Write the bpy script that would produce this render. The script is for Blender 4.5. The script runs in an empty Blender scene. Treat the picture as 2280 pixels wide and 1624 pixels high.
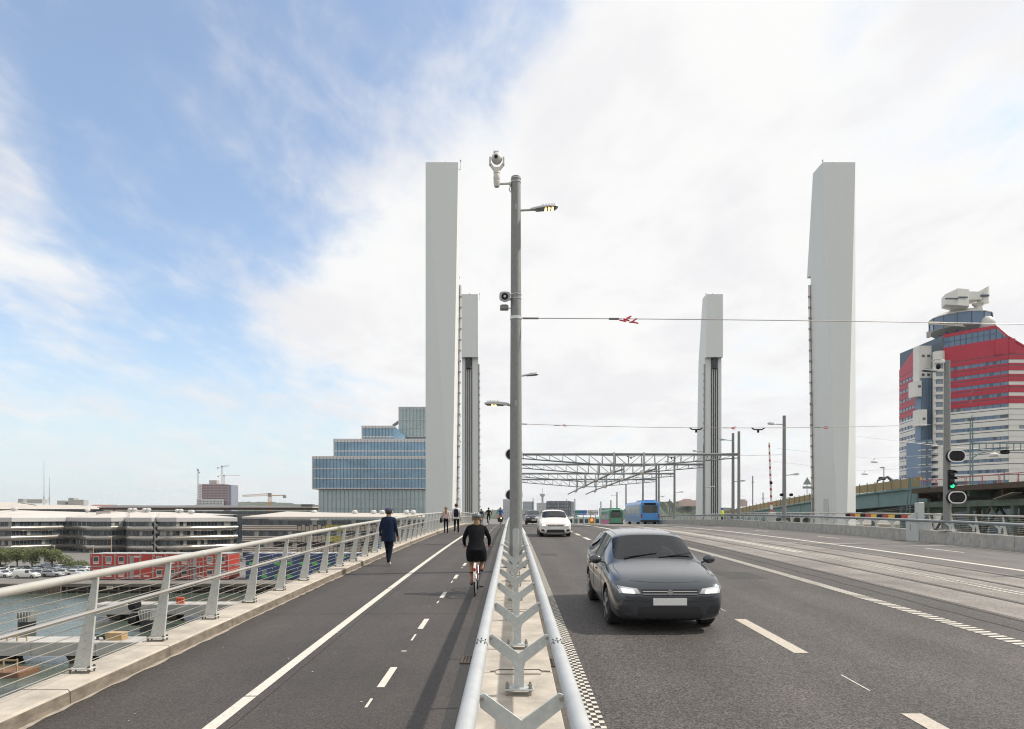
import bpy, bmesh, math, random
from mathutils import Vector, Matrix
random.seed(7)
scene = bpy.context.scene
col = scene.collection
# ------------------------------------------------------------------ camera, sky, sun, exposure
EYE = 2.2
cam_d = bpy.data.cameras.new('camera'); cam = bpy.data.objects.new('camera', cam_d); col.objects.link(cam)
cam.location = (0, 0, EYE); cam.rotation_euler = (math.radians(90), 0, 0)
cam_d.sensor_width = 36; cam_d.lens = 24
cam_d.shift_x = 0.0; cam_d.shift_y = (1150 - 812) / 2280
cam_d.clip_start = 0.05; cam_d.clip_end = 9000
scene.camera = cam
scene.view_settings.view_transform = 'Standard'; scene.view_settings.look = 'None'
scene.view_settings.exposure = 0.0; scene.view_settings.gamma = 1.0
scene.view_settings.use_curve_mapping = False
scene.cycles.use_denoising = True
scene.cycles.filter_width = 1.15
scene.cycles.max_bounces = 6; scene.cycles.diffuse_bounces = 3; scene.cycles.glossy_bounces = 3
scene.cycles.transparent_max_bounces = 8

SUN_EL = math.radians(49); SUN_TO = Vector((math.cos(SUN_EL) * 0.985, math.cos(SUN_EL) * 0.17, math.sin(SUN_EL))).normalized()
sd = bpy.data.lights.new('sun', 'SUN'); sd.energy = 4.2; sd.angle = math.radians(1.6); sd.color = (1.0, 0.94, 0.85)
sun = bpy.data.objects.new('sun', sd); col.objects.link(sun); sun.location = (60, 20, 90)
sun.rotation_euler = SUN_TO.to_track_quat('Z', 'Y').to_euler()

world = bpy.data.worlds.new('World'); scene.world = world; world.use_nodes = True
wt = world.node_tree; wt.nodes.clear()
def wn(t, **k):
    n = wt.nodes.new(t)
    for a, b in k.items(): setattr(n, a, b)
    return n
def wmath(op, a, b=None, clamp=False):
    n = wn('ShaderNodeMath', operation=op, use_clamp=clamp)
    for i, x in enumerate((a, b)):
        if x is None: continue
        if isinstance(x, (int, float)): n.inputs[i].default_value = x
        else: wt.links.new(x, n.inputs[i])
    return n.outputs[0]
def wramp(src, x0, x1, y0=0.0, y1=1.0):
    n = wn('ShaderNodeMapRange', interpolation_type='SMOOTHERSTEP')
    for k, v in zip(('From Min', 'From Max', 'To Min', 'To Max'), (x0, x1, y0, y1)): n.inputs[k].default_value = v
    wt.links.new(src, n.inputs['Value']); return n.outputs[0]
wo = wn('ShaderNodeOutputWorld'); bg = wn('ShaderNodeBackground'); bg.inputs['Strength'].default_value = 0.12
sky = wn('ShaderNodeTexSky', sky_type='NISHITA', sun_disc=False, sun_elevation=SUN_EL,
         sun_rotation=math.atan2(SUN_TO.x, SUN_TO.y), air_density=1.0, dust_density=1.6, ozone_density=2.2)
tc = wn('ShaderNodeTexCoord')
sep = wn('ShaderNodeSeparateXYZ'); wt.links.new(tc.outputs['Generated'], sep.inputs[0])
# cloud layer seen in perspective: x/(z+c), y/(z+c)
den = wmath('ADD', wmath('MAXIMUM', sep.outputs[2], 0.0), 0.16)
cu = wmath('DIVIDE', sep.outputs[0], den); cv = wmath('DIVIDE', sep.outputs[1], den)
cvec = wn('ShaderNodeCombineXYZ'); wt.links.new(cu, cvec.inputs[0]); wt.links.new(cv, cvec.inputs[1])
def wnoise(scale, detail, rough, dist, sx, sy, off=0.0, rot=0.0):
    m = wn('ShaderNodeMapping'); m.inputs['Scale'].default_value = (sx, sy, 1); m.inputs['Location'].default_value = (off, off * .7, off * 1.3)
    m.inputs['Rotation'].default_value = (0, 0, rot)
    wt.links.new(cvec.outputs[0], m.inputs[0])
    n = wn('ShaderNodeTexNoise'); n.inputs['Scale'].default_value = scale; n.inputs['Detail'].default_value = detail
    n.inputs['Roughness'].default_value = rough; n.inputs['Distortion'].default_value = dist
    wt.links.new(m.outputs[0], n.inputs['Vector']); return n.outputs[0]
n1 = wnoise(.9, 6, .55, .25, 1.0, .55, 3.1, .5)
n2 = wnoise(2.5, 8, .58, .25, 1.0, .72, 11.0, .9)
n3 = wnoise(7.5, 7, .60, .25, 1.0, .55, 5.0, .8)
def wdot(v):
    v = Vector(v).normalized(); n = wn('ShaderNodeVectorMath', operation='DOT_PRODUCT')
    wt.links.new(tc.outputs['Generated'], n.inputs[0]); n.inputs[1].default_value = v; return n.outputs['Value']
# the open blue rift: up to the left, running up and over the camera
def pdir(px, py): return ((px - 1140) / 1520, 1.0, (1150 - py) / 1520)
holes = [(pdir(560, 20), .955, .999, 1.0), (pdir(420, 300), .967, .9995, .97), (pdir(450, 520), .982, .9995, .80), (pdir(60, 60), .96, .998, .50),
         (pdir(330, 120), .965, .999, .74), (pdir(780, -260), .93, .997, .9), (pdir(400, 850), .978, .9995, .60), (pdir(60, 870), .985, .9995, .52), (pdir(560, 1000), .975, .9995, .55),
         (pdir(100, 1060), .972, .9995, .55), (pdir(1300, 1010), .988, .9995, .36), (pdir(1720, 920), .984, .9995, .46), (pdir(2250, 0), .972, .999, .46)]
hole = None
for v, a, b, amp in holes:
    h = wramp(wdot(v), a, b, 0, amp); hole = h if hole is None else wmath('MAXIMUM', hole, h)
cover = wmath('ADD', wmath('MULTIPLY', n1, .38), wmath('ADD', wmath('MULTIPLY', n2, .56), wmath('MULTIPLY', n3, .46)))
cover = wmath('SUBTRACT', cover, .20)
right = wramp(sep.outputs[0], -.55, .40, 0.0, .19)
cov = wmath('SUBTRACT', wmath('ADD', cover, right), wmath('MULTIPLY', hole, .42))
cloud = wramp(cov, .10, .60)
cloud = wmath('ADD', wmath('MULTIPLY', cloud, .88), .12, True)
grey = wramp(n2, .36, .68, 1.0, .90)
ccol = wn('ShaderNodeMix', data_type='RGBA'); ccol.blend_type = 'MULTIPLY'; ccol.inputs['Factor'].default_value = 1
ccol.inputs[6].default_value = (8.15, 8.15, 8.1, 1)
gc = wn('ShaderNodeCombineColor'); [wt.links.new(grey, gc.inputs[i]) for i in range(2)]
gb = wramp(n2, .36, .68, 1.0, .925); wt.links.new(gb, gc.inputs[2])
wt.links.new(gc.outputs[0], ccol.inputs[7])
# pale milky air low over the horizon
hz = wramp(sep.outputs[2], 0.0, .30, .85, 0.0)
skyb = wn('ShaderNodeMix', data_type='RGBA'); wt.links.new(hz, skyb.inputs['Factor'])
gain = wn('ShaderNodeMix', data_type='RGBA'); gain.blend_type = 'MULTIPLY'; gain.inputs['Factor'].default_value = 1
wt.links.new(sky.outputs[0], gain.inputs[6]); gain.inputs[7].default_value = (1.70, 1.80, 1.80, 1)
wt.links.new(gain.outputs[2], skyb.inputs[6]); skyb.inputs[7].default_value = (6.4, 7.35, 7.7, 1)
mixc = wn('ShaderNodeMix', data_type='RGBA'); wt.links.new(cloud, mixc.inputs['Factor'])
wt.links.new(skyb.outputs[2], mixc.inputs[6]); wt.links.new(ccol.outputs[2], mixc.inputs[7])
wt.links.new(mixc.outputs[2], bg.inputs['Color']); wt.links.new(bg.outputs[0], wo.inputs[0])

# ------------------------------------------------------------------ helpers
def deck(y):
    if y <= 110: return .039 * y - .00029 * y * y
    return .039 * 110 - .00029 * 12100 - .0248 * (y - 110)
def PX(px, d): return (px - 1140) / 1520 * d
def PZ(py, d): return EYE + (1150 - py) / 1520 * d
class MB:
    def __init__(s): s.v = []; s.f = []; s.m = []; s.mi = 0
    def add(s, vs, fs):
        o = len(s.v); s.v += [tuple(p) for p in vs]
        for f in fs: s.f.append(tuple(i + o for i in f)); s.m.append(s.mi)
        return s
    def box(s, x0, x1, y0, y1, z0, z1):
        return s.add([(x0,y0,z0),(x1,y0,z0),(x1,y1,z0),(x0,y1,z0),(x0,y0,z1),(x1,y0,z1),(x1,y1,z1),(x0,y1,z1)],
                     [(0,3,2,1),(4,5,6,7),(0,1,5,4),(1,2,6,5),(2,3,7,6),(3,0,4,7)])
    def bbox(s, x0, x1, y0, y1, z0, z1, b=.01):   # box with bevelled vertical and top edges
        def ring(i, z): return [(x0+i,y0,z),(x1-i,y0,z),(x1,y0+i,z),(x1,y1-i,z),(x1-i,y1,z),(x0+i,y1,z),(x0,y1-i,z),(x0,y0+i,z)]
        def ring2(i, z): return [(x0+i+b,y0+i,z),(x1-i-b,y0+i,z),(x1-i,y0+i+b,z),(x1-i,y1-i-b,z),(x1-i-b,y1-i,z),(x0+i+b,y1-i,z),(x0+i,y1-i-b,z),(x0+i,y0+i+b,z)]
        return s.loft([ring2(0, z0), ring2(0, z1-b), ring2(b, z1)])
    def beam(s, p, q, w, h, up=(0,0,1)):
        p = Vector(p); q = Vector(q); d = (q-p)
        if d.length < 1e-6: return s
        d.normalize(); u = Vector(up)
        if abs(d.dot(u)) > .98: u = Vector((0,1,0))
        a = d.cross(u).normalized(); b = a.cross(d).normalized()
        a *= w/2; b *= h/2
        vs = [p-a-b, p+a-b, p+a+b, p-a+b, q-a-b, q+a-b, q+a+b, q-a+b]
        return s.add(vs, [(0,1,2,3),(4,7,6,5),(0,4,5,1),(1,5,6,2),(2,6,7,3),(3,7,4,0)])
    def tube(s, pts, r, n=8, cap=True):
        pts = [Vector(p) for p in pts]; rs = r if isinstance(r, (list, tuple)) else [r]*len(pts)
        rings = []
        for i, p in enumerate(pts):
            d = (pts[min(i+1, len(pts)-1)] - pts[max(i-1, 0)]).normalized()
            u = Vector((0,0,1)) if abs(d.z) < .95 else Vector((0,1,0))
            a = d.cross(u).normalized(); b = a.cross(d).normalized()
            rings.append([p + a*rs[i]*math.cos(t) + b*rs[i]*math.sin(t) for t in [2*math.pi*k/n for k in range(n)]])
        return s.loft(rings, cap)
    def loft(s, rings, cap=True, closed=True):
        n = len(rings[0]); vs = [p for r in rings for p in r]; fs = []
        for i in range(len(rings)-1):
            for k in range(n if closed else n-1):
                k2 = (k+1) % n
                fs.append((i*n+k, i*n+k2, (i+1)*n+k2, (i+1)*n+k))
        if cap: fs.append(tuple(range(n-1,-1,-1))); fs.append(tuple((len(rings)-1)*n+k for k in range(n)))
        return s.add(vs, fs)
    def lathe(s, c, prof, n=16, axis='z'):   # prof = [(r, h)]
        rings = []
        for r, h in prof:
            ring = []
            for k in range(n):
                t = 2*math.pi*k/n; a, b = r*math.cos(t), r*math.sin(t)
                ring.append((c[0]+a, c[1]+b, c[2]+h) if axis == 'z' else ((c[0]+a, c[1]+h, c[2]+b) if axis == 'y' else (c[0]+h, c[1]+a, c[2]+b)))
            rings.append(ring)
        return s.loft(rings)
    def ell(s, c, rx, ry, rz, n=12, m=8):
        prof = [(max(math.sin(math.pi*i/m), .02), -math.cos(math.pi*i/m)) for i in range(m+1)]
        return s.loft([[(c[0]+rx*r*math.cos(2*math.pi*k/n), c[1]+ry*r*math.sin(2*math.pi*k/n), c[2]+rz*h) for k in range(n)] for r, h in prof])
    def prism(s, poly, z0, z1):
        return s.loft([[(x,y,z0) for x,y in poly], [(x,y,z1) for x,y in poly]])
    def quad(s, a, b, c, d): return s.add([a,b,c,d], [(0,1,2,3)])
    def mesh(s, name):
        me = bpy.data.meshes.new(name); me.from_pydata(s.v, [], s.f); return me
    def build(s, name, mat, parent=None, smooth=False, fix=True):
        me = s.mesh(name)
        for m in (mat if isinstance(mat, list) else [mat]): me.materials.append(m)
        if isinstance(mat, list): me.polygons.foreach_set('material_index', s.m)
        if fix:
            bm = bmesh.new(); bm.from_mesh(me); bmesh.ops.recalc_face_normals(bm, faces=bm.faces); bm.to_mesh(me); bm.free()
        if smooth:
            me.polygons.foreach_set('use_smooth', [True]*len(me.polygons))
            me.set_sharp_from_angle(angle=math.radians(40))
        me.update()
        o = bpy.data.objects.new(name, me); col.objects.link(o)
        if parent: put(o, parent)
        return o
def put(o, parent):
    """make o a part of parent; o's coordinates are world coordinates"""
    o.parent = parent
    p = parent; t = Vector((0,0,0))
    while p is not None: t += Vector(p.location)+(p.matrix_parent_inverse.translation if p.parent else Vector((0,0,0))); p = p.parent
    o.matrix_parent_inverse = Matrix.Translation(-t)
def tag(o, label, cat, group=None):
    o['label'] = label; o['category'] = cat
    if group: o['group'] = group
    return o
def struct(o, label=None):
    o['kind'] = 'structure'
    if label: o['label'] = label
    return o
def stuff(o): o['kind'] = 'stuff'; return o
def thing(name, label, cat, loc=(0,0,0), group=None):
    o = bpy.data.objects.new(name, None); col.objects.link(o); o.location = loc; o.empty_display_size = .2
    return tag(o, label, cat, group)
def inst(src, name, parent, loc, rotz=0.0, scale=None):
    """another piece sharing src's mesh; loc relative to parent's origin"""
    o = bpy.data.objects.new(name, src.data if hasattr(src, 'data') else src); col.objects.link(o)
    o.parent = parent; o.location = loc; o.rotation_euler = (0,0,rotz)
    if scale: o.scale = scale
    return o
def part(name, mesh, mat, parent, loc):
    if not mesh.materials: mesh.materials.append(mat)
    return inst(mesh, name, parent, loc)
def copy_tree(o, parent=None):
    c = o.copy(); col.objects.link(c)
    if parent: c.parent = parent; c.matrix_parent_inverse = o.matrix_parent_inverse.copy()
    for ch in list(o.children): copy_tree(ch, c)
    return c
def line_y(x, y0, y1, dz, step=2.0):
    n = max(2, int((y1-y0)/step)+1)
    return [(x, y0+(y1-y0)*i/(n-1), deck(y0+(y1-y0)*i/(n-1))+dz) for i in range(n)]
def strip(mb, x0, x1, y0, y1, dz, step=2.0):
    n = max(2, int(math.ceil((y1-y0)/step))+1); o = len(mb.v)
    for i in range(n):
        y = y0+(y1-y0)*i/(n-1); z = deck(y)+dz; mb.v += [(x0,y,z),(x1,y,z)]
    for i in range(n-1): mb.f.append((o+2*i,o+2*i+1,o+2*i+3,o+2*i+2)); mb.m.append(mb.mi)
    return mb
def bar(mb, x0, x1, y0, y1, z0, z1, step=2.0):   # box following the deck
    n = max(2, int(math.ceil((y1-y0)/step))+1); R = []
    for i in range(n):
        y = y0+(y1-y0)*i/(n-1); z = deck(y); R.append([(x0,y,z+z0),(x1,y,z+z0),(x1,y,z+z1),(x0,y,z+z1)])
    return mb.loft(R)

# ------------------------------------------------------------------ materials
MATS = {}
def M(name, c, rough=.6, metal=0.0, var=0.0, vs=3.0, bump=0.0, bs=40.0, spec=.5, emit=None, es=1.0, c2=None, detail=4, aniso=None, coat=0.0):
    if name in MATS: return MATS[name]
    m = bpy.data.materials.new(name); m.use_nodes = True; t = m.node_tree; p = t.nodes['Principled BSDF']
    c = (*c, 1); p.inputs['Base Color'].default_value = c; p.inputs['Roughness'].default_value = rough
    p.inputs['Metallic'].default_value = metal; p.inputs['Specular IOR Level'].default_value = spec
    if coat: p.inputs['Coat Weight'].default_value = coat; p.inputs['Coat Roughness'].default_value = .05
    if emit: p.inputs['Emission Color'].default_value = (*emit, 1); p.inputs['Emission Strength'].default_value = es
    g = t.nodes.new('ShaderNodeNewGeometry'); mp = t.nodes.new('ShaderNodeMapping'); t.links.new(g.outputs['Position'], mp.inputs[0])
    if aniso: mp.inputs['Scale'].default_value = aniso
    if var:
        n = t.nodes.new('ShaderNodeTexNoise'); n.inputs['Scale'].default_value = vs; n.inputs['Detail'].default_value = detail; n.inputs['Roughness'].default_value = .65
        t.links.new(mp.outputs[0], n.inputs['Vector'])
        r = t.nodes.new('ShaderNodeMapRange'); r.inputs[1].default_value = .3; r.inputs[2].default_value = .7; t.links.new(n.outputs[0], r.inputs[0])
        mx = t.nodes.new('ShaderNodeMix'); mx.data_type = 'RGBA'; t.links.new(r.outputs[0], mx.inputs['Factor'])
        lo = c2 if c2 else tuple(x*(1-var) for x in c[:3]); mx.inputs[6].default_value = (*lo, 1)
        mx.inputs[7].default_value = tuple(min(1, x*(1+var)) for x in c[:3]) + (1,) if not c2 else c
        t.links.new(mx.outputs[2], p.inputs['Base Color'])
    if bump:
        n = t.nodes.new('ShaderNodeTexNoise'); n.inputs['Scale'].default_value = bs; n.inputs['Detail'].default_value = 3
        t.links.new(g.outputs['Position'], n.inputs['Vector'])
        b = t.nodes.new('ShaderNodeBump'); b.inputs['Strength'].default_value = bump; b.inputs['Distance'].default_value = .01
        t.links.new(n.outputs[0], b.inputs['Height']); t.links.new(b.outputs[0], p.inputs['Normal'])
    MATS[name] = m; return m
def asphalt(name, base, warm, grain, tracks=(), patch=.25, speck=.5, stain=.35):
    m = bpy.data.materials.new(name); m.use_nodes = True; t = m.node_tree; p = t.nodes['Principled BSDF']
    p.inputs['Roughness'].default_value = .70; p.inputs['Specular IOR Level'].default_value = .5
    g = t.nodes.new('ShaderNodeNewGeometry')
    def noise(scale, det=2, sc=None):
        n = t.nodes.new('ShaderNodeTexNoise'); n.inputs['Scale'].default_value = scale; n.inputs['Detail'].default_value = det; n.inputs['Roughness'].default_value = .6
        if sc:
            mp = t.nodes.new('ShaderNodeMapping'); mp.inputs['Scale'].default_value = sc; t.links.new(g.outputs['Position'], mp.inputs[0]); t.links.new(mp.outputs[0], n.inputs['Vector'])
        else: t.links.new(g.outputs['Position'], n.inputs['Vector'])
        return n.outputs[0]
    def ramp(s, a, b, y0, y1):
        r = t.nodes.new('ShaderNodeMapRange'); [setattr(r.inputs[i], 'default_value', v) for i, v in ((1,a),(2,b),(3,y0),(4,y1))]; t.links.new(s, r.inputs[0]); return r.outputs[0]
    def mul(a, b):
        n = t.nodes.new('ShaderNodeMath'); n.operation = 'MULTIPLY'; t.links.new(a, n.inputs[0])
        if isinstance(b, float): n.inputs[1].default_value = b
        else: t.links.new(b, n.inputs[1])
        return n.outputs[0]
    v = t.nodes.new('ShaderNodeTexVoronoi'); v.inputs['Scale'].default_value = grain; t.links.new(g.outputs['Position'], v.inputs['Vector'])
    hs = t.nodes.new('ShaderNodeSeparateColor'); t.links.new(v.outputs['Color'], hs.inputs[0])
    f = mul(ramp(hs.outputs[0], .1, 1.0, 1-speck*.7, 1+speck), ramp(noise(.55, 5), .3, .7, 1-patch, 1+patch))
    f = mul(f, ramp(noise(1.2, 4, (2.2, .12, 1)), .3, .7, .90, 1.10))
    f = mul(f, ramp(noise(34.0, 2), .28, .72, 1-speck*.42, 1+speck*.42))
    f = mul(f, ramp(noise(.9, 6), .62, .80, 1.0, 1-stain)); f = mul(f, ramp(noise(14.0, 3), .70, .78, 1.0, 1+speck*.5))
    if tracks:
        sx = t.nodes.new('ShaderNodeSeparateXYZ'); t.links.new(g.outputs['Position'], sx.inputs[0]); acc = None
        for c_, w_, a_ in tracks:
            s1 = t.nodes.new('ShaderNodeMath'); s1.operation = 'SUBTRACT'; t.links.new(sx.outputs[0], s1.inputs[0]); s1.inputs[1].default_value = c_
            s2 = t.nodes.new('ShaderNodeMath'); s2.operation = 'ABSOLUTE'; t.links.new(s1.outputs[0], s2.inputs[0])
            r_ = t.nodes.new('ShaderNodeMapRange'); r_.interpolation_type = 'SMOOTHSTEP'; [setattr(r_.inputs[i], 'default_value', v_) for i, v_ in ((1,w_),(2,0.0),(3,1.0),(4,1.0+a_))]; t.links.new(s2.outputs[0], r_.inputs[0])
            f = mul(f, r_.outputs[0])
    cr = t.nodes.new('ShaderNodeCombineColor')
    for i in range(3): t.links.new(mul(f, base*warm[i]), cr.inputs[i])
    t.links.new(cr.outputs[0], p.inputs['Base Color'])
    b = t.nodes.new('ShaderNodeBump'); b.inputs['Strength'].default_value = .55; b.inputs['Distance'].default_value = .004
    t.links.new(v.outputs['Distance'], b.inputs['Height']); t.links.new(b.outputs[0], p.inputs['Normal'])
    MATS[name] = m; return m
asph_path = asphalt('path_asphalt', .043, (1.15, .98, .87), 70, [(-3.7,.8,.14),(-2.0,.5,.08)], patch=.20, speck=.42)
asph_gut = asphalt('gutter_asphalt', .027, (1.08, .99, .92), 70, patch=.2, speck=.35)
asph_road = asphalt('road_asphalt', .052, (1.12, .985, .89), 62, [(1.55,.55,.16),(3.1,.55,.14),(2.35,.35,-.12),(5.0,.55,.16),(6.5,.55,.16),(5.75,.4,-.12)], patch=.20, speck=.85)
asph_tram = asphalt('tram_paving', .185, (1.10, .985, .88), 30, [(9.4,.5,-.16),(12.5,.5,-.14)], patch=.34, speck=.30)
asph_lane = asphalt('far_lane_asphalt', .098, (1.08, .985, .92), 60, [(15.3,.5,.14),(16.8,.5,.12),(18.0,.5,.12)], patch=.18, speck=.4)
conc = M('concrete', (.43, .385, .325), .85, var=.26, vs=2.6, bump=.3, bs=60, detail=10)
conc_face = M('barrier_concrete', (.36, .35, .32), .85, var=.22, vs=2.5, bump=.25, bs=50, detail=8)
conc_dark = M('old_concrete', (.30, .27, .23), .9, var=.3, vs=1.2, bump=.3, bs=30)
paint = M('road_paint', (.56, .53, .465), .75, var=.22, vs=26, detail=8)
paint_y = M('aged_paint', (.46, .41, .345), .8, var=.22, vs=26, detail=8)
galv = M('galvanised_steel', (.46, .475, .48), .48, .30, var=.11, vs=3.5, detail=9)
galv_matt = M('galvanised_plate', (.50, .53, .52), .55, .25, var=.10, vs=20, detail=3)
galv_pole = M('weathered_pole_steel', (.235, .24, .23), .6, .25, var=.20, vs=14, aniso=(3,3,.5), detail=6)
galv_far = M('gantry_steel', (.20, .22, .225), .6, .2, var=.08, vs=4)
rail_w = M('pale_rail_paint', (.50, .48, .43), .36, .25, spec=.6, var=.06, vs=5)
post_g = M('post_grey_paint', (.52, .53, .50), .5, .1, var=.10, vs=9, detail=8)
steel = M('stainless_wire', (.55, .50, .44), .35, .8)
pylon_m = M('pylon_paint', (.69, .705, .68), .38, 0, var=.02, vs=.9, spec=.45, aniso=(1,1,.10), detail=7)
dark = M('dark_rubber', (.016, .016, .018), .6)
blk = M('black_plastic', (.010, .010, .012), .6, spec=.25)
white = M('white_paint', (.74, .73, .70), .45)
# ------------------------------------------------------------------ water and land
WZ = -13.2; QZ = -11.4
wm = bpy.data.materials.new('river_water'); wm.use_nodes = True
t = wm.node_tree; p = t.nodes['Principled BSDF']
p.inputs['Base Color'].default_value = (.075, .098, .078, 1); p.inputs['Roughness'].default_value = .10; p.inputs['IOR'].default_value = 1.33
g_ = t.nodes.new('ShaderNodeNewGeometry'); hts = []
for sc, st, mp_s in ((1.1, .55, (1, .6, 1)), (4.5, .30, (1, .7, 1)), (.12, .25, (1, 1, 1))):
    mp = t.nodes.new('ShaderNodeMapping'); mp.inputs['Scale'].default_value = mp_s; t.links.new(g_.outputs['Position'], mp.inputs[0])
    n = t.nodes.new('ShaderNodeTexNoise'); n.inputs['Scale'].default_value = sc; n.inputs['Detail'].default_value = 4; t.links.new(mp.outputs[0], n.inputs['Vector'])
    x = t.nodes.new('ShaderNodeMath'); x.operation = 'MULTIPLY'; x.inputs[1].default_value = st; t.links.new(n.outputs[0], x.inputs[0]); hts.append(x.outputs[0])
ad = hts[0]
for h in hts[1:]:
    x = t.nodes.new('ShaderNodeMath'); x.operation = 'ADD'; t.links.new(ad, x.inputs[0]); t.links.new(h, x.inputs[1]); ad = x.outputs[0]
b_ = t.nodes.new('ShaderNodeBump'); b_.inputs['Strength'].default_value = .42; b_.inputs['Distance'].default_value = .25
t.links.new(ad, b_.inputs['Height']); t.links.new(b_.outputs[0], p.inputs['Normal'])
struct(MB().box(-3500, 3500, -600, 3500, WZ-2, WZ).build('water', wm))
ground_m = M('quay_ground', (.20, .185, .165), .9, var=.3, vs=.25, c2=(.13,.125,.12))
QY = 137.0
struct(MB().box(-3400, 3400, QY+1.2, 6500, QZ-6, QZ).build('ground', ground_m))
emb = M('embankment_paving', (.16, .155, .15), .9, var=.2, vs=.3)
struct(MB().box(-40, 130, 196, 900, QZ-1, deck(196)-.02).build('embankment', emb))
# wooded hills on the skyline
hill_m = M('hill_forest', (.075, .095, .055), .95, var=.5, vs=.045, bump=.5, bs=.2, c2=(.04,.055,.035), detail=6)
def hill(name, pts, y, depth, base):
    mb = MB(); rings = []
    xs = []
    for (x0, z0), (x1, z1) in zip(pts, pts[1:]):
        n = max(2, int(abs(x1-x0)/5))
        for i in range(n):
            f = i/n; f2 = f*f*(3-2*f); xs.append((x0+(x1-x0)*f, z0+(z1-z0)*f2))
    rnd = random.Random(3)
    for r, (yy, k) in enumerate(((0,0),(.10,.45),(.2,.75),(.33,.93),(.5,1.0),(1.0,.55))):
        row = []
        for x, z in xs:
            jit = (rnd.random()-.4)*9*(1 if 0 < k else 0)
            row.append((x+rnd.uniform(-2,2), y+depth*yy+rnd.uniform(-8,8), base+(z-base)*k+jit*min(1, k*1.3)))
        rings.append(row)
    mb.loft(rings, cap=False, closed=False)
    return struct(mb.build(name, hill_m, fix=False))
Yh = 2600
hp = lambda a, Y=Yh: [(PX(x, Y), PZ(y, Y)) for x, y in a]
hill('hill', hp([(-80,1138),(100,1134),(230,1130),(340,1124),(400,1119),(440,1116),(520,1115),(570,1118),(640,1122),(720,1127),(800,1133),(940,1140)]), Yh, 700, QZ)
hill('hill', hp([(1020,1146),(1070,1138),(1110,1133),(1150,1135),(1210,1141),(1300,1145)], 1900), 1900, 600, QZ)
hill('hill', hp([(1380,1150),(1420,1139),(1470,1126),(1515,1116),(1545,1113),(1600,1117),(1660,1132),(1760,1141),(1900,1146)], 1100), 1100, 400, QZ)

# ------------------------------------------------------------------ bridge deck
Y0, Y1 = -14.0, 196.0
m = MB()
bar(m, -5.2, 25.2, Y0, Y1, -1.9, -.30, 4.0)
struct(m.build('bridge_girder', M('girder_concrete', (.40,.40,.38), .8, var=.1, vs=1)))
def deckpart(name, x0, x1, mat):
    m = MB(); bar(m, x0, x1, Y0, Y1, -.30, 0, 2.0); return m.build(name, mat)
cycle_path = struct(deckpart('cycle_path', -4.56, -.66, asph_path))
gut_l = struct(deckpart('gutter', -.66, -.34, asph_gut))
gut_r = struct(deckpart('gutter', .47, .66, asphalt('right_gutter_asphalt', .085, (1.12,.98,.86), 140, patch=.2)))
road = struct(deckpart('road', .66, 8.65, asph_road))
tram_strip = struct(deckpart('tram_track_bed', 8.65, 13.45, asph_tram))
far_road = struct(deckpart('road', 13.45, 19.9, asph_lane))
walk_r = struct(deckpart('footway', 20.4, 24.9, asph_path))
for yy, name in ((-6, 'pier'), (44, 'pier'), (66.5, 'pier'), (104.5, 'pier'), (150, 'pier')):
    struct(MB().box(-4, 24, yy-1.4, yy+1.4, WZ-1.5, deck(yy)-1.7).build('bridge_pier', conc_dark))
# kerb along the left edge: cast lengths with open joints
kerb_face = M('stained_shaded_concrete', (.185,.155,.12), .9, var=.45, vs=3.5, detail=10, aniso=(1,1,2.5), bump=.3, bs=50)  # stains, with the shade of the kerb face painted into the darker base
lk = bpy.data.objects.new('left_kerb', None); col.objects.link(lk); struct(lk, 'pale concrete edge kerb carrying the left railing')
y = 0.9
while y < 118:
    ln = 2.05
    m = MB(); n = 3; R = []
    for i in range(n):
        yy = y + (ln-.012)*i/(n-1); z = deck(yy); j = random.uniform(-.004, .004)
        R.append([(-5.06,yy,z-.35),(-4.565,yy,z-.35),(-4.565,yy,z+.135+j),(-4.585,yy,z+.155+j),(-5.05,yy,z+.155+j),(-5.06,yy,z+.145+j)])
    m.loft(R); kb = m.build('kerb_block', conc, lk)
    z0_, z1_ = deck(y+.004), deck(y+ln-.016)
    MB().loft([[(-4.566,y+.004,z0_-.02),(-4.557,y+.004,z0_-.02),(-4.559,y+.004,z0_+.128),(-4.566,y+.004,z0_+.130)],[(-4.566,y+ln-.016,z1_-.02),(-4.557,y+ln-.016,z1_-.02),(-4.559,y+ln-.016,z1_+.128),(-4.566,y+ln-.016,z1_+.130)]]).build('stained_shaded_face', kerb_face, kb); y += ln
# thin spill of mortar along the foot of the kerb
m = MB(); rnd = random.Random(5); R = []
yy = 2.0
while yy < 60:
    R.append([(-4.566, yy, deck(yy)+.004), (-4.566+.055+rnd.uniform(-.02,.03), yy, deck(yy)+.004)]); yy += .22
for a, b in zip(R, R[1:]): m.quad(a[0], a[1], b[1], b[0])
m.build('mortar_edge', M('mortar', (.34,.30,.25), .95, var=.25, vs=8), lk)
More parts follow.
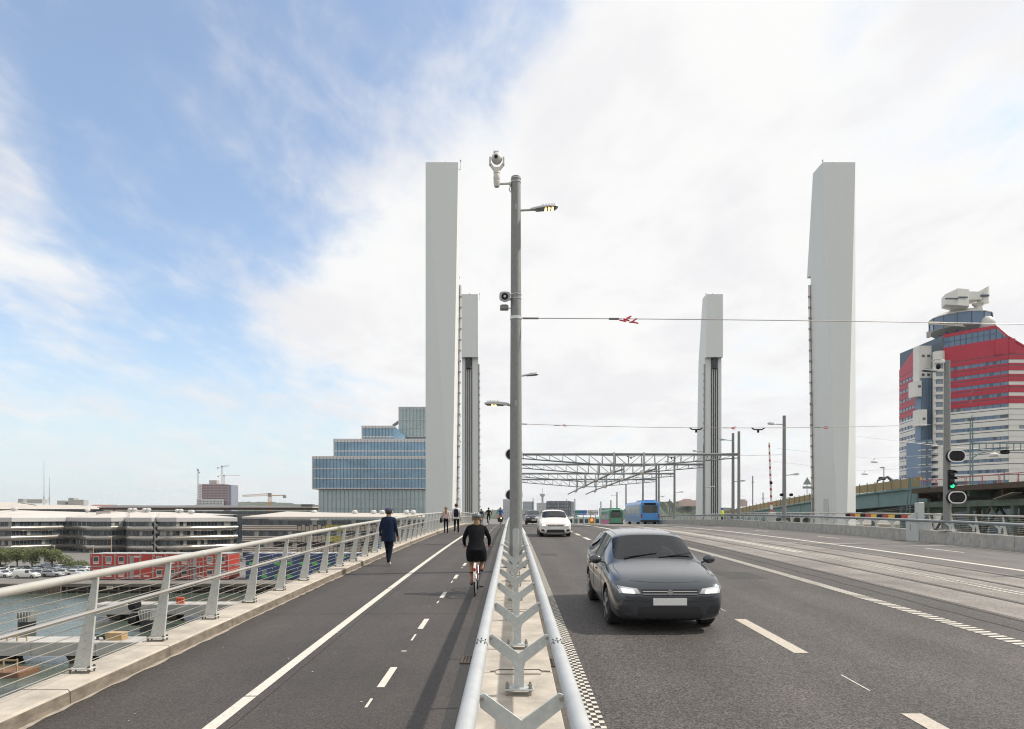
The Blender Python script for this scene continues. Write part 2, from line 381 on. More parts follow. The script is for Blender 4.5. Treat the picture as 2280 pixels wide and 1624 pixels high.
# median plinth in slabs
mk = bpy.data.objects.new('median_plinth', None); col.objects.link(mk); struct(mk, 'pale concrete median plinth between cycle path and road')
y = -0.35
while y < 118:
    ln = 2.28 if y > -1 else 2.0
    ln = 4.1
    m = MB(); R = []
    for i in range(4):
        yy = y + (ln-.014)*i/3; z = deck(yy); j = random.uniform(-.002, .002)
        R.append([(-.335,yy,z-.25),(.465,yy,z-.25),(.465,yy,z+.11+j),(.455,yy,z+.12+j),(-.325,yy,z+.12+j),(-.335,yy,z+.11+j)])
    m.loft(R); s_ = m.build('slab', conc, mk)
    # inspection recess cut across the joint, with its steel edge
    if y < 40:
        e = y; z = deck(e)+.122
        q = MB(); q.box(-.18, .33, e-.10, e+.012, z, z+.006); q.build('cover_plate', conc, s_)
        q = MB(); q.tube([(-.25,e+.02,z+.004),(-.19,e+.03,z+.004),(-.17,e+.10,z+.004),(.32,e+.10,z+.004),(.34,e+.03,z+.004),(.44,e+.02,z+.004)], .007, 4); q.build('joint_seal', M('joint_seal_dark', (.09,.08,.07), .9), s_)
    y += ln
# ---- painted markings
def mark(name, mb, parent, mat=paint): return mb.build(name, mat, parent, fix=False)
Z1 = .004
edges = [1.2, 5.4, 9.55, 13.7, 22, 34, 50, 75, 110, 190]
for a, b in zip([1.2, 7.33, 15.65, 25, 40, 62], [7.30, 15.61, 24.95, 39.9, 61.9, 110]):
    mark('edge_line', strip(MB(), -2.865, -2.735, a, b, Z1), cycle_path)
y = 1.05
k = 0
while y < 90:
    mark('centre_dash', strip(MB(), -1.517, -1.431, y, y+.88, Z1), cycle_path)
    if y < 30: mark('guide_mark', strip(MB(), -1.50, -1.47, y-.72-(.15 if k % 2 else .0), y-.42, Z1), cycle_path)
    y += 3.3; k += 1
mark('stud', MB().ell((-1.49, 9.4, deck(9.4)+.004), .045, .03, .004, 10, 4), cycle_path)
y = 4.22
while y < 90:
    mark('lane_dash', strip(MB(), 3.84, 4.04, y, y+2.52, Z1), road, paint_y if y < 18 else paint)
    if y < 60: mark('guide_mark', strip(MB(), 3.93, 3.95, y+3.3, y+3.95, Z1), road)
    y += 5.07
# profiled edge line beside the median: staggered blocks
m = MB(); y = 3.6; r = 0
while y < 42:
    for c in range(3):
        o = (.0, .075, .0)[c]; xa = .715+c*.055
        z = deck(y+o)+.003
        m.box(xa, xa+.053, y+o, y+o+.072, z, z+.007)
    y += .15; r += 1
mark('profiled_line', m, road)
mark('edge_line', strip(MB(), .72, .87, 42, 130, Z1), road)
# profiled line before the tram bed: raised slanting bars
m = MB(); y = 5.0
while y < 46:
    z = deck(y)+.003; h = .008
    a = [(7.22,y,z),(7.50,y+.05,z),(7.50,y+.145,z),(7.22,y+.095,z)]
    m.loft([a, [(x_,y_,z_+h) for x_,y_,z_ in a]]); y += .165
mark('profiled_line', m, road)
mark('edge_line', strip(MB(), 7.22, 7.50, 46, 150, Z1), road)
for x in (10.93, 11.18):
    m = MB(); y = 6.0
    while y < 26:
        a = [(x-.06,y,deck(y)+.003),(x+.06,y+.03,deck(y)+.003),(x+.06,y+.12,deck(y)+.003),(x-.06,y+.09,deck(y)+.003)]
        m.loft([a, [(x_,y_,z_+.006) for x_,y_,z_ in a]]); y += .165
    mark('profiled_line', m, tram_strip); mark('centre_line', strip(MB(), x-.06, x+.06, 26, 150, Z1), tram_strip)
mark('edge_line', strip(MB(), 14.45, 14.68, 5, 150, Z1), far_road)
y = 6.1
while y < 100: mark('lane_dash', strip(MB(), 17.15, 17.28, y, y+2.5, Z1), far_road); y += 9.95
y = 11.05
mark('edge_line', strip(MB(), 19.68, 19.80, 5, 150, Z1), far_road)
mark('taper_line', MB().quad((13.5,31.9,deck(31.9)+Z1*2),(13.5,32.1,deck(32.1)+Z1*2),(19.3,29.75,deck(29.7)+Z1*2),(19.3,29.55,deck(29.5)+Z1*2)), far_road)
mark('taper_line', MB().quad((11.4,33.4,deck(33.4)+Z1*2),(11.4,33.7,deck(33.7)+Z1*2),(13.4,32.15,deck(32.1)+Z1*2),(13.4,31.95,deck(31.9)+Z1*2)), tram_strip)
# expansion joint and transverse saw cuts
jt = M('joint_steel', (.30,.28,.26), .5, .5)
for yy in (56.0, 101.0):
    for par, a, b in ((cycle_path, -4.56, -.66), (road, .66, 8.65), (far_road, 13.45, 19.9)):
        z = deck(yy); mark('expansion_joint', MB().box(a, b, yy-.09, yy+.09, z-.02, z+.006), par, jt)
seam = M('asphalt_seam', (.03,.028,.027), .9)
for yy, a, b in ((12.3, -4.5, -.7), (24.6, -4.5, -.7), (30.5, -4.5, -.7)):
    mark('paving_seam', MB().quad((a,yy,deck(yy)+.003),(b,yy+.05,deck(yy)+.003),(b,yy+.075,deck(yy)+.003),(a,yy+.025,deck(yy)+.003)), cycle_path, seam)
# small wear: litter flecks on the path, tar seams and patches on the road
rnd = random.Random(21); m = MB()
for _ in range(46):
    x_, y_ = rnd.uniform(-4.3,-.8), 5+rnd.random()**1.6*26; s_ = rnd.uniform(.006,.018); z_ = deck(y_)+.005; a_ = rnd.uniform(0,3)
    m.quad((x_-s_*math.cos(a_),y_-s_*math.sin(a_),z_),(x_+s_*.6*math.sin(a_),y_-s_*.6*math.cos(a_),z_),(x_+s_*math.cos(a_),y_+s_*math.sin(a_),z_),(x_-s_*.6*math.sin(a_),y_+s_*.6*math.cos(a_),z_))
stuff(m.build('litter_flecks', M('fleck_white', (.55,.54,.50), .8), cycle_path, fix=False))
def seam_line(par, x, y0, y1, w=.016, amp=.02, sd=1):
    r_ = random.Random(sd); q = MB(); pts = []; y_ = y0
    while y_ < y1: pts.append((x+r_.uniform(-amp,amp), y_)); y_ += .6
    for (xa,ya),(xb,yb) in zip(pts, pts[1:]): q.quad((xa-w,ya,deck(ya)+.003),(xa+w,ya,deck(ya)+.003),(xb+w,yb,deck(yb)+.003),(xb-w,yb,deck(yb)+.003))
    q.build('tar_seam', seam, par, fix=False)
seam_line(road, 8.05, 4, 70, .02, .05, 3); seam_line(cycle_path, -2.62, 3, 70, .006, .006, 4)
tp = asphalt('patched_asphalt', .036, (1.08,.99,.92), 62, patch=.15, speck=.6)
for x_, y_, w_, l_ in ((6.1,17.5,.5,1.6),(1.35,24.5,.3,1.1),(5.2,33,.6,2.4)): strip(MB(), x_-w_, x_+w_, y_, y_+l_, .003).build('repair_patch', tp, road, fix=False)
# ---- grooved tram rails
rail_m = M('rail_steel', (.23,.20,.17), .35, .8); groove = M('rail_groove', (.02,.02,.02), .9)
for x in (8.74, 10.11, 11.85, 13.24):
    o = strip(MB(), x-.035, x+.03, 4, 150, .008).build('tram_rail', rail_m, tram_strip, fix=False)
    strip(MB(), x+.03, x+.07, 4, 150, .006).build('rail_groove', groove, o, fix=False)
    strip(MB(), x-.10, x-.035, 4, 150, .005).build('rail_sealant', M('sealant', (.05,.047,.045), .8, var=.4, vs=3), o, fix=False)
# ---- drain grates
def grate(x, y, lab):
    g = thing('drain_grate', lab, 'drain', (x, y, deck(y)), 'drain grates in the gutters')
    z = deck(y)
    MB().box(x-.15,x+.15,y-.2,y+.2,z-.02,z+.006).build('pit', blk, g)
    f = MB()
    f.box(x-.16,x+.16,y-.21,y-.18,z-.01,z+.014); f.box(x-.16,x+.16,y+.18,y+.21,z-.01,z+.014)
    f.box(x-.16,x-.13,y-.18,y+.18,z-.01,z+.013); f.box(x+.13,x+.16,y-.18,y+.18,z-.01,z+.013)
    f.build('frame', M('cast_iron', (.10,.075,.055), .7, .4), g)
    for k in range(6):
        bx = x-.105+k*.042
        MB().box(bx-.010,bx+.010,y-.18,y+.18,z-.004,z+.011).build('bar', M('cast_iron', (.10,.075,.055)), g)
grate(-.50, 8.9, 'rusty drain grate in the gutter left of the median rail')
grate(.55, 8.75, 'iron drain grate in the gutter right of the median rail')

# ------------------------------------------------------------------ left railing
LX = -4.85
rl = thing('bridge_railing', 'pale tubular railing with leaning tapered posts and steel wires along the left kerb', 'railing', (LX, 6.1, deck(6.1)+.155))
def rail_post_mesh(name, lean=.13, h=1.07, d=.016):
    m = MB()
    ring = lambda x0, x1, z: [(x0,-d,z),(x1,-d,z),(x1,d,z),(x0,d,z)]
    m.loft([ring(-.105,.085,.055), ring((-.105+lean-.01)/2,(.085+lean+.045)/2,h*.5), ring(lean-.01,lean+.045,h)])
    return m.mesh(name)
pm = rail_post_mesh('post'); pm.materials.append(post_g)
bm_ = MB().bbox(-.135,.115,-.07,.07,.04,.056,.004).mesh('base_plate'); bm_.materials.append(post_g)
bo = MB()
for bx in (-.115, .095):
    for by in (-.05, .05): bo.lathe((bx,by,-.004), [(.010,0),(.010,.085)], 6); bo.lathe((bx,by,.057), [(.018,0),(.018,.014)], 6); bo.lathe((bx,by,.024), [(.018,0),(.018,.014)], 6)
bo = bo.mesh('anchor_bolts'); bo.materials.append(M('bolt_steel', (.16,.13,.10), .5, .6))
br = MB().beam((.02,0,.66),(.155,0,.69),.018,.035).mesh('bracket'); br.materials.append(post_g)
ys = [7.72-1.64 + 1.64*i for i in range(66)]
for i, yy in enumerate(ys):
    pz = deck(yy)+.155
    rel = (0, yy-6.1, pz-deck(6.1)-.155)
    po = inst(pm, 'post', rl, rel)
    inst(bm_, 'base_plate', po, (0,0,0)); 
    if yy < 45: b = inst(bo, 'anchor_bolts', po, (0,0,0))
    if yy < 45: inst(br, 'bracket', po, (0,0,0))
yend = ys[-1]+.4
MB().tube(line_y(LX+.135, 2.2, yend, .155+1.105, 1.64), .047, 12).build('top_rail', rail_w, rl, True)
MB().tube(line_y(LX+.165, 2.2, yend, .155+.70, 1.64), .024, 8).build('hand_rail', M('hand_rail_steel', (.62,.58,.52), .28, .7), rl, True)
for k in range(11):
    zz = .10 + k*.088; fx = .01 + .105*(zz/1.07)
    MB().tube(line_y(LX+fx-.02, 2.2, yend, .155+zz, 3.28), .0048, 4, False).build('wire', steel, rl, True)
# joint sleeves on the top rail
for yy in (10.4, 23.5, 36.6): 
    q = [(LX+.135, yy-.05, deck(yy-.05)+1.26),(LX+.135, yy+.05, deck(yy+.05)+1.26)]
    MB().tube(q, .050, 12).build('sleeve', M('sleeve_grey', (.55,.54,.51), .4, .3), rl, True)

# right railing beyond the footway
RX = 24.6
rr = thing('bridge_railing', 'pale wire railing along the far right edge of the bridge beyond the footway', 'railing', (RX, 20, deck(20)))
ys2 = [24 + 2.0*i for i in range(46)]
for yy in ys2:
    po = inst(pm, 'post', rr, (0, yy-20, deck(yy)+.10-deck(20)), math.pi)
    inst(bm_, 'base_plate', po, (0,0,0))
MB().tube(line_y(RX-.135, 18, 115, .1+1.12, 2), .05, 8).build('top_rail', rail_w, rr, True)
MB().tube(line_y(RX-.165, 18, 115, .1+.70, 2), .024, 6).build('hand_rail', rail_w, rr, True)
for k in range(10):
    zz = .12 + k*.095
    MB().tube(line_y(RX-.04, 18, 115, .1+zz, 4), .006, 4, False).build('wire', steel, rr, True)
mm = MB(); bar(mm, 24.3, 24.9, 16, 118, -.3, .10, 3); mm.build('edge_kerb', conc, rr)

# ------------------------------------------------------------------ median Y-post rail
MX = .07
mr = thing('median_rail', 'galvanised double pipe rail on Y shaped posts along the median', 'guard rail', (MX, 4.95, deck(4.95)+.12))
def ypost_mesh(hw=.30, top=.60, fork=.33, w=.052, d=.012):
    m = MB()
    poly = [(-w,.07),(w,.07),(w,fork-.06),(w+.02,fork),(hw,top-.09),(hw+.012,top+.0),(hw-.03,top+.012),(.0,fork+.085),(-hw+.03,top+.012),(-hw-.012,top),(-hw,top-.09),(-w-.02,fork),(-w,fork-.06)]
    m.loft([[(x,-d,z) for x,z in poly],[(x,d,z) for x,z in poly]])
    return m.mesh('y_post')
ym = ypost_mesh(); ym.materials.append(galv_matt)
yb = MB().bbox(-.15,.15,-.085,.085,.052,.071,.004).mesh('base_plate'); yb.materials.append(galv_matt)
yo = MB()
for bx in (-.118,.118):
    for by in (-.058,.058): yo.lathe((bx,by,-.004),[(.011,0),(.011,.115)],6); yo.lathe((bx,by,.0715),[(.026,0),(.026,.004)],10); yo.lathe((bx,by,.0755),[(.018,0),(.018,.016)],6); yo.lathe((bx,by,.034),[(.018,0),(.018,.016)],6)
yo = yo.mesh('anchor_bolts'); yo.materials.append(M('nut_steel', (.33,.30,.26), .4, .7))
ye = MB()
for sx in (-1,1): ye.lathe((sx*.285,-.030,.575),[(.016,0),(.016,.018)],6,'y'); ye.lathe((sx*.285,-.013,.575),[(.008,0),(.008,.035)],6,'y')
ye = ye.mesh('end_bolts'); ye.materials.append(MATS['nut_steel'])
ypos = [4.95+2.05*i for i in range(52)]
for yy in ypos:
    o = inst(ym, 'y_post', mr, (0, yy-4.95, deck(yy)-deck(4.95)))
    inst(yb, 'base_plate', o, (0,0,0))
    if yy < 50: inst(yo, 'anchor_bolts', o, (0,0,0)); inst(ye, 'end_bolts', o, (0,0,0))
for sx in (-1, 1):
    pi = MB().tube(line_y(MX+sx*.365, 1.4, 112, .12+.585, 2.05), .064, 14).build('pipe', galv, mr, True)
    for yy in (6.55, 18.9, 31.2):
        c = lambda a: (MX+sx*.365, yy+a, deck(yy+a)+.705)
        MB().tube([c(-.008), c(.008)], .0655, 14).build('joint_seam', blk, pi)
        for kk in range(3):
            for e in (-.075, .075):
                t_ = math.radians(55+35*kk); q = c(e)
                s0 = Vector((q[0]+.064*math.cos(t_), q[1], q[2]+.064*math.sin(t_)))
                MB().beam(s0-Vector((0,.028,0)), s0+Vector((0,.028,0)), .012, .006).build('joint_slot', blk, pi)
# ------------------------------------------------------------------ right barrier: concrete blocks and a pipe rail on Y posts
BX = 19.92
cb = thing('concrete_barrier', 'row of grey concrete barrier blocks between the far lane and the footway', 'barrier', (BX, 20, deck(20)))
def barrier_block(y0, y1):
    m = MB(); R = []
    for i in range(3):
        yy = y0+(y1-y0)*i/2; z = deck(yy); R.append([(BX,yy,z),(BX+.45,yy,z),(BX+.42,yy,z+.54),(BX+.40,yy,z+.56),(BX+.06,yy,z+.56),(BX+.04,yy,z+.54)])
    b = m.loft(R).build('block', conc_face, cb)
    for f in (.2, .38, .66, .84):
        yy = y0+(y1-y0)*f; z = deck(yy)
        MB().box(BX-.004, BX+.03, yy-.07, yy+.07, z+.10, z+.30).build('patch', M('patched_concrete', (.34,.37,.39), .8), b)
yy = 33.4-3.15*7
while yy < 118:
    if abs(yy-33.4) < .1: yy = 34.5
    barrier_block(yy, yy+3.13); yy += 3.15
ct = thing('control_cabinet', 'grey steel control cabinet set into the concrete barrier by the signal pole', 'cabinet', (BX, 33.95, deck(33.95)))
z = deck(33.95)
MB().bbox(BX-.03, BX+.5, 33.42, 34.48, z-.02, z+1.0, .015).build('body', galv_matt, ct)
MB().box(BX-.042, BX-.03, 33.5, 34.2, z+.3, z+.9).build('door', M('cabinet_door', (.50,.51,.50), .5, .2), ct)
MB().box(BX-.055, BX-.042, 34.05, 34.09, z+.5, z+.8).build('handle', galv_far, ct)
br2 = thing('barrier_rail', 'galvanised pipe rail on Y shaped posts above the right concrete barrier', 'guard rail', (BX+.22, 20, deck(20)+.56))
ym2 = ypost_mesh(.23,.47,.24,.045,.012); ym2.materials.append(galv_matt)
yb2 = MB().bbox(-.17,.17,-.08,.08,.02,.038,.004).mesh('base_plate'); yb2.materials.append(galv_matt)
for i in range(56):
    yy = 17.0+1.6*i
    if 33 < yy < 34.9: continue
    o = inst(ym2, 'y_post', br2, (0, yy-20, deck(yy)-deck(20)), math.radians(0)); inst(yb2, 'base_plate', o, (0,0,0))
for sx in (-1,1):
    MB().tube(line_y(BX+.22+sx*.28, 15, 108, .56+.455, 1.6), .055, 8).build('pipe', galv_far if sx < 0 else galv, br2, True)

# ------------------------------------------------------------------ bascule pylons
def pylon(label, x_in, side, y_front, flip, kind):
    """side=-1: stands left of the deck. y_front: plane of the face towards the camera. flip: the lifting side (with cables) faces the camera"""
    ztop = 35.4; zb = WZ-1.0; zd = deck(y_front)
    znotch = 26.0
    e = thing('bascule_pylon', label, 'pylon', (x_in, y_front+2, zd), 'tall pale lifting bridge pylons')
    def T(u, w, z=0):   # u outward from bridge, w away from the approach face
        return (x_in + side*u, (y_front + w) if not flip else (y_front + (0 if z >= znotch else .75) + depth(z) - w))
    def sec(z):
        t = (z-zd)/(ztop-zd)
        if flip: return -.12*(1-t), 2.42, .02
        if kind == 'open':     # inner face recedes a lot, small outer chamfer
            a = 1.35*(1-t); b = 3.05-.80*(1-t); c = .02+1.5*(1-t)
        else:                   # outer facet takes over the whole face towards the foot
            a = .58*(1-t); b = 2.95-2.25*(1-t); c = .02+.9*(1-t)
        b = max(b, a+.06)
        return a, b, c
    def depth(z):
        if z >= znotch: return 2.1+(4.3-2.1)*(ztop-z)/(ztop-znotch)
        return 3.5+(4.9-3.5)*(znotch-z)/(znotch-zd)
    def ring(z, D):
        a, b, c = sec(z); W = 2.46 if flip else 3.05 + (.80 if kind == 'open' else .12)*(1-(z-zd)/(ztop-zd))
        c = min(c, D*.8)
        pts = [T(a,0,z), T(b,0,z), T(W,c,z), T(W,D,z), T(a,D,z)]
        return [(x,y,z) for x,y in pts]
    m = MB(); m.loft([ring(zb, 5.1), ring(zd, depth(zd)), ring((zd+znotch)/2, depth((zd+znotch)/2)), ring(znotch-.002, depth(znotch-.01))]); body = m.build('shaft', pylon_m, e)
    m = MB(); m.loft([ring(znotch, depth(znotch)), ring((ztop+znotch)/2, depth((ztop+znotch)/2)), ring(ztop, depth(ztop))]); hd = m.build('head', pylon_m, e)
    # weld seam
    a, b, c = sec(znotch)
    # cables and guide rail on the lifting face
    for k in range(4):
        u = (1.45 if not flip else .95)+k*.30; zz0 = zd+.2; D0, D1 = depth(zz0)+.10, depth(znotch-.1)+.10
        p0 = T(u, D0, zz0); p1 = T(u, D1, znotch-.1)
        MB().tube([(p0[0],p0[1],zz0),(p1[0],p1[1],znotch)], .055, 6).build('lifting_cable', blk, e, True)
    MB().tube([(*T(1.9 if not flip else 1.4, depth(znotch-.3)+.14, znotch-.3), znotch-1.6), (*T(1.9 if not flip else 1.4, depth(znotch-.3)+.05, znotch-.3), znotch+.02)], [.45,.5], 6).build('cable_hood', M('hood_dark', (.05,.055,.06), .6), e)
    for k in range(2):
        u = (.98 if kind == 'open' else .30)-.18*k
        z1 = znotch-.9
        a1 = sec(z1)[0]; a0 = sec(zd)[0]
        q0 = T(a0-.02-.16*k, depth(zd)+.05, zd); q1 = T(a1-.02-.16*k, depth(z1)+.05, z1)
        MB().tube([(q0[0],q0[1],zd-.5),(q1[0],q1[1],z1)], .09 if k == 0 else .045, 4).build('guide_rail', M('guide_rail_steel', (.33,.31,.29), .55, .3) if k == 0 else M('guide_rail_pale', (.60,.56,.52), .55), e)
    rungs = MB(); nz = int((z1-zd)/1.05)
    for i in range(nz):
        zz = zd+.5+i*1.05; f = (zz-zd)/(z1-zd); q = [q0[j]+(q1[j]-q0[j])*f for j in range(2)]
        rungs.box(q[0]-.10,q[0]+.10,q[1]-.16,q[1]-.04,zz,zz+.16)
    rungs.build('guide_brackets', M('guide_rail_steel', (.33,.31,.29)), e)
    # roof fittings: beacon and anemometer
    cx, cy = T(1.3, .9, ztop)
    MB().tube([(cx,cy,ztop-.02),(cx,cy,ztop+.30)], .04, 6).build('beacon_stem', white, e)
    MB().ell((cx,cy,ztop+.38), .10,.10,.12, 8, 6).build('beacon', M('beacon_red', (.5,.03,.02), .3), e)
    cx, cy = T(-.18 if kind != 'open' else .3, .7, ztop)
    mm = MB(); mm.tube([(cx+side*.3,cy,ztop-.4),(cx,cy,ztop-.3),(cx,cy,ztop+.45)], .035, 5); mm.ell((cx,cy,ztop+.5),.09,.09,.12,6,4); mm.build('wind_gauge', M('gauge_grey', (.5,.5,.5), .5), e)
    return e, T, sec
pl_, _, _ = pylon('tall grey pylon left of the cycle path, nearer of the left pair', -5.05, -1, 64.0, False, 'closed')
pylon('tall grey pylon left of the cycle path, farther of the left pair with black cables', -5.1, -1, 102.0, True, 'closed')
pr_, T_, sec_ = pylon('tall grey faceted pylon on the right with bright side facet, nearer of the right pair', 29.14, 1, 64.0, False, 'open')
pylon('tall grey pylon on the right with black cables, farther of the right pair', 29.06, 1, 102.0, True, 'open')
# service door on the inner face of the near right pylon
zd = deck(64); a_ = sec_(zd+2)[0]
x_ = 29.14+a_
MB().box(x_-.03, x_+.05, 65.6, 66.6, zd+.6, zd+2.6).build('door', M('door_seam_grey', (.50,.52,.50), .5), pr_)
# ------------------------------------------------------------------ lamp posts, signals, camera
lamp_body = M('luminaire_grey', (.42,.43,.42), .45, .3)
lamp_glass = M('luminaire_glass', (.10,.11,.10), .15)
led = M('led_warm', (.9,.7,.35), .4, emit=(1.0,.66,.22), es=4.5)
clampm = M('clamp_steel', (.55,.56,.57), .35, .7)
def luminaire(root, x, y, z, dx, lit, ln=.72, arm=.38, tilt=.10, rows=3):
    """arm leaves the pole at x in direction dx; head slopes up slightly"""
    s = 1 if dx > 0 else -1
    a = MB().tube([(x,y,z),(x+s*arm,y,z+.02)], .032, 8).build('lamp_arm', lamp_body, root, True)
    x0 = x+s*(arm-.06); rings = []
    prof = [(0,.045,.035),(.10,.07,.05),(.22,.12,.06),(.5,.155,.055),(.64,.14,.045),(.70,.10,.03),(.72,.05,.015)]
    for u, w, h in prof:
        zz = z+.03+u*tilt; u2 = u/.72*ln
        rings.append([(x0+s*u2, y-w, zz-h*.5), (x0+s*u2, y-w*.9, zz+h*.35), (x0+s*u2, y-w*.4, zz+h), (x0+s*u2, y+w*.4, zz+h), (x0+s*u2, y+w*.9, zz+h*.35), (x0+s*u2, y+w, zz-h*.5)])
    hd = MB().loft(rings).build('lamp_head', lamp_body, root, True)
    f = MB()
    for k in range(9):
        u = .30+k*.040; zz = z+.03+u*tilt; f.box(x0+s*u/.72*ln-.006, x0+s*u/.72*ln+.006, y-.09, y+.09, zz+.02, zz+.085)
    f.build('cooling_fins', lamp_body, hd)
    zz = lambda u: z+.03+u*tilt-.040
    m = MB(); ua, ub = .16, .66
    m.quad((x0+s*ua,y-.11,zz(ua)),(x0+s*ub/.72*ln,y-.13,zz(ub)),(x0+s*ub/.72*ln,y+.13,zz(ub)),(x0+s*ua,y+.11,zz(ua))); m.build('lamp_glass', lamp_glass, hd, fix=False)
    for k in range(rows):
        for j in range(3):
            u = (.40+.09*k)/.72*ln; yy = y-.07+.07*j
            MB().box(x0+s*u-.026, x0+s*u+.026, yy-.026, yy+.026, zz(u)-.016, zz(u)-.004).build('led', led if lit else lamp_glass, hd)
def pole(name, label, x, y, ztop, r0, r1, group=None, base=.12, cat='lamp post', n=16, mat=None):
    zb = deck(y)+base
    e = thing(name, label, cat, (x,y,zb), group)
    MB().tube([(x,y,zb+.05),(x,y,zb+(ztop-zb)*.5),(x,y,ztop)], [r0,(r0+r1)/2,r1], n).build('pole', mat or galv_pole, e, True)
    q = MB(); q.bbox(x-r0*1.7,x+r0*1.7,y-r0*1.5,y+r0*1.5,zb+.03,zb+.075,.006); bp = q.build('base_plate', galv_matt, e)
    q = MB()
    for bx in (-1,1):
        for by in (-1,1): q.lathe((x+bx*r0*1.4,y+by*r0*1.2,zb-.01),[(.015,0),(.015,.11)],6); q.lathe((x+bx*r0*1.4,y+by*r0*1.2,zb+.076),[(.028,0),(.028,.02)],6)
    q.build('anchor_bolts', MATS['nut_steel'], bp)
    return e
def band(e, x, y, z, r, name='clamp', h=.035, mat=None):
    MB().lathe((x,y,z-h/2),[(r+.004,0),(r+.012,.004),(r+.012,h-.004),(r+.004,h)],16).build(name, mat or clampm, e, True)
P1X, P1Y = .11, 19.3
p1 = pole('lamp_post', 'tall grey steel lamp post standing on the median in the foreground', P1X, P1Y, PZ(395,19.3), .185, .133, 'lamp posts on the bridge')
rad1 = lambda z: .185+(.133-.185)*(z-.9)/(11.8-.9)
luminaire(p1, P1X+.13, P1Y, PZ(469,19.3), 1, True, .78, .34)
luminaire(p1, P1X-.15, P1Y, PZ(903,19.3), -1, True, .70, .10, .03, 2)
for py in (399, 407, 657, 666): band(p1, P1X, P1Y, PZ(py,19.3), rad1(PZ(py,19.3)), 'strap', .022)
band(p1, P1X, P1Y, PZ(709,19.3), rad1(7.8), 'wire_clamp', .09)
for py in (466, 900):   # welded cable slots
    z = PZ(py,19.3); MB().box(P1X-.008,P1X+.008,P1Y-rad1(z)-.006,P1Y-rad1(z)+.02,z-.06,z+.08).build('cable_slot', clampm, p1)
# oval access hatch on the foot
m = MB(); ring0, ring1 = [], []
zc0, zc1, hw = deck(P1Y)+.42, deck(P1Y)+1.14, .095
for k in range(20):
    t_ = 2*math.pi*k/20; cx = hw*math.cos(t_); cz = (zc1 if math.sin(t_) >= 0 else zc0)+hw*math.sin(t_)
    yy = P1Y-math.sqrt(.186**2-cx*cx)
    ring0.append((P1X+cx, yy+.02, cz)); ring1.append((P1X+cx*.97, yy-.014, cz))
m.loft([ring0, ring1]); m.build('access_hatch', M('hatch_steel', (.42,.44,.43), .55, .2, var=.14, vs=30), p1)
# surveillance camera on its bracket
cw = M('camera_white', (.62,.60,.55), .45)
cx, cz = -.43, PZ(410,19.3)
sc_ = thing('surveillance_camera', 'white ball shaped surveillance camera on a bracket at the top of the foreground lamp post', 'camera', (cx, P1Y, cz))
MB().tube([(P1X-.13,P1Y,cz),(P1X-.20,P1Y,cz+.01),(cx,P1Y,cz)], [.09,.03,.028], 10).build('bracket_arm', cw, sc_, True)
MB().lathe((cx,P1Y,cz-.10),[(.02,0),(.07,.02),(.085,.08),(.095,.16),(.08,.18),(.09,.2),(.10,.28),(.085,.38),(.095,.39),(.09,.50),(.07,.52)],14).build('mast', cw, sc_, True)
yk = MB()
for s in (-1,1): yk.beam((cx+s*.08,P1Y,cz+.42),(cx+s*.19,P1Y,cz+.56),.06,.07); yk.beam((cx+s*.19,P1Y,cz+.53),(cx+s*.19,P1Y,cz+.74),.05,.12)
yk.box(cx-.1,cx+.1,P1Y-.05,P1Y+.05,cz+.38,cz+.46); yk.build('yoke', cw, sc_)
bl = MB().ell((cx,P1Y,cz+.72),.155,.155,.165,16,10).build('ball_housing', cw, sc_, True)
MB().box(cx-.09,cx+.05,P1Y-.08,P1Y+.05,cz+.86,cz+.90).build('sun_visor', cw, bl)
MB().lathe((cx-.02,P1Y-.165,cz+.70),[(.05,0),(.05,.04)],12,'y').build('lens', blk, bl, True)
MB().tube([(P1X-.16,P1Y,cz-.05),(P1X-.19,P1Y,cz-.18),(P1X-.15,P1Y,cz-.24),(P1X-.13,P1Y,cz-.10)], .010, 5).build('cable_loop', blk, sc_, True)
# loudspeaker
sx, sz = -.20, PZ(666,19.3)
ls = thing('loudspeaker', 'grey horn loudspeaker strapped to the left side of the foreground lamp post', 'loudspeaker', (sx, P1Y, sz))
MB().loft([[(sx+a*math.copysign(abs(math.cos(t_))**.6,math.cos(t_)),P1Y-.22+yy,sz+a*.9*math.copysign(abs(math.sin(t_))**.6,math.sin(t_))) for t_ in [2*math.pi*k/16 for k in range(16)]] for a,yy in ((.155,0),(.15,.03),(.09,.14),(.07,.3))]).build('horn', M('horn_grey', (.36,.37,.37), .5), ls, True)
MB().lathe((sx,P1Y-.225,sz),[(.095,-.004),(.09,.02)],16,'y').build('horn_mouth', blk, ls, True)
MB().lathe((sx,P1Y-.24,sz),[(.035,0),(.03,.03)],12,'y').build('phase_plug', M('plug_grey', (.55,.55,.53), .4), ls, True)
MB().bbox(sx-.14,sx+.10,P1Y-.05,P1Y+.18,sz-.28,sz-.16,.03).build('driver_box', M('driver_grey', (.28,.28,.27), .5), ls)
MB().beam((sx,P1Y,sz-.26),(P1X-.12,P1Y,sz-.26),.05,.02).build('bracket', clampm, ls)
MB().beam((sx+.05,P1Y+.1,sz),(P1X-.12,P1Y,sz),.05,.05).build('bracket', clampm, ls)
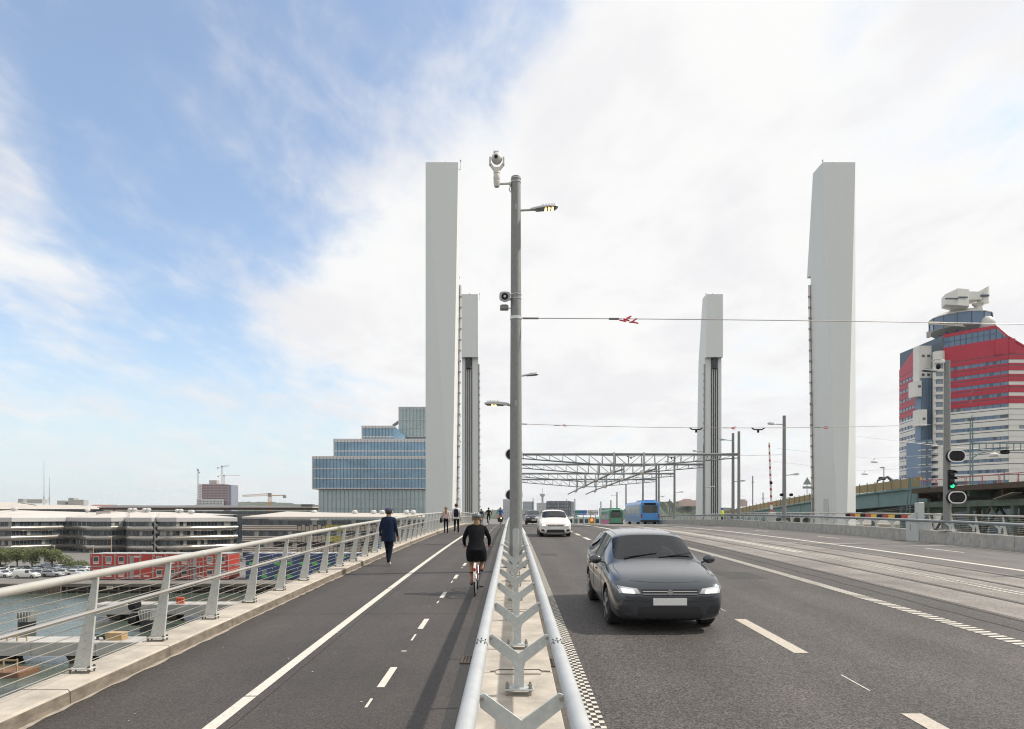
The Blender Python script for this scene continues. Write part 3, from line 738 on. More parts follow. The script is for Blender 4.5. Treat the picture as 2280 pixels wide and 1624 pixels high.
# median pole with the two pill signals, partly hidden behind the first post
def pill(label, x, y, z, group, w=.79, h=.53, rim=True):
    e = thing('lane_signal', label, 'signal', (x,y,z), group)
    def oval(a, b, yy):
        R = []
        for k in range(28):
            t_ = 2*math.pi*k/28; c, s = math.cos(t_), math.sin(t_)
            R.append((x+(a-b)*(1 if c > 0 else -1)*(1 if abs(c) > 1e-6 else 0)+b*c, yy, z+b*s))
        return R
    MB().loft([oval(w/2,h/2,y-.10),oval(w/2,h/2,y+.10)]).build('housing', blk, e)
    if rim:
        a = oval(w/2+.015,h/2+.015,y-.12); b = oval(w/2-.03,h/2-.03,y-.12); c = oval(w/2+.015,h/2+.015,y-.09); d_ = oval(w/2-.03,h/2-.03,y-.09)
        MB().loft([a,b,d_,c,a], cap=False).build('white_rim', M('rim_white', (.78,.78,.76), .5), e)
    for s in (-1,1):
        MB().lathe((x+s*w*.22,y-.105,z),[(h*.33,0),(h*.30,.01)],16,'y').build('lamp_lens', M('dark_lens', (.014,.010,.011), .5, spec=.3), e)
        if rim: continue
        hood = MB(); rr_ = [[(x+s*w*.22+h*.35*math.cos(t_),yy,z+h*.35*math.sin(t_)) for t_ in [math.radians(20+140*k/8) for k in range(9)]] for yy in (y-.10,y-.24)]
        hood.loft(rr_, cap=False, closed=False); hood.build('hood', blk, e)
    return e
GM = 'pill shaped lane signals'
p2y = 31.6; p2x = .08
p2 = pole('lamp_post', 'grey lamp post on the median mostly hidden behind the foreground post', p2x, p2y, PZ(812,31.6), .16, .12, 'lamp posts on the bridge')
luminaire(p2, p2x+.12, p2y, PZ(838,31.6), 1, False)
pill('upper pill signal half hidden behind the foreground lamp post', .09, p2y-.30, PZ(1013,31.4), GM)
pill('lower pill signal half hidden behind the foreground lamp post', .09, p2y-.30, PZ(1103,31.4), GM)
# right pole with signals
RPX = BX+.22
p3 = pole('signal_pole', 'grey pole with signals and a lamp rising from the right barrier near the frame edge', RPX, p2y, PZ(803,31.6), .175, .125, 'lamp posts on the bridge', .56, 'signal pole')
luminaire(p3, RPX-.12, p2y, PZ(829,31.6), -1, False)
sc2 = thing('surveillance_camera', 'white box camera at the top of the right signal pole', 'camera', (RPX-.4, p2y, PZ(812,31.6)))
q = PZ(809,31.6)
MB().bbox(RPX-.62,RPX-.14,p2y-.10,p2y+.10,q,q+.14,.02).build('housing', white, sc2)
MB().box(RPX-.66,RPX-.30,p2y-.12,p2y+.12,q+.14,q+.16).build('sun_visor', white, sc2)
MB().ell((RPX-.42,p2y-.02,q-.17),.10,.10,.12,10,6).build('dome', blk, sc2, True)
pill('upper pill signal on the right signal pole', 20.32, p2y-.32, PZ(1016,31.3), GM)
pill('lower pill signal on the right signal pole', 20.34, p2y-.32, PZ(1108,31.3), GM)
tl = thing('traffic_light', 'three lens traffic light showing green on the right signal pole', 'traffic light', (20.38, p2y-.2, PZ(1068,31.4)))
tx, ty = PX(2121,31.3), p2y-.22; tz = PZ(1068,31.3)
MB().bbox(tx-.13,tx+.13,ty-.06,ty+.14,tz-.46,tz+.46,.03).build('housing', blk, tl)
for k, cc in enumerate((('red_lens_off',(.05,.008,.008),None),('amber_lens_off',(.05,.03,.005),None),('green_lens_lit',(.02,.5,.25),(.02,.75,.35)))):
    zz = tz+.29-.29*k
    MB().lathe((tx,ty-.07,zz),[(.10,0),(.095,.02)],14,'y').build('lens', M(cc[0],cc[1],.3,emit=cc[2],es=1.3), tl)
    MB().loft([[(tx+.12*math.cos(t_),yy,zz+.12*math.sin(t_)) for t_ in [math.radians(5+170*i/8) for i in range(9)]] for yy in (ty-.06,ty-.26)], cap=False, closed=False).build('visor', blk, tl)
MB().beam((tx-.1,ty+.1,tz),(RPX+.1,p2y,tz),.06,.06).build('bracket', clampm, tl)
# ---- poles along the right barrier and the median, drawn down the bridge
names = ['second', 'third', 'fourth', 'fifth', 'sixth', 'seventh', 'eighth', 'ninth', 'tenth', 'eleventh', 'twelfth', 'thirteenth']
rp = [(50.5, 926, True), (60.6, 961, False), (62.2, 965, True), (71.6, 992, True), (84.6, 1018, True), (93.6, 1036, False), (95.2, 1037, True), (105, 1055, True), (120.6, 1078, False), (131, 1096, True), (139, 1114, False)]
RT = {}
for i, (d, top, lamps) in enumerate(rp):
    zt = PZ(top, d)
    e = pole('lamp_post' if lamps else 'overhead_line_pole', f'grey steel pole on the right barrier, {names[i]} from the near signal pole', RPX, d, zt, .15, .12, 'poles along the right barrier', .56, 'lamp post' if lamps else 'pole', 10)
    if lamps:
        luminaire(e, RPX-.1, d, zt-.65, -1, False, .7, .5, .05); luminaire(e, RPX+.1, d, zt-4.4, 1, False, .7, .4, .05)
    RT[d] = e
for i, d in enumerate((50.5, 60.6, 71.6, 84.6, 95.2)):
    pole('overhead_line_pole', f'grey pole on the median behind the foreground post, {names[i]} along', .08, d, PZ(1150-9.4*0-7.6*1520/d, d), .13, .11, 'poles along the median', .12, 'pole', 10)
# ---- overhead line gantries
def gantry(y, z, label):
    e = thing('overhead_line_gantry', label, 'gantry', (10, y, deck(y)), 'overhead line gantries across the road')
    x0, x1 = .2, RPX-.12
    low = lambda x: -.32-.70*min(1, max(0, (x-x0)/(9.0-x0))) if x < 9 else (-1.02 if x < 11.6 else -1.02+.70*(x-11.6)/(x1-11.6))
    MB().tube([(x0,y,z),(x1,y,z)], .115, 10).build('top_chord', galv_far, e, True)
    for s in (-.28,.28):
        MB().tube([(x,y+s*(1 if .3<x<x1 else .2),z+low(x)) for x in (x0,4.5,9.0,11.6,16,x1)], .048, 6).build('bottom_chord', galv_far, e, True)
    ns = 17; st = MB(); dg = MB()
    xs = [x0+(x1-x0)*(k+.7)/ns for k in range(ns)]
    for k, x in enumerate(xs):
        for s in (-.28,.28):
            st.tube([(x,y,z-.05),(x,y+s,z+low(x))], .028, 5)
            if k < ns-1:
                xa, xb = (x, xs[k+1]) if x < 10 else (xs[k+1], x)
                dg.tube([(xa,y,z-.05),(xb,y+s,z+low(xb))], .019, 5)
    st.build('struts', galv_far, e); dg.build('diagonals', galv_far, e)
    for x in (9.05, 11.7):
        MB().tube([(x,y-.1,z+.16),(x,y-.1,z-1.65)], .10, 8).build('hanger', galv, e, True)
        MB().ell((x-.2,y-.25,z-1.62),.22,.2,.22,8,6).build('insulator', M('insulator_pale', (.55,.52,.47), .5), e, True)
    return e
for d, py, lab in ((60.6,1012,'nearest of the four grey truss gantries over the road'),(71.6,1034.5,'second nearest truss gantry over the road'),(84.6,1055,'third truss gantry over the road'),(95.2,1068,'farthest of the four truss gantries over the road')):
    gantry(d, PZ(py,d), lab)
for x, lab in ((9.05,'left overhead conductor rail slung beneath the gantries'),(11.75,'right overhead conductor rail slung beneath the gantries')):
    e = thing('conductor_rail', lab, 'conductor rail', (x,60,6), 'overhead conductor rails')
    MB().tube([(x+.5,58.5,PZ(1045,58.5)),(x,60.6,PZ(1052,60.6)),(x,80,PZ(1078,80)),(x-.05,95.2,PZ(1091,95.2)),(x-.6,103,PZ(1101,103))], .075, 6).build('rail', galv_far, e, True)
    for d, py in ((60.6,1052),(71.6,1068),(84.6,1082),(95.2,1091)):
        MB().tube([(x,d,PZ(py,d)),(x,d,PZ(py,d)+.75)], .03, 5).build('dropper', galv_far, e)
# ---- cross wires
wirem = M('span_wire_steel', (.28,.26,.25), .5, .5); redr = M('red_ribbon', (.60,.05,.07), .7)
def span(label, y, x0, z0, x1, z1, sag, flags=(), hats=(), r=.012):
    e = thing('span_wire', label, 'wire', (x0,y,z0), 'cross wires over the road')
    n = 24; f = lambda x: z0+(z1-z0)*(x-x0)/(x1-x0)-sag*4*((x-x0)/(x1-x0))*(1-(x-x0)/(x1-x0))
    MB().tube([(x0+(x1-x0)*i/n,y,f(x0+(x1-x0)*i/n)) for i in range(n+1)], r, 5).build('wire', wirem, e, True)
    MB().tube([(x0+.05,y,z0),(x0+.5,y,f(x0+.5))], .028, 6).build('turnbuckle', wirem, e, True)
    for x in flags:
        z = f(x); q = MB(); rnd = random.Random(int(x*10)); sz = .62 if y > 25 else 1.0
        MB().tube([(x-.38,y,z),(x-.1,y,z)], .03*sz, 6).build('insulator', M('insulator_dark', (.10,.10,.10), .4), e, True)
        for k in range(7):
            a = Vector((x+rnd.uniform(-.1,.3)*sz, y+rnd.uniform(-.06,.06), z+rnd.uniform(-.11,.05)*sz)); b = a+Vector((rnd.uniform(.08,.24), rnd.uniform(-.05,.05), rnd.uniform(-.07,.09)))*sz
            q.beam(a, b, .04*sz, .012, (rnd.random(), rnd.random(), rnd.random()))
        q.build('ribbon', redr, e)
    for x in hats:
        z = f(x); q = MB(); q.beam((x-.30,y,z-.0),(x-.18,y,z-.08),.04,.05); q.beam((x-.18,y,z-.08),(x+.18,y,z-.08),.04,.05); q.beam((x+.18,y,z-.08),(x+.30,y,z-.0),.04,.05); q.box(x-.04,x+.04,y-.04,y+.04,z-.22,z-.07)
        q.build('section_hanger', blk, e)
    return e
p0 = pole('lamp_post', 'grey lamp post on the right barrier holding the nearest cross wire', RPX, 19.3, 9.3, .16, .12, 'lamp posts on the bridge', .56)
span('nearest cross wire with a red ribbon, tied to the foreground lamp post', 19.3, P1X+.14, PZ(709,19.3), RPX-.12, PZ(732,19.3), -.05, (PX(1386,19.3),))
span('second cross wire with black hangers, between the pill signal poles', p2y, .2, PZ(944,31.6), RPX-.12, PZ(945,31.6), .18, (PX(1252,31.6),PX(1628,31.6),PX(1832,31.6)), (PX(1550,31.6),PX(1688,31.6)))
span('third cross wire reaching the pole near the raised barrier arm', 50.5, .2, PZ(1010,50.5), RPX-.1, PZ(1013,50.5), .15, (), (8.8,11.8))
# ---- raised barrier arm and footway swing barrier
gx, gy = 20.75, 54.5
gt = thing('raised_barrier_arm', 'red and white barrier arm standing upright beside the right railing', 'barrier arm', (gx,gy,deck(gy)))
z0, z1 = deck(gy)+.6, PZ(986,gy)
MB().bbox(gx-.22,gx+.22,gy-.25,gy+.25,deck(gy),deck(gy)+1.25,.02).build('machine_box', M('machine_grey', (.50,.49,.46), .6), gt)
n = 30
for k in range(n):
    a, b = z0+.5+(z1-z0-.5)*k/n, z0+.5+(z1-z0-.5)*(k+1)/n
    tl_ = lambda z: -.22*(z-z0)/(z1-z0)
    w = .085-.03*k/n
    MB().loft([[(gx+tl_(a)-w,gy-.03,a),(gx+tl_(a)+w,gy-.03,a),(gx+tl_(a)+w,gy+.03,a),(gx+tl_(a)-w,gy+.03,a)],[(gx+tl_(b)-w,gy-.03,b),(gx+tl_(b)+w,gy-.03,b),(gx+tl_(b)+w,gy+.03,b),(gx+tl_(b)-w,gy+.03,b)]]).build('arm_section', M('arm_red', (.42,.06,.05), .5) if k % 3 == 1 else white, gt)
MB().lathe((gx-.1,gy-.12,z0+3.0),[(.12,0),(.12,.05)],10,'y').build('warning_lamp', blk, gt)
fx, fy = 22.5, 37.7
fg = thing('footway_barrier', 'striped yellow and red swing barrier along the footway with a grey machine post', 'barrier arm', (fx,fy,deck(fy)))
z = deck(fy)
MB().bbox(fx-.16,fx+.16,fy-.2,fy+.2,z,z+1.9,.02).build('machine_post', galv_matt, fg)
MB().beam((fx-.55,fy+.02,z+.95),(fx-.12,fy,z+1.25),.1,.3).build('arm_foot', galv_matt, fg)
for k in range(14):
    a = fy+.3+k*.72; cc = ('arm_yellow','arm_red','arm_black')[k % 3]
    xa = fx+.03*k
    mat = M('arm_yellow', (.75,.50,.05), .5) if k % 3 == 0 else (MATS['arm_red'] if k % 3 == 1 else blk)
    if k > 11: mat = white
    MB().box(xa-.05,xa+.05,a,a+.72,deck(a)+1.0,deck(a)+1.2).build('arm_section', mat, fg)
for dz in (1.75,1.6):
    MB().tube([(fx,fy+.1,z+dz),(fx+.25,fy+7.5,deck(fy+7.5)+1.2)], .012, 4).build('stay_wire', wirem, fg)
# beacon box lights on the lamp post beside the raised arm
for i, s in enumerate((-.35,.35)):
    e = thing('warning_light', ('left' if i == 0 else 'right')+' black warning light low on the pole beside the raised barrier arm', 'warning light', (RPX+s,50.2,PZ(1096,50)))
    zz = PZ(1102,50)
    MB().lathe((RPX+s,50.0,zz),[(.11,0),(.11,.22)],12,'y').build('housing', blk, e)
    MB().beam((RPX,50.5,zz-.25),(RPX+s,50.2,zz-.2),.06,.06).build('bracket', clampm, e)
    MB().lathe((RPX+s,49.985,zz),[(.08,0),(.08,.012)],12,'y').build('lens', M('dark_lens', (.022,.012,.014)), e)
# ------------------------------------------------------------------ quay across the water
qt = M('quay_timber', (.085,.070,.055), .9, var=.45, vs=.8, c2=(.04,.035,.03))
qk = thing('quay_wall', 'dark timber quay wall along the far bank', 'quay', (-70, QY, QZ))
MB().box(-180, 60, QY, QY+1.22, QZ-.55, QZ+.05).build('cap_beam', M('cap_beam_concrete', (.13,.115,.095), .9, var=.35, vs=.6), qk)
MB().box(-180, 60, QY+.9, QY+1.3, WZ-1, QZ-.55).build('back_wall', qt, qk)
pm_ = MB().tube([(0,0,WZ-.5-QZ),(0,0,-.5)], .19, 7).mesh('pile'); pm_.materials.append(M('pile_wood', (.16,.13,.10), .9, var=.4, vs=1.5))
for i in range(58): inst(pm_, 'pile', qk, (-70+i*2.1, .45+random.uniform(-.1,.1), 0))
for i in range(26): inst(pm_, 'pile', qk, (-31+i*.42, -.12, .45+random.uniform(-.15,.15)), 0)
MB().tube([(-180,QY+.3,WZ+.45),(60,QY+.3,WZ+.45)], .16, 6).build('waler', qt, qk)
def text(name, body, size, loc, mat, parent, rot=(math.radians(90),0,0), align='CENTER'):
    c = bpy.data.curves.new(name, 'FONT'); c.body = body; c.size = size; c.align_x = align; c.align_y = 'CENTER'; c.extrude = .004
    o = bpy.data.objects.new(name, c); col.objects.link(o); o.data.materials.append(mat)
    dg = bpy.context.evaluated_depsgraph_get(); me = bpy.data.meshes.new_from_object(o.evaluated_get(dg)); bpy.data.objects.remove(o)
    o = bpy.data.objects.new(name, me); col.objects.link(o)
    o.rotation_euler = rot; o.location = loc
    if parent: put(o, parent)
    return o
qx = PX(245, QY)
qs = thing('berth_number_board', 'pale board with the berth number on the quay wall', 'sign', (qx, QY-.05, QZ-.9))
MB().box(qx-.62,qx+.62,QY-.08,QY-.03,QZ-1.05,QZ-.40).build('board', M('board_cream', (.55,.50,.38), .7), qs)
text('number', '204', .62, (qx,QY-.088,QZ-.73), M('text_black', (.02,.02,.02), .7), qs)
# ---- site cabins, two storeys
cab_red = M('cabin_red', (.42,.045,.030), .55, var=.08, vs=.7); cab_blue = M('cabin_blue', (.035,.075,.20), .55, var=.10, vs=.7)
cab_frame = M('cabin_frame', (.34,.33,.32), .6); cab_frame_b = M('cabin_frame_blue', (.045,.07,.15), .6)
glassd = M('window_glass_dark', (.035,.05,.055), .12, spec=.6); glassl = M('window_glass_pale', (.17,.22,.22), .2, spec=.6)
plate = M('plate_white', (.62,.58,.54), .6); green_p = M('plate_green', (.10,.42,.10), .6); doorm = M('cabin_door', (.30,.31,.32), .6)
def meshof(mb, mat):
    me = mb.mesh('piece'); me.materials.append(mat); return me
W_, D_, H_ = 2.68, 6.0, 2.72
cb_body = {k: meshof(MB().box(.08,W_-.08,.02,D_,.08,H_-.10), m_) for k, m_ in (('red',cab_red),('blue',cab_blue))}
fr = MB()
for x in (0, W_-.12): fr.box(x,x+.12,-.03,.10,.0,H_); fr.box(x,x+.12,D_-.1,D_+.03,.0,H_)
fr.box(.12,W_-.12,-.03,.09,H_-.14,H_); fr.box(.12,W_-.12,-.03,.09,0,.11); fr.box(0,.11,.1,D_-.1,H_-.12,H_-.002); fr.box(W_-.11,W_,.1,D_-.1,H_-.12,H_-.002)
cb_fr = {'red': meshof(fr, cab_frame), 'blue': meshof(fr, cab_frame_b)}
cb_roof = meshof(MB().box(.04,W_-.04,.04,D_-.04,H_-.12,H_-.04), M('cabin_roof', (.42,.41,.40), .7))
wx0 = .70
cb_win_b = meshof(MB().box(wx0,wx0+1.25,-.015,.05,.95,2.1), M('window_frame_navy', (.03,.045,.09), .6))
cb_win = meshof(MB().box(wx0,wx0+1.25,-.015,.05,.95,2.1), M('window_frame_white', (.66,.62,.56), .6))
cb_pane = {0: meshof(MB().box(wx0+.09,wx0+1.16,-.025,.02,1.04,2.01), glassd), 1: meshof(MB().box(wx0+.09,wx0+1.16,-.025,.02,1.04,2.01), glassl)}
cb_plate = {'red': meshof(MB().box(.72,1.92,-.02,.03,.48,.80), plate), 'blue': meshof(MB().box(.72,1.92,-.02,.03,.30,.85), green_p)}
cb_door = meshof(MB().box(.42,1.26,-.015,.04,.12,2.2), doorm)
cb_lamp = meshof(MB().lathe((.35,-.04,2.2),[(.10,0),(.10,.06)],10,'y'), plate)
ordn = ['first','second','third','fourth','fifth','sixth','seventh','eighth','ninth','tenth','eleventh']
def cabin(colour, i, lvl, x, y, z, kind):
    row = 'upper' if lvl else 'lower'
    e = thing('site_cabin', f'{colour} site cabin on the quay, {ordn[i]} from the left in the {row} row', 'cabin', (x,y,z), f'{colour} site cabins on the quay')
    inst(cb_body[colour], 'body', e, (0,0,0)); inst(cb_fr[colour], 'frame', e, (0,0,0)); inst(cb_roof, 'roof', e, (0,0,0))
    if kind == 'w':
        w = inst(cb_win if colour == 'red' else cb_win_b, 'window', e, (0,0,0)); inst(cb_pane[random.randint(0,1)], 'pane', w, (0,0,0)); inst(cb_plate[colour], 'nameplate', e, (0,0,0))
    elif kind == 'd':
        inst(cb_door, 'door', e, (0,0,0)); inst(cb_plate[colour], 'nameplate', e, (.62,0,.0 if lvl == 0 else 1.4))
    else: inst(cb_plate[colour], 'nameplate', e, (0,0,0))
    inst(cb_lamp, 'lamp', e, (0,0,0))
cy = 146.0; cx0 = PX(200, cy)
for lvl in range(2):
    for i, k in enumerate('wwwdpwwwdww'[:11]): cabin('red', i, lvl, cx0+i*(W_+.02), cy, QZ+.15+lvl*(H_+.05), k)
for lvl in range(2):
    for i, k in enumerate('wwwwwwwdw'): cabin('blue', i, lvl, PX(545, cy)+i*(W_+.02), cy+.5, QZ+.15+lvl*(H_+.05), k)
# outside stair of the red cabins
st = thing('cabin_stair', 'steel stair climbing the front of the red site cabins', 'stair', (cx0+19, cy-1, QZ))
s0 = Vector((cx0+17.2, cy-.75, QZ+.1)); s1 = Vector((cx0+21.6, cy-.75, QZ+3.0))
for yo in (-.45,.45):
    MB().beam(s0+Vector((0,yo,0)), s1+Vector((0,yo,0)), .05, .22).build('stringer', cab_frame, st)
    MB().beam(s0+Vector((0,yo,1)), s1+Vector((0,yo,1)), .05, .05).build('handrail', cab_frame, st)
for k in range(12):
    c = s0.lerp(s1, (k+.5)/12); MB().box(c.x-.14,c.x+.14,c.y-.44,c.y+.44,c.z-.02,c.z+.02).build('tread', cab_frame, st)
MB().box(s1.x,s1.x+2.6,cy-1.25,cy-.04,QZ+2.9,QZ+3.0).build('landing', cab_frame, st)
for k in range(3): MB().box(s1.x+k*1.2,s1.x+k*1.2+.06,cy-1.22,cy-1.16,QZ,QZ+4.0).build('landing_post', cab_frame, st)
# ---- facades
def offset_pts(pts):
    ns = []
    for i in range(len(pts)):
        a = Vector(pts[max(i-1,0)]); b = Vector(pts[min(i+1,len(pts)-1)]); d = (b-a).normalized(); n = Vector((d.y,-d.x)); ns.append(n)
    return ns
def sweep(mb, pts, prof):
    ns = offset_pts(pts)
    rings = [[(p[0]+n.x*o, p[1]+n.y*o, z) for o, z in prof] for p, n in zip(pts, ns)]
    return mb.loft(rings, cap=True)
def densify(pts, step):
    out = []
    for a, b in zip(pts, pts[1:]):
        L = (Vector(b)-Vector(a)).length; n = max(1, round(L/step))
        out += [(a[0]+(b[0]-a[0])*i/n, a[1]+(b[1]-a[1])*i/n) for i in range(n)]
    return out+[pts[-1]]
def window_strip(name, pts, z0, z1, mats, parent, step=1.25, inset=-.02, mull=True, rnd=None, w=(6,2,1)):
    rnd = rnd or random.Random(1)
    dp = densify(pts, step); ns = offset_pts(dp); m = MB(); q = MB()
    for (a, na), (b, nb) in zip(list(zip(dp,ns)), list(zip(dp,ns))[1:]):
        m.mi = rnd.choices(range(len(mats)), w[:len(mats)])[0]
        m.quad((a[0]+na.x*inset,a[1]+na.y*inset,z0),(b[0]+nb.x*inset,b[1]+nb.y*inset,z0),(b[0]+nb.x*inset,b[1]+nb.y*inset,z1),(a[0]+na.x*inset,a[1]+na.y*inset,z1))
        if mull: q.beam((a[0]+na.x*.03,a[1]+na.y*.03,z0),(a[0]+na.x*.03,a[1]+na.y*.03,z1),.10,.10)
    o = m.build(name, mats, parent, fix=False)
    if mull: q.build('mullions', M('mullion_grey', (.16,.17,.17), .5, .3), o)
    return o
gA = [M('office_glass_dark', (.022,.030,.036), .10, spec=.6), M('office_glass_mid', (.07,.09,.095), .15, spec=.6), M('office_blind', (.30,.30,.27), .7)]
silver = M('polished_cladding', (.36,.335,.30), .22, .70, var=.16, vs=.35, aniso=(1,1,5))
roof_w = M('roof_white_membrane', (.53,.49,.45), .75, var=.08, vs=.2); fascia = M('fascia_ribbed', (.46,.45,.44), .6, var=.1, vs=2)
A = [(-60,252),(26,252),(147,270),(168,269),(198,256),(248,256),(281,261),(290,253),(338,251),(347,256),(356,252),(392,252),(527,270)]
Ap = [(PX(x,d), d) for x, d in A]
ba = thing('office_building', 'wavy silver office block with polished round metal bands behind the red cabins', 'building', (Ap[6][0], 258, QZ))
back = [(Ap[-1][0]+2, 300), (Ap[0][0], 300)]
MB().prism([(x,y+.25) for x,y in Ap]+back, QZ-.2, 1.7).build('core', gA[0], ba)
for k in range(5):
    zt = .2 - 3.55*k
    window_strip('window_band', Ap, zt-1.55, zt, gA, ba, 1.3, rnd=random.Random(k+3))
    c = zt-1.55-1.0; prof = [(-.1,c+1.0)]+[(.15+.95*math.cos(math.radians(a)), c+.98*math.sin(math.radians(a))) for a in range(80,-81,-20)]+[(-.1,c-1.0)]
    if k < 4: sweep(MB(), densify(Ap, 6), prof).build('metal_band', silver, ba, True)
sweep(MB(), Ap, [(-.2,.2),(.55,.2),(.55,1.62),(.35,1.78),(-.2,1.78)]).build('roof_fascia', fascia, ba)
m = MB(); rid = [(PX(x,275)*1.0, 275+(8 if 100 < x < 200 else 0), PZ(y,275)) for x, y in ((-70,1141),(26,1136),(147,1140),(168,1141),(198,1141),(248,1139),(281,1140),(290,1139),(338,1140),(347,1140),(356,1140),(392,1141),(470,1147))]
fr_ = [(x,y-.3,1.79) for x,y in Ap]
for i in range(len(fr_)-1): m.quad(fr_[i],fr_[i+1],rid[i+1],rid[i])
bk = [(p[0],302,PZ(1146,302)) for p in rid]
for i in range(len(rid)-1): m.quad(rid[i],rid[i+1],bk[i+1],bk[i])
m.build('roof', roof_w, ba, fix=False)
vm = meshof(MB().lathe((0,0,0),[(.6,0),(.6,.9),(.95,1.0),(.95,1.5),(.5,1.9)],10), M('vent_grey', (.55,.55,.54), .5, .3))
for x, y in ((34,1137),(30,1137),(195,1140),(290,1139),(300,1139),(322,1139),(331,1139),(395,1141),(403,1141),(424,1143),(428,1143)):
    inst(vm, 'roof_vent', ba, (PX(x,272)-ba.location.x, 272-258, PZ(y,272)-QZ-.6))
MB().box(PX(214,268),PX(246,268),268,272,PZ(1148,268),PZ(1139,268)).build('plant_room', M('plant_grey', (.45,.43,.40), .7), ba)
# outside spiral stair of the silver block
ss = MB(); sx_, sy_ = PX(345,247), 247
for k in range(60):
    t_ = k*.5; z_ = -11.3+k*.2; ss.beam((sx_,sy_,z_),(sx_+1.1*math.cos(t_),sy_+1.1*math.sin(t_),z_),.35,.05)
ss.tube([(sx_,sy_,-11.4),(sx_,sy_,1)],.12,6); ss.build('spiral_stair', galv, ba)
# building with striped and yellow panels
B = [(541,207),(566,205),(662,205),(760,206),(880,209),(1010,215)]
Bp = [(PX(x,d), d) for x, d in B]
bb = thing('office_building', 'low office block with striped metal and mustard panels behind the blue cabins', 'building', (Bp[2][0], 212, QZ))
MB().prism([(x,y+.25) for x,y in Bp]+[(Bp[-1][0]+1,245),(Bp[0][0],245)], QZ-.2, .9).build('core', gA[0], bb)
tan_p = M('panel_tan', (.36,.31,.25), .6, var=.1, vs=.6); must = M('panel_mustard', (.36,.32,.07), .6, var=.08, vs=.5); strip_m = M('corrugated_silver', (.48,.43,.38), .35, .6)
def sub(pts, i, j): return pts[i:j+1]
for k in range(4):
    zt = 1.0-3.32*k
    window_strip('window_band', Bp, zt-1.35, zt, gA, bb, 1.5, rnd=random.Random(k+31))
    zb_, zt_ = zt-1.35-1.85, zt-1.35
    if k < 3 or True:
        n = 3; prof = [(-.1,zt_)]
        for r in range(n):
            c = zt_-(r+.5)*(zt_-zb_)/n; h = (zt_-zb_)/n/2
            prof += [(.1+.32*math.cos(math.radians(a)), c+h*.96*math.sin(math.radians(a))) for a in (75,40,0,-40,-75)]
        prof.append((-.1,zb_))
        sweep(MB(), densify([Bp[0],Bp[1],Bp[2]], 8), prof).build('striped_band', strip_m, bb, True)
        dp = densify(Bp[2:], 1.15); rnd = random.Random(k+5); mm_ = MB(); tt = MB(); dd = MB()
        for i, (a, b) in enumerate(zip(dp, dp[1:])):
            pxa = 1140+a[0]/a[1]*1520
            tgt = tt if (718 < pxa < 762 and k < 2) else mm_
            if tgt is mm_: 
                dd.beam((a[0],a[1]-.12,zb_),(a[0],a[1]-.12,zt_),.16,.12)
            tgt.box(a[0]+.06,b[0]-.06,min(a[1],b[1])-.10,max(a[1],b[1])+.1,zb_,zt_-(.45 if (tgt is mm_ and i % 2 == 0 and k < 1) else 0))
        mm_.build('tan_panels', tan_p, bb); tt.build('mustard_panels', must, bb); dd.build('panel_joints', M('joint_dark', (.06,.055,.05), .8), bb)
ro = MB(); ev = [(x, y-.9, PZ(1155,205)) for x, y in Bp]; ev2 = [(p[0],p[1],p[2]+.55) for p in ev]
for i in range(len(ev)-1): ro.quad(ev[i],ev[i+1],ev2[i+1],ev2[i])
rg = [(PX(640,226),226,PZ(1139,226))]*3+[(PX(750,228),228,PZ(1142,228)),(PX(880,231),231,PZ(1143,231)),(PX(1000,236),236,PZ(1144,236))]
for i in range(len(ev2)-1): ro.quad(ev2[i],ev2[i+1],rg[i+1],rg[i])
ro.quad(ev2[0], rg[0], (PX(640,226)-10,246,PZ(1150,246)), (ev2[0][0],246,PZ(1150,246)))
ro.build('roof', M('roof_beige', (.50,.46,.41), .8, var=.08, vs=.3), bb, fix=False)
for x in (790,832,851,868,905,920,700): inst(vm, 'roof_vent', bb, (PX(x,224)-bb.location.x, 224-212, PZ(1147,224)-QZ-.3))
MB().box(PX(735,222),PX(770,222),222,225,PZ(1150,222)-.2,PZ(1144,222)).build('skylight', white, bb)
# back row office with brown eaves
bc = thing('office_building', 'long office block with dark flat roof and brown eaves behind the silver block', 'building', (PX(450,330), 335, QZ))
x0, x1 = PX(228,330), PX(690,330)
MB().box(x0,x1,331,355,QZ-.2,PZ(1139,330)).build('core', M('render_grey', (.30,.30,.29), .8), bc)
window_strip('window_band', [(x0,330.9),(x1,330.9)], PZ(1146,330), PZ(1138.5,330), [gA[1],gA[0],gA[2]], bc, 2.2)
MB().box(x0-1,x1+1,329,357,PZ(1134.5,330),PZ(1131,330)).build('eaves', M('eaves_brown', (.11,.065,.05), .8), bc)
MB().box(x0-1.6,x1+1.6,328.4,357.6,PZ(1130.8,330),PZ(1129,330)).build('roof_edge', roof_w, bc)
MB().loft([[(x0-1,329,PZ(1129,330)),(x1,329,PZ(1129,330)),(x1-8,356,PZ(1129,330)),(x0-1,356,PZ(1129,330))],[(x0,340,PZ(1125.5,340)),(x1-30,340,PZ(1126,340)),(x1-30,350,PZ(1126,340)),(x0,350,PZ(1125.5,340))]]).build('roof', M('roof_dark', (.14,.14,.14), .85), bc)
for x, w, h in ((547,12,4),(455,5,3),(670,26,7)): MB().box(PX(x,345),PX(x+w,345),345,349,PZ(1130,345),PZ(1130-h,345)).build('roof_unit', M('unit_dark', (.10,.10,.10), .7), bc)
MB().box(PX(520,300),PX(558,300),300,312,QZ,PZ(1147,300)).build('stair_block', M('render_slate', (.19,.185,.18), .8), bc)
bd = thing('office_building', 'glazed office block with hipped beige roof at the left edge behind the silver block', 'building', (PX(100,335), 340, QZ))
x0, x1 = PX(-60,335), PX(228,335)
MB().box(x0,x1,336,360,QZ-.2,PZ(1139,335)).build('core', gA[0], bd)
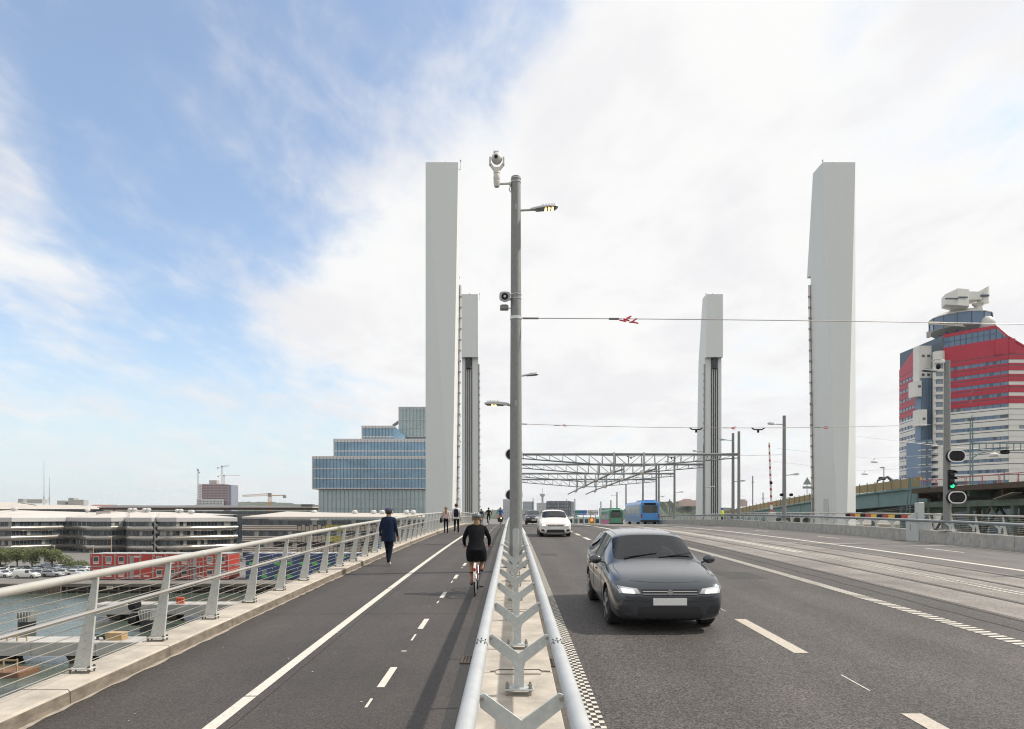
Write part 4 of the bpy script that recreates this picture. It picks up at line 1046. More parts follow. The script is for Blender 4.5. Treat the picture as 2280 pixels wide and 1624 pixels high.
window_strip('window_band', [(x0,335.9),(x1,335.9)], PZ(1148,335), PZ(1134,335), [gA[1],gA[2],gA[0]], bd, 2.6, w=(4,2,3))
ez = PZ(1134,334)
m = MB(); 
for xa, xb, pk in ((-60,80,1118),(80,225,1124)):
    m.loft([[(PX(xa,333),333,ez),(PX(xb+20,333),333,ez),(PX(xb+20,333),362,ez),(PX(xa,333),362,ez)],[(PX(xa,345),345,PZ(pk,345)),(PX(xb-50,345),345,PZ(pk+1,345)),(PX(xb-50,345),350,PZ(pk+1,345)),(PX(xa,345),350,PZ(pk,345))]])
m.build('roof', MATS['roof_beige'], bd)
for x, w, a, b in ((60,34,1112,1121),(127,18,1115,1124),(152,12,1109,1128),(164,22,1113,1125),(40,12,1111,1119)): MB().box(PX(x,346),PX(x+w,346),346,350,PZ(b,346),PZ(a,346)).build('roof_unit', M('unit_grey', (.33,.34,.33), .6), bd)
# low brick houses on the far skyline at left
for i, (xa, xb, yt) in enumerate(((196,252,1124),(256,302,1125))):
    e = thing('house', f'{"left" if i == 0 else "right"} of two distant pale houses with red tiled roofs on the left skyline', 'house', (PX((xa+xb)/2,700), 705, 8))
    MB().box(PX(xa,700),PX(xb,700),700,715,QZ,PZ(yt+6,700)).build('wall', M('far_wall_cream', (.42,.36,.30), .8), e)
    MB().loft([[(PX(xa,700)-.5,699,PZ(yt+6,700)),(PX(xb,700)+.5,699,PZ(yt+6,700)),(PX(xb,700)+.5,716,PZ(yt+6,700)),(PX(xa,700)-.5,716,PZ(yt+6,700))],[(PX(xa,700)+1.5,706,PZ(yt,700)),(PX(xb,700)-1.5,706,PZ(yt,700)),(PX(xb,700)-1.5,709,PZ(yt,700)),(PX(xa,700)+1.5,709,PZ(yt,700))]]).build('roof', M('far_roof_red', (.26,.12,.09), .85), e)
# ---- stepped glass tower block
gb_ = M('curtain_glass_blue', (.21,.36,.48), .10, var=.25, vs=.12, spec=.55, aniso=(1,1,1)); gg_ = M('curtain_glass_green', (.36,.445,.45), .14, var=.12, vs=.12, spec=.5)
spn = M('spandrel_pale', (.58,.56,.55), .5); spg = M('spandrel_green', (.38,.42,.42), .4); fin = M('fin_grey', (.16,.20,.25), .5, .3); fing = M('fin_green', (.26,.30,.31), .5)
GD = 263.0
gt_ = thing('glass_office_tower', 'stepped blue glass office building behind the left pylons', 'building', (PX(860,GD), GD+12, QZ))
def tier(px0, px1, pyt, pyb, dy, glass, sp, fn, bands, step=1.31, depth=30):
    x0, x1 = PX(px0,GD), PX(px1,GD); y = GD+dy; zt, zb = PZ(pyt,GD), PZ(pyb,GD)
    c = MB().box(x0+.3,x1,y+.15,y+depth,zb,zt-.25).build('glass_tier', glass, gt_)
    for a, b in bands:
        MB().box(x0,x1+.1,y-.02,y+depth-.5,PZ(b,GD),PZ(a,GD)).build('spandrel', sp, c)
    f = MB(); n = int((x1-x0)/step)
    for k in range(n+1): f.box(x0+.3+k*step-.045,x0+.3+k*step+.045,y-.14,y+.16,zb,zt-.3)
    f.build('fins', fn, c)
    MB().box(x0-.05,x0+.45,y-.1,y+depth-1,zb,zt-.002).build('corner_panel', spn, c)
tier(708,1012,1089,1240,1.0,gg_,spg,fing,[(1107.5,1110.5),(1128.5,1131.5),(1149,1152),(1170,1173),(1191,1194)],1.6,32)
tier(695,1012,1016,1089,0,gb_,spn,fin,[(1016,1022.5),(1042.8,1045),(1064.5,1066.8),(1086.5,1089.5)])
tier(735,1012,974,1017,5,gb_,spn,fin,[(974,981.5),(1000.5,1003)],depth=26)
tier(795,868,942,975,8,gb_,spn,fin,[(942,948),(966,969)],depth=20)
m = MB(); xA, xB, xC = PX(868,GD), PX(893,GD), PX(868,GD); y = GD+8.2
m.loft([[(xA,y,PZ(942,GD)),(xB,y,PZ(964,GD)),(xB,y,PZ(975,GD)),(xA,y,PZ(975,GD))],[(xA,y+18,PZ(942,GD)),(xB,y+18,PZ(964,GD)),(xB,y+18,PZ(975,GD)),(xA,y+18,PZ(975,GD))]]).build('sloped_tier', gb_, gt_)
tier(876,1012,895,966,12,gg_,spg,fing,[(895,902.5),(923.5,926.5),(943,945.5),(963,966)],1.4,20)
tier(890,1012,965,976,13,gb_,spn,fin,[(964.5,966.5)],depth=18)
MB().beam((PX(861,GD),GD+14,PZ(938,GD)),(PX(877,GD),GD+14,PZ(927,GD)),1.2,1.0).build('roof_crane', galv_far, gt_)
# ---- far tower under construction with cranes
KD = 1300.0
kt = thing('tower_construction', 'distant high rise under construction with purple scaffold beyond the left bank', 'building', (PX(478,KD), KD, QZ))
rnd = random.Random(9)
MB().box(PX(449,KD),PX(500,KD),KD,KD+40,QZ,PZ(1078,KD)).build('core', M('core_mauve', (.20,.15,.20), .8), kt)
for k in range(11):
    yy = 1079+k*3.6; MB().box(PX(442,KD),PX(511,KD),KD-3,KD+45,PZ(yy+1.5,KD),PZ(yy,KD)).build('floor_slab', M('slab_pinkish', (.58,.46,.46), .8), kt)
co = MB()
for k in range(24): x = 442+k*3; co.box(PX(x,KD),PX(x,KD)+.7,KD-3.4,KD-2.9,QZ,PZ(1079,KD))
co.build('columns', M('column_mauve', (.26,.17,.19), .8), kt)
MB().box(PX(503,KD),PX(516,KD),KD-2,KD+30,QZ,PZ(1080,KD)).build('side_tower', M('side_blue', (.20,.22,.28), .7), kt)
MB().box(PX(460.5,KD),PX(477,KD),KD+10,KD+24,PZ(1080,KD),PZ(1069,KD)).build('lift_core', M('core_concrete', (.42,.40,.37), .8), kt)
MB().box(PX(441,KD),PX(500,KD),KD-6,KD-3.5,QZ,PZ(1112,KD)).build('white_base', M('base_white', (.55,.56,.54), .7), kt)
wb = MB()
for k in range(18):
    for r in range(2): wb.box(PX(443+k*3.1,KD),PX(444.4+k*3.1,KD),KD-6.3,KD-6,PZ(1118.5+r*5,KD),PZ(1115.5+r*5,KD))
wb.build('base_windows', gA[1], kt)
def crane(label, px, ytop, ybot, d, jl, jr, slope, mat, w=1.6, cab=True):
    e = thing('tower_crane', label, 'crane', (PX(px,d), d, PZ(ybot,d)), 'tower cranes on the left skyline')
    x = PX(px,d); z1 = PZ(ytop,d); z0 = PZ(ybot,d); m = MB(); h = w/2
    for sx in (-h,h):
        for sy in (-h,h): m.beam((x+sx,d+sy,z0),(x+sx,d+sy,z1),w*.14,w*.14)
    n = int((z1-z0)/(w*1.5)); up = 1
    for k in range(n):
        a = z0+(z1-z0)*k/n; b = z0+(z1-z0)*(k+1)/n
        m.beam((x-h*up,d-h,a),(x+h*up,d-h,b),w*.1,w*.1); m.beam((x-h*up,d+h,a),(x+h*up,d+h,b),w*.1,w*.1); up = -up
    m.build('mast', mat, e)
    j = MB(); xa, xb = PX(jl,d), PX(jr,d); zz = lambda q: z1+(q-x)*slope
    far_ = xa if abs(xa-x) > abs(xb-x) else xb; near_ = xb if far_ == xa else xa
    for off in (0, w*.9): j.beam((far_,d,zz(far_)+off*.4),(x,d,zz(x)+off),w*.14,w*.14)
    n = 14
    for k in range(n):
        a = x+(far_-x)*k/n; b = x+(far_-x)*(k+.5)/n; c = x+(far_-x)*(k+1)/n
        j.beam((a,d,zz(a)),(b,d,zz(b)+w*.65),w*.09,w*.09); j.beam((b,d,zz(b)+w*.65),(c,d,zz(c)),w*.09,w*.09)
    j.beam((x,d,z1),(near_,d,zz(near_)),w*.3,w*.3); j.build('jib', mat, e)
    MB().box(min(near_,near_+w)-w*.5,max(near_,near_-w)+w*.5,d-w*.5,d+w*.5,zz(near_)-w*1.1,zz(near_)).build('counterweight', M('weight_grey', (.30,.30,.30), .8), e)
    MB().box(x-w*.6,x+w*.6,d-w*.6,d+w*.6,z1-w*.4,z1+w*1.0).build('slew_cab', M('cab_grey', (.28,.25,.27), .6), e)
    return e
cr_w = M('crane_white', (.50,.44,.45), .6); cr_o = M('crane_orange', (.55,.30,.12), .6); cr_g = M('crane_pale', (.50,.46,.40), .6)
crane('distant crane rising from the left of the unfinished high rise', 441, 1048, 1128, KD-8, 438, 443.5, -1.4, cr_w, 2.2)
crane('tallest distant crane above the unfinished high rise', 494, 1040, 1080, KD+5, 485, 510, .12, cr_w, 2.2)
crane('distant crane with long pale jib right of the unfinished high rise', 499, 1060, 1080, KD+12, 486, 535, 0, cr_w, 2.0)
crane('orange and white crane standing behind the mid distance roofs', 601, 1104, 1150, 560, 540, 634, .03, cr_o, 2.2)
for px, yt, d, lab in ((98,1027,900,'taller of two thin radio masts on the left skyline'),(110,1062,900,'shorter of two thin radio masts on the left skyline')):
    e = thing('radio_mast', lab, 'mast', (PX(px,d), d, QZ), 'radio masts on the left skyline')
    MB().tube([(PX(px,d),d,QZ),(PX(px,d),d,PZ(1105,d)),(PX(px,d),d,PZ(yt,d))], [.9,.5,.18], 6).build('mast', M('mast_grey', (.36,.36,.38), .7), e)
    MB().tube([(PX(px,d),d,PZ(1118,d)),(PX(px,d),d,PZ(1106,d))], .9, 6).build('antenna', M('mast_grey', (.36,.36,.38)), e)
# ---- guide walls, piles and clutter in the river
gconc = M('guide_concrete', (.38,.37,.345), .85, var=.2, vs=.4)
def guide(label, px0, px1, pyt, d, thick):
    e = thing('guide_wall', label, 'guide wall', (PX((px0+px1)/2,d), d, WZ), 'concrete guide walls in the river')
    zt = PZ(pyt,d); x0, x1 = PX(px0,d), PX(px1,d); n = max(2, int((x1-x0)/6)); 
    for k in range(n):
        a = x0+(x1-x0)*k/n; b = x0+(x1-x0)*(k+1)/n-.03
        MB().bbox(a,b,d,d+3.4,zt-thick,zt,.05).build('beam_segment', gconc, e)
    k = x0+3
    while k < x1:
        MB().tube([(k,d+1.7,WZ-1),(k,d+1.7,zt-thick+.02)], .72, 14).build('pile', M('pile_black', (.018,.02,.022), .4), e, True)
        MB().loft([[(k-.8,d+.5,zt-thick-.8),(k+.8,d+.5,zt-thick-.8),(k+.8,d+2.9,zt-thick-.8),(k-.8,d+2.9,zt-thick-.8)],[(k-1.15,d+.3,zt-thick+.01),(k+1.15,d+.3,zt-thick+.01),(k+1.15,d+3.1,zt-thick+.01),(k-1.15,d+3.1,zt-thick+.01)]]).build('pile_cap', M('pilecap_rust', (.06,.05,.042), .8, var=.3, vs=2), e)
        k += 8.3
    return e, zt
ga, za = guide('farther pale concrete guide wall standing in the river', 205, 575, 1346, 101, 1.5)
gbw, zb2 = guide('nearer pale concrete guide wall standing in the river', -75, 500, 1430, 71.5, 1.45)
for i, (px, py, d, roll) in enumerate(((60,1384,92,False),(330,1380,92,True))):
    x = PX(px,d); e = thing('mooring_dolphin', ('black pile with a pale ribbed cap' if not roll else 'black pile with two rubber rollers')+' standing alone in the river', 'pile', (x,d,WZ))
    zt = PZ(py,d)
    MB().tube([(x,d,WZ-1),(x,d,zt)], 1.05, 14).build('pile', MATS['pile_black'], e, True)
    MB().loft([[(x-.75,d-.7,zt),(x+.75,d-.7,zt),(x+.75,d+.7,zt),(x-.75,d+.7,zt)],[(x-1.0,d-.8,zt+1.25),(x+1.0,d-.8,zt+1.45),(x+1.0,d+.8,zt+1.45),(x-1.0,d+.8,zt+1.25)]]).build('cap', M('dolphin_grey', (.24,.25,.235), .75, var=.3, vs=1.5), e)
    for k in range(5): MB().beam((x-.66+k*.33,d-.76,zt+.05),(x-.86+k*.43,d-.90,zt+1.3),.10,.06).build('rib', M('rib_pale', (.55,.54,.50), .6), e)
    if roll:
        for k in (0,1): MB().lathe((x-2.1,d-.4,zt+.1+k*1.9),[(.75,0),(.85,.15),(.85,.9),(.75,1.0)],14,'x').build('roller', blk, e, True)
# pallet boxes, wheelbarrow, barriers on the nearer guide wall
wood = M('raw_timber', (.42,.29,.15), .8, var=.2, vs=3)
x = PX(254,72.5)
pb = thing('timber_crate', 'stack of raw timber formwork on the nearer guide wall', 'timber stack', (x,73,zb2))
for k in range(5): MB().box(x-.85+random.uniform(-.05,.05),x+.85+random.uniform(-.05,.05),72.4,73.6,zb2+.16*k,zb2+.15+.16*k).build('plank', wood, pb)
x = PX(217,72.5)
wbw = thing('wheelbarrow', 'dark green wheelbarrow parked on the nearer guide wall', 'wheelbarrow', (x,73,zb2))
MB().loft([[(x-.25,72.8,zb2+.3),(x+.3,72.8,zb2+.3),(x+.3,73.2,zb2+.3),(x-.25,73.2,zb2+.3)],[(x-.5,72.65,zb2+.62),(x+.45,72.65,zb2+.66),(x+.45,73.35,zb2+.66),(x-.5,73.35,zb2+.62)]]).build('tray', M('barrow_green', (.04,.09,.07), .5), wbw)
MB().lathe((x+.5,72.95,zb2+.2),[(.2,0),(.2,.1)],12,'y').build('wheel', dark, wbw)
MB().beam((x+.5,73,zb2+.2),(x-1.0,73.2,zb2+.55),.05,.05).build('handle', wood, wbw); MB().beam((x+.5,73,zb2+.2),(x-1.0,72.8,zb2+.55),.05,.05).build('handle', wood, wbw); MB().box(x-.3,x-.25,72.75,73.25,zb2,zb2+.35).build('stand', galv_far, wbw)
for i, px in enumerate((5,28,50)):
    x = PX(px,72); e = thing('timber_guard_rail', f'raw timber guard rail on the nearer guide wall, {ordn[i]} from the left', 'guard rail', (x,72,zb2), 'timber guard rails on the guide wall')
    for s in (-.5,.5): MB().box(x+s-.04,x+s+.04,71.9,72.0,zb2,zb2+.55).build('post', wood, e)
    MB().box(x-.6,x+.6,71.86,71.9,zb2+.4,zb2+.52).build('rail', wood, e)
x = PX(402,102)
ob = thing('orange_barrier', 'small orange plastic barrier on the farther guide wall', 'barrier', (x,102,za))
MB().bbox(x-.6,x+.6,101.8,102.1,za,za+.9,.06).build('panel', M('barrier_orange', (.65,.10,.03), .5), ob)
for k in range(3): MB().box(x-.5+k*.38,x-.28+k*.38,101.79,101.8,za+.2,za+.7).build('slot', M('barrier_orange_dark', (.30,.04,.02), .6), ob)
# scaffold work platform at the left edge on the water
x = PX(12,66)
wpf = thing('work_platform', 'rusty floating work platform with timber rails beneath the nearer guide wall', 'platform', (x,66,WZ))
MB().bbox(x-2.5,x+2.0,65,68,WZ-.3,WZ+.5,.05).build('hull', M('platform_rust', (.17,.09,.05), .8, var=.3, vs=2), wpf)
for k in range(4):
    xx = x-2.2+k*1.3; MB().box(xx,xx+.1,65.1,65.2,WZ+.5,WZ+1.8).build('rail_post', wood, wpf)
for dz in (1.0,1.6): MB().box(x-2.4,x+1.9,65.02,65.1,WZ+dz,WZ+dz+.14).build('rail', wood, wpf)
# ---- flag poles before the striped building
for i, (px, cc) in enumerate(((793,(.55,.10,.05)),(818,(.6,.62,.66)),(846,(.06,.22,.40)),(870,(.55,.6,.62)),(893,(.6,.62,.66)))):
    d = 165; x = PX(px,d); e = thing('flagpole', f'white flagpole with a hanging flag before the striped office block, {ordn[i]} from the left', 'flagpole', (x,d,QZ), 'flagpoles on the far bank')
    MB().tube([(x,d,QZ),(x,d,QZ+8.6)], [.09,.05], 7).build('pole', white, e, True)
    m = MB(); rows = []
    for k in range(9):
        z = QZ+8.4-k*.42; w = .25+.55*abs(math.sin(k*.55+i)); rows.append([(x+.06,d-.02,z),(x-.25*w,d-.15*math.sin(k),z-.1),(x-.75*w,d+.1*math.cos(k),z-.2)])
    m.loft(rows, cap=False, closed=False); m.build('flag', M(f'flag_{i}', cc, .8), e, fix=False)
# quay lamp posts
for i, (px, yt) in enumerate(((248,1195),(208,1216),(121,1216))):
    d = 175; x = PX(px,d); e = thing('quay_lamp_post', f'thin lamp post on the far quay, {ordn[2-i]} from the left', 'lamp post', (x,d,QZ), 'lamp posts on the far quay')
    MB().tube([(x,d,QZ),(x,d,PZ(yt,d))], .09, 6).build('pole', M('quay_pole_rust', (.42,.30,.22), .7), e, True)
    MB().box(x-.5,x+.12,d-.15,d+.15,PZ(yt,d)-.05,PZ(yt,d)+.12).build('lamp_head', white, e)
# ---- trees on the quay
leaf_m = bpy.data.materials.new('tree_leaves'); leaf_m.use_nodes = True; t = leaf_m.node_tree; p = t.nodes['Principled BSDF']
oi = t.nodes.new('ShaderNodeNewGeometry'); nz = t.nodes.new('ShaderNodeTexNoise'); nz.inputs['Scale'].default_value = 2.2; t.links.new(oi.outputs['Position'], nz.inputs['Vector'])
mx = t.nodes.new('ShaderNodeMix'); mx.data_type = 'RGBA'; mx.inputs[6].default_value = (.085,.115,.035,1); mx.inputs[7].default_value = (.19,.21,.085,1); t.links.new(nz.outputs[0], mx.inputs['Factor']); t.links.new(mx.outputs[2], p.inputs['Base Color']); p.inputs['Roughness'].default_value = .7
bark = M('bark', (.09,.07,.055), .9)
def leaves(mb, c, r, n, s, rnd):
    for _ in range(n):
        u = rnd.gauss(0,1), rnd.gauss(0,1), rnd.gauss(0,1); L = math.sqrt(sum(a*a for a in u)) or 1
        k = rnd.random()**.45; q = Vector((c[0]+u[0]/L*r[0]*k, c[1]+u[1]/L*r[1]*k, c[2]+u[2]/L*r[2]*k))
        a = Vector((rnd.uniform(-1,1),rnd.uniform(-1,1),rnd.uniform(-.6,.6))).normalized()*s; b = a.cross(Vector((rnd.uniform(-1,1),rnd.uniform(-1,1),rnd.uniform(-1,1)))).normalized()*s*.6
        mb.quad(q-a, q-b, q+a, q+b)
def tree(label, x, y, h, cr, seed, group='trees on the far quay'):
    rnd = random.Random(seed); e = thing('tree', label, 'tree', (x,y,QZ), group); m = MB()
    m.tube([(x,y,QZ),(x+.1,y,QZ+h*.3),(x,y,QZ+h*.55),(x,y,QZ+h*.8)], [.2,.15,.11,.05], 8)
    cl = MB()
    for k in range(11):
        a = rnd.uniform(0,6.28); rr_ = cr*rnd.uniform(.25,.85); zc = QZ+h*rnd.uniform(.42,.86); c = (x+rr_*math.cos(a), y+rr_*math.sin(a), zc)
        m.tube([(x,y,QZ+h*rnd.uniform(.25,.5)), tuple((Vector((x,y,QZ+h*.5))+Vector(c))/2), c], [.07,.05,.02], 5)
        leaves(cl, c, (cr*.5,cr*.5,h*.16), 210, .17, rnd)
    leaves(cl, (x,y,QZ+h*.66), (cr*.8,cr*.8,h*.28), 500, .17, rnd)
    m.build('trunk', bark, e, True); cl.build('crown', leaf_m, e, fix=False)
for i, (px, h) in enumerate(((-6,6.2),(37,6.6),(74,6.3),(110,6.0))): tree(f'leafy green tree beside the parked cars on the far quay, {ordn[i]} from the left', PX(px,168), 168+random.uniform(-1,1), h, 2.7, 20+i)
for i, (px, w, h, lab) in enumerate(((146,1.9,4.0,'pale flowering bush right of the quay trees'),(176,2.6,2.6,'dark low bush left of the red cabins'))):
    rnd = random.Random(50+i); e = thing('bush', lab, 'bush', (PX(px,172),172,QZ)); cl = MB(); leaves(cl, (PX(px,172),172,QZ+h*.5), (w,w,h*.5), 1300, .17, rnd); cl.build('foliage', leaf_m, e, fix=False)
    MB().tube([(PX(px,172),172,QZ),(PX(px,172),172,QZ+h*.5)], .1, 6).build('stem', bark, e)
    if i == 0:
        cl = MB(); leaves(cl, (PX(px,172),171.4,QZ+h*.55), (w*.95,w*.95,h*.48), 120, .14, rnd); cl.build('blossom', M('blossom', (.6,.6,.48), .7), e, fix=False)
# ------------------------------------------------------------------ red and white tower on the right
TD = 'red and white'
red_t = M('cladding_red', (.45,.016,.045), .45, var=.06, vs=.3); wht_t = M('cladding_white', (.72,.70,.65), .5, var=.05, vs=.3)
tgl = [M('tower_glass', (.12,.195,.30), .12, spec=.55), M('tower_glass_dark', (.06,.085,.115), .12, spec=.55), M('tower_glass_pale', (.20,.25,.29), .2)]
Ax, Ay = PX(2100,215), 215.0; Bx, By = PX(2245,202), 202.0; Cx, Cy = PX(2245,202)+26, 202.6
tw = thing('office_tower', 'tall red and white banded office tower at the right edge with sloping roof', 'building', (Bx, By+10, QZ))
def roof_z(x):
    if x <= PX(2213,205): return 59.3
    xb = Bx
    if x <= xb: return 59.3+(55.0-59.3)*(x-PX(2213,205))/(xb-PX(2213,205))
    return max(30, 55.0-(x-xb)*.58)
def facade_band(P, Q, z0, z1, off, n=10, clip=None):
    m = MB(); d = (Vector(Q)-Vector(P)); N = Vector((d.y,-d.x)).normalized()*off
    for k in range(n):
        a = Vector(P)+d*k/n; b = Vector(P)+d*(k+1)/n
        za = min(z1, clip(a.x)) if clip else z1; zb = min(z1, clip(b.x)) if clip else z1
        if za <= z0+.01 and zb <= z0+.01: continue
        za = max(za, z0+.005); zb = max(zb, z0+.005)
        I = N.normalized()*-.25
        m.loft([[(a.x+N.x,a.y+N.y,z0),(a.x+I.x,a.y+I.y,z0),(a.x+I.x,a.y+I.y,za),(a.x+N.x,a.y+N.y,za)],[(b.x+N.x,b.y+N.y,z0),(b.x+I.x,b.y+I.y,z0),(b.x+I.x,b.y+I.y,zb),(b.x+N.x,b.y+N.y,zb)]])
    return m
# core
core = MB(); rp_ = [(Ax,Ay+.35),(PX(2213,205),By+3.0),(Bx,By+.35),(Bx+6,By+.5),(Cx,Cy+.35)]
xs_ = [Ax, PX(2213,205), Bx, Bx+6, Cx]
ring = [(x,y,min(roof_z(x)-.05,59.2)) for x,y in rp_]
core.loft([[(x,y,QZ) for x,y in rp_]+[(Cx,Cy+28,QZ),(Ax,Ay+24,QZ)], ring+[(Cx,Cy+28,roof_z(Cx)-.05),(Ax,Ay+24,59.2)]]); core.build('core', tgl[1], tw)
def floors(P, Q, clip, wide=True, z_lo=5.0, tone=None, wmat=None, n=18, seed=4):
    zw = 31.4; per = 3.24
    for k in range(-9, 6):
        z = zw+k*per
        if z < z_lo: continue
        cm = red_t if z+1.1 > 35.6 else wht_t
        if k == -8: pass
        m = MB(); rnd = random.Random(k+seed); d = Vector(Q)-Vector(P); Nn = Vector((d.y,-d.x)).normalized()
        for j in range(n):
            a = Vector(P)+d*j/n; b = Vector(P)+d*(j+1)/n
            m.mi = rnd.choices((0,1,2),(6,2,1))[0]; m.quad((a.x,a.y,z),(b.x,b.y,z),(b.x,b.y,z+1.06),(a.x,a.y,z+1.06))
        wb_ = m.build('window_band', wmat or tgl, tw, fix=False)
        q = MB()
        for j in range(0, n+1, 2):
            a = Vector(P)+d*j/n+Nn*.03; q.beam((a.x,a.y,z),(a.x,a.y,z+1.06),.10,.08)
        q.build('mullions', tgl[1], wb_)
        facade_band(P, Q, z+1.06, z+2.45, .14, 10, clip).build('spandrel', cm, tw)
        facade_band(P, Q, z+2.45, z+2.68, .02, 10, clip).build('shade_slot', tgl[1], tw)
        facade_band(P, Q, z+2.68, z+3.24, .14, 10, clip).build('spandrel', cm, tw)
zt_clip = lambda x: roof_z(x)
floors((Ax,Ay), (Bx,By), zt_clip)
floors((Bx,By), (Cx,Cy), zt_clip, wmat=[wht_t, wht_t, tgl[2]], n=8, seed=9)
facade_band((Ax,Ay),(Bx,By),50.84,55.2,.14,12,zt_clip).build('solid_band', red_t, tw)
facade_band((Bx,By),(Cx,Cy),50.84,56,.14,12,zt_clip).build('solid_band', red_t, tw)
m = facade_band((Ax,Ay),(Bx,By),55.2,58.4,.03,16,lambda x: roof_z(x)-.4); m.build('attic_glazing', tgl[0], tw)
q = MB(); d_ = Vector((Bx-Ax,By-Ay))
for j in range(11):
    a = Vector((Ax,Ay))+d_*j/11; z1 = min(58.4, roof_z(a.x)-.5)
    q.beam((a.x,a.y-.12,55.2),(a.x,a.y-.12,max(z1,55.3)),.22 if j % 4 == 0 else .1,.1)
q.beam((Ax,Ay-.1,56.9),(Bx-2.2,By+1.7,56.9),.1,.1); q.build('attic_mullions', tgl[1], tw)
facade_band((Ax,Ay),(Bx,By),58.4,59.5,.14,16,lambda x: roof_z(x)+.15).build('parapet', red_t, tw)
# sloping parapet on the right shoulder
xq = PX(2213,205)
MB().beam((xq,By+2.6,59.35),(Bx,By-.1,55.2),.5,.5).build('roof_slope_edge', red_t, tw)
MB().beam((Bx,By-.1,55.2),(Cx,Cy-.1,roof_z(Cx)+.2),.5,.5).build('roof_slope_edge', red_t, tw)
xb = Ax+(Bx-Ax)*.78; yb_ = Ay+(By-Ay)*.78
MB().prism([(xb,yb_-.1),(xb+3.6,yb_-3.6),(xb+3.7,yb_-4.0),(xb,yb_-.9)], 50.4, 54.6).build('red_oriel', red_t, tw)
# tower left wing
Fx, Fy = PX(2003,237), 237.0; Ex, Ey = PX(2044,222), 222.0
lw_clip = lambda x: 52.9+4.6*min(1, max(0, (x-Fx)/(PX(2030,226)-Fx)))
lw = MB(); lw.loft([[(Fx+.35,Fy+.1,QZ),(Ex+.35,Ey+.1,QZ),(Ax,Ay+1,QZ),(Ax+6,Ay+22,QZ),(Fx+10,Fy+8,QZ)],[(Fx+.35,Fy+.1,52.7),(Ex+.35,Ey+.1,56.8),(Ax,Ay+1,57),(Ax+6,Ay+22,57),(Fx+10,Fy+8,52.7)]]); lw.build('left_wing_core', tgl[1], tw)
floors((Fx,Fy), (Ex,Ey), lw_clip, n=12, seed=14)
facade_band((Fx,Fy),(Ex,Ey),50.84,58,.14,8,lw_clip).build('solid_band', red_t, tw)
def tbox(name, px0, px1, py0, py1, d, mat, depth=8, parent=tw):
    return MB().box(PX(px0,d),PX(px1,d),d,d+depth,PZ(py1,d),PZ(py0,d)).build(name, mat, parent)
# low glazed bay between the wings, with white balcony stack
bay = MB(); R0 = [(PX(2044,219.5),219.5),(PX(2052,217.5),217.5),(PX(2062,216.6),216.6),(PX(2101,214.2),214.2),(PX(2101,214.2),222),(PX(2044,219.5),226)]
bay.prism(R0, QZ, PZ(980,217)).build('glazed_bay', tgl[0], tw)
for k in range(7):
    py = 986+k*16.2
    q = MB()
    for a, b in zip(R0[:3], R0[1:4]):
        q.beam((a[0],a[1]-.06,PZ(py,217)),(b[0],b[1]-.06,PZ(py,217)),.16,.30)
    q.build('bay_transom', wht_t, tw)
    d = 213.9
    bx_ = tbox('balcony', 2082, 2098, py+1, py+8, d, wht_t, 2)
    tbox('loggia', 2083, 2097.5, py+8.1, py+13.5, d+.3, tgl[1], 2)
q = MB()
for px_ in (2052,2062,2072): q.box(PX(px_,216.4),PX(px_,216.4)+.12,215.6+(.9 if px_ == 2052 else 0),216.6,QZ,PZ(980,217))
q.build('bay_mullions', tgl[1], tw)
# white stair tower
cx, cy = PX(2090,215.5), 215.5
stt = MB().lathe((cx,cy,QZ),[(1.65,0),(1.65,PZ(783,215)-QZ)],20).build('stair_tower', wht_t, tw, True)
for k in range(11):
    z = PZ(805+k*17,214); MB().box(PX(2086,213.5),PX(2100.5,213.5),213.4,215.5,z-.9,z).build('balcony', wht_t, tw)
    MB().box(PX(2088,213.7),PX(2100,213.7),213.75,215.5,z-2.3,z-.95).build('loggia', tgl[2], tw)
# white boxes hung on the left wing
tbox('white_block', 2046, 2079, 770, 882, 218.6, wht_t, 3.2)
tbox('white_block', 2039, 2052, 848, 883, 217.2, wht_t, 4)
tbox('white_block', 2047, 2064, 912, 948, 215.8, wht_t, 3.5)
tbox('glass_recess', 2050, 2080, 842, 980, 218.4, tgl[0], 3)
for px_, py in ((2048,790),(2060,790),(2048,832),(2060,832),(2040,858),(2050,930)):
    tbox('block_window', px_+5, px_+11, py, py+5, {858:217.05, 930:215.65}.get(py, 218.45), tgl[1], .5)
q = MB()
for px_ in (2056,2064,2072): q.box(PX(px_,218.3),PX(px_,218.3)+.12,218.2,218.5,PZ(980,218),PZ(842,218))
for k in range(12): q.box(PX(2050,218.3),PX(2080,218.3),218.25,218.5,PZ(850+k*11,218),PZ(850+k*11,218)+.12)
q.build('recess_grid', M('tower_glass_pale', (.2,.25,.29)), tw)
# roof: glazed lookout ring, white plant box, dome, maintenance beam
lx, ly = PX(2166,214), 220.0; zr = lambda py: PZ(py,214)
lk_ = MB().lathe((lx,ly,0),[(6.5,zr(738)),(8.5,zr(726)),(8.6,zr(697)),(7.4,zr(690)),(5.0,zr(685))],14).build('lookout_ring', tgl[0], tw)
q = MB()
for k in range(14):
    t_ = 2*math.pi*k/14; q.beam((lx+8.62*math.cos(t_),ly+8.62*math.sin(t_),zr(726)),(lx+8.7*math.cos(t_),ly+8.7*math.sin(t_),zr(697)),.16,.16)
q.build('lookout_mullions', tgl[1], lk_)
MB().lathe((lx,ly,0),[(8.75,zr(697)-.1),(8.8,zr(696)),(7.0,zr(688)),(2,zr(684))],20).build('lookout_roof', wht_t, lk_)
MB().lathe((lx,ly,0),[(4.0,zr(752)),(6.6,zr(737)),(8.65,zr(726.5)),(8.65,zr(724.5))],20).build('lookout_floor', M('soffit_grey', (.30,.29,.28), .7), lk_)
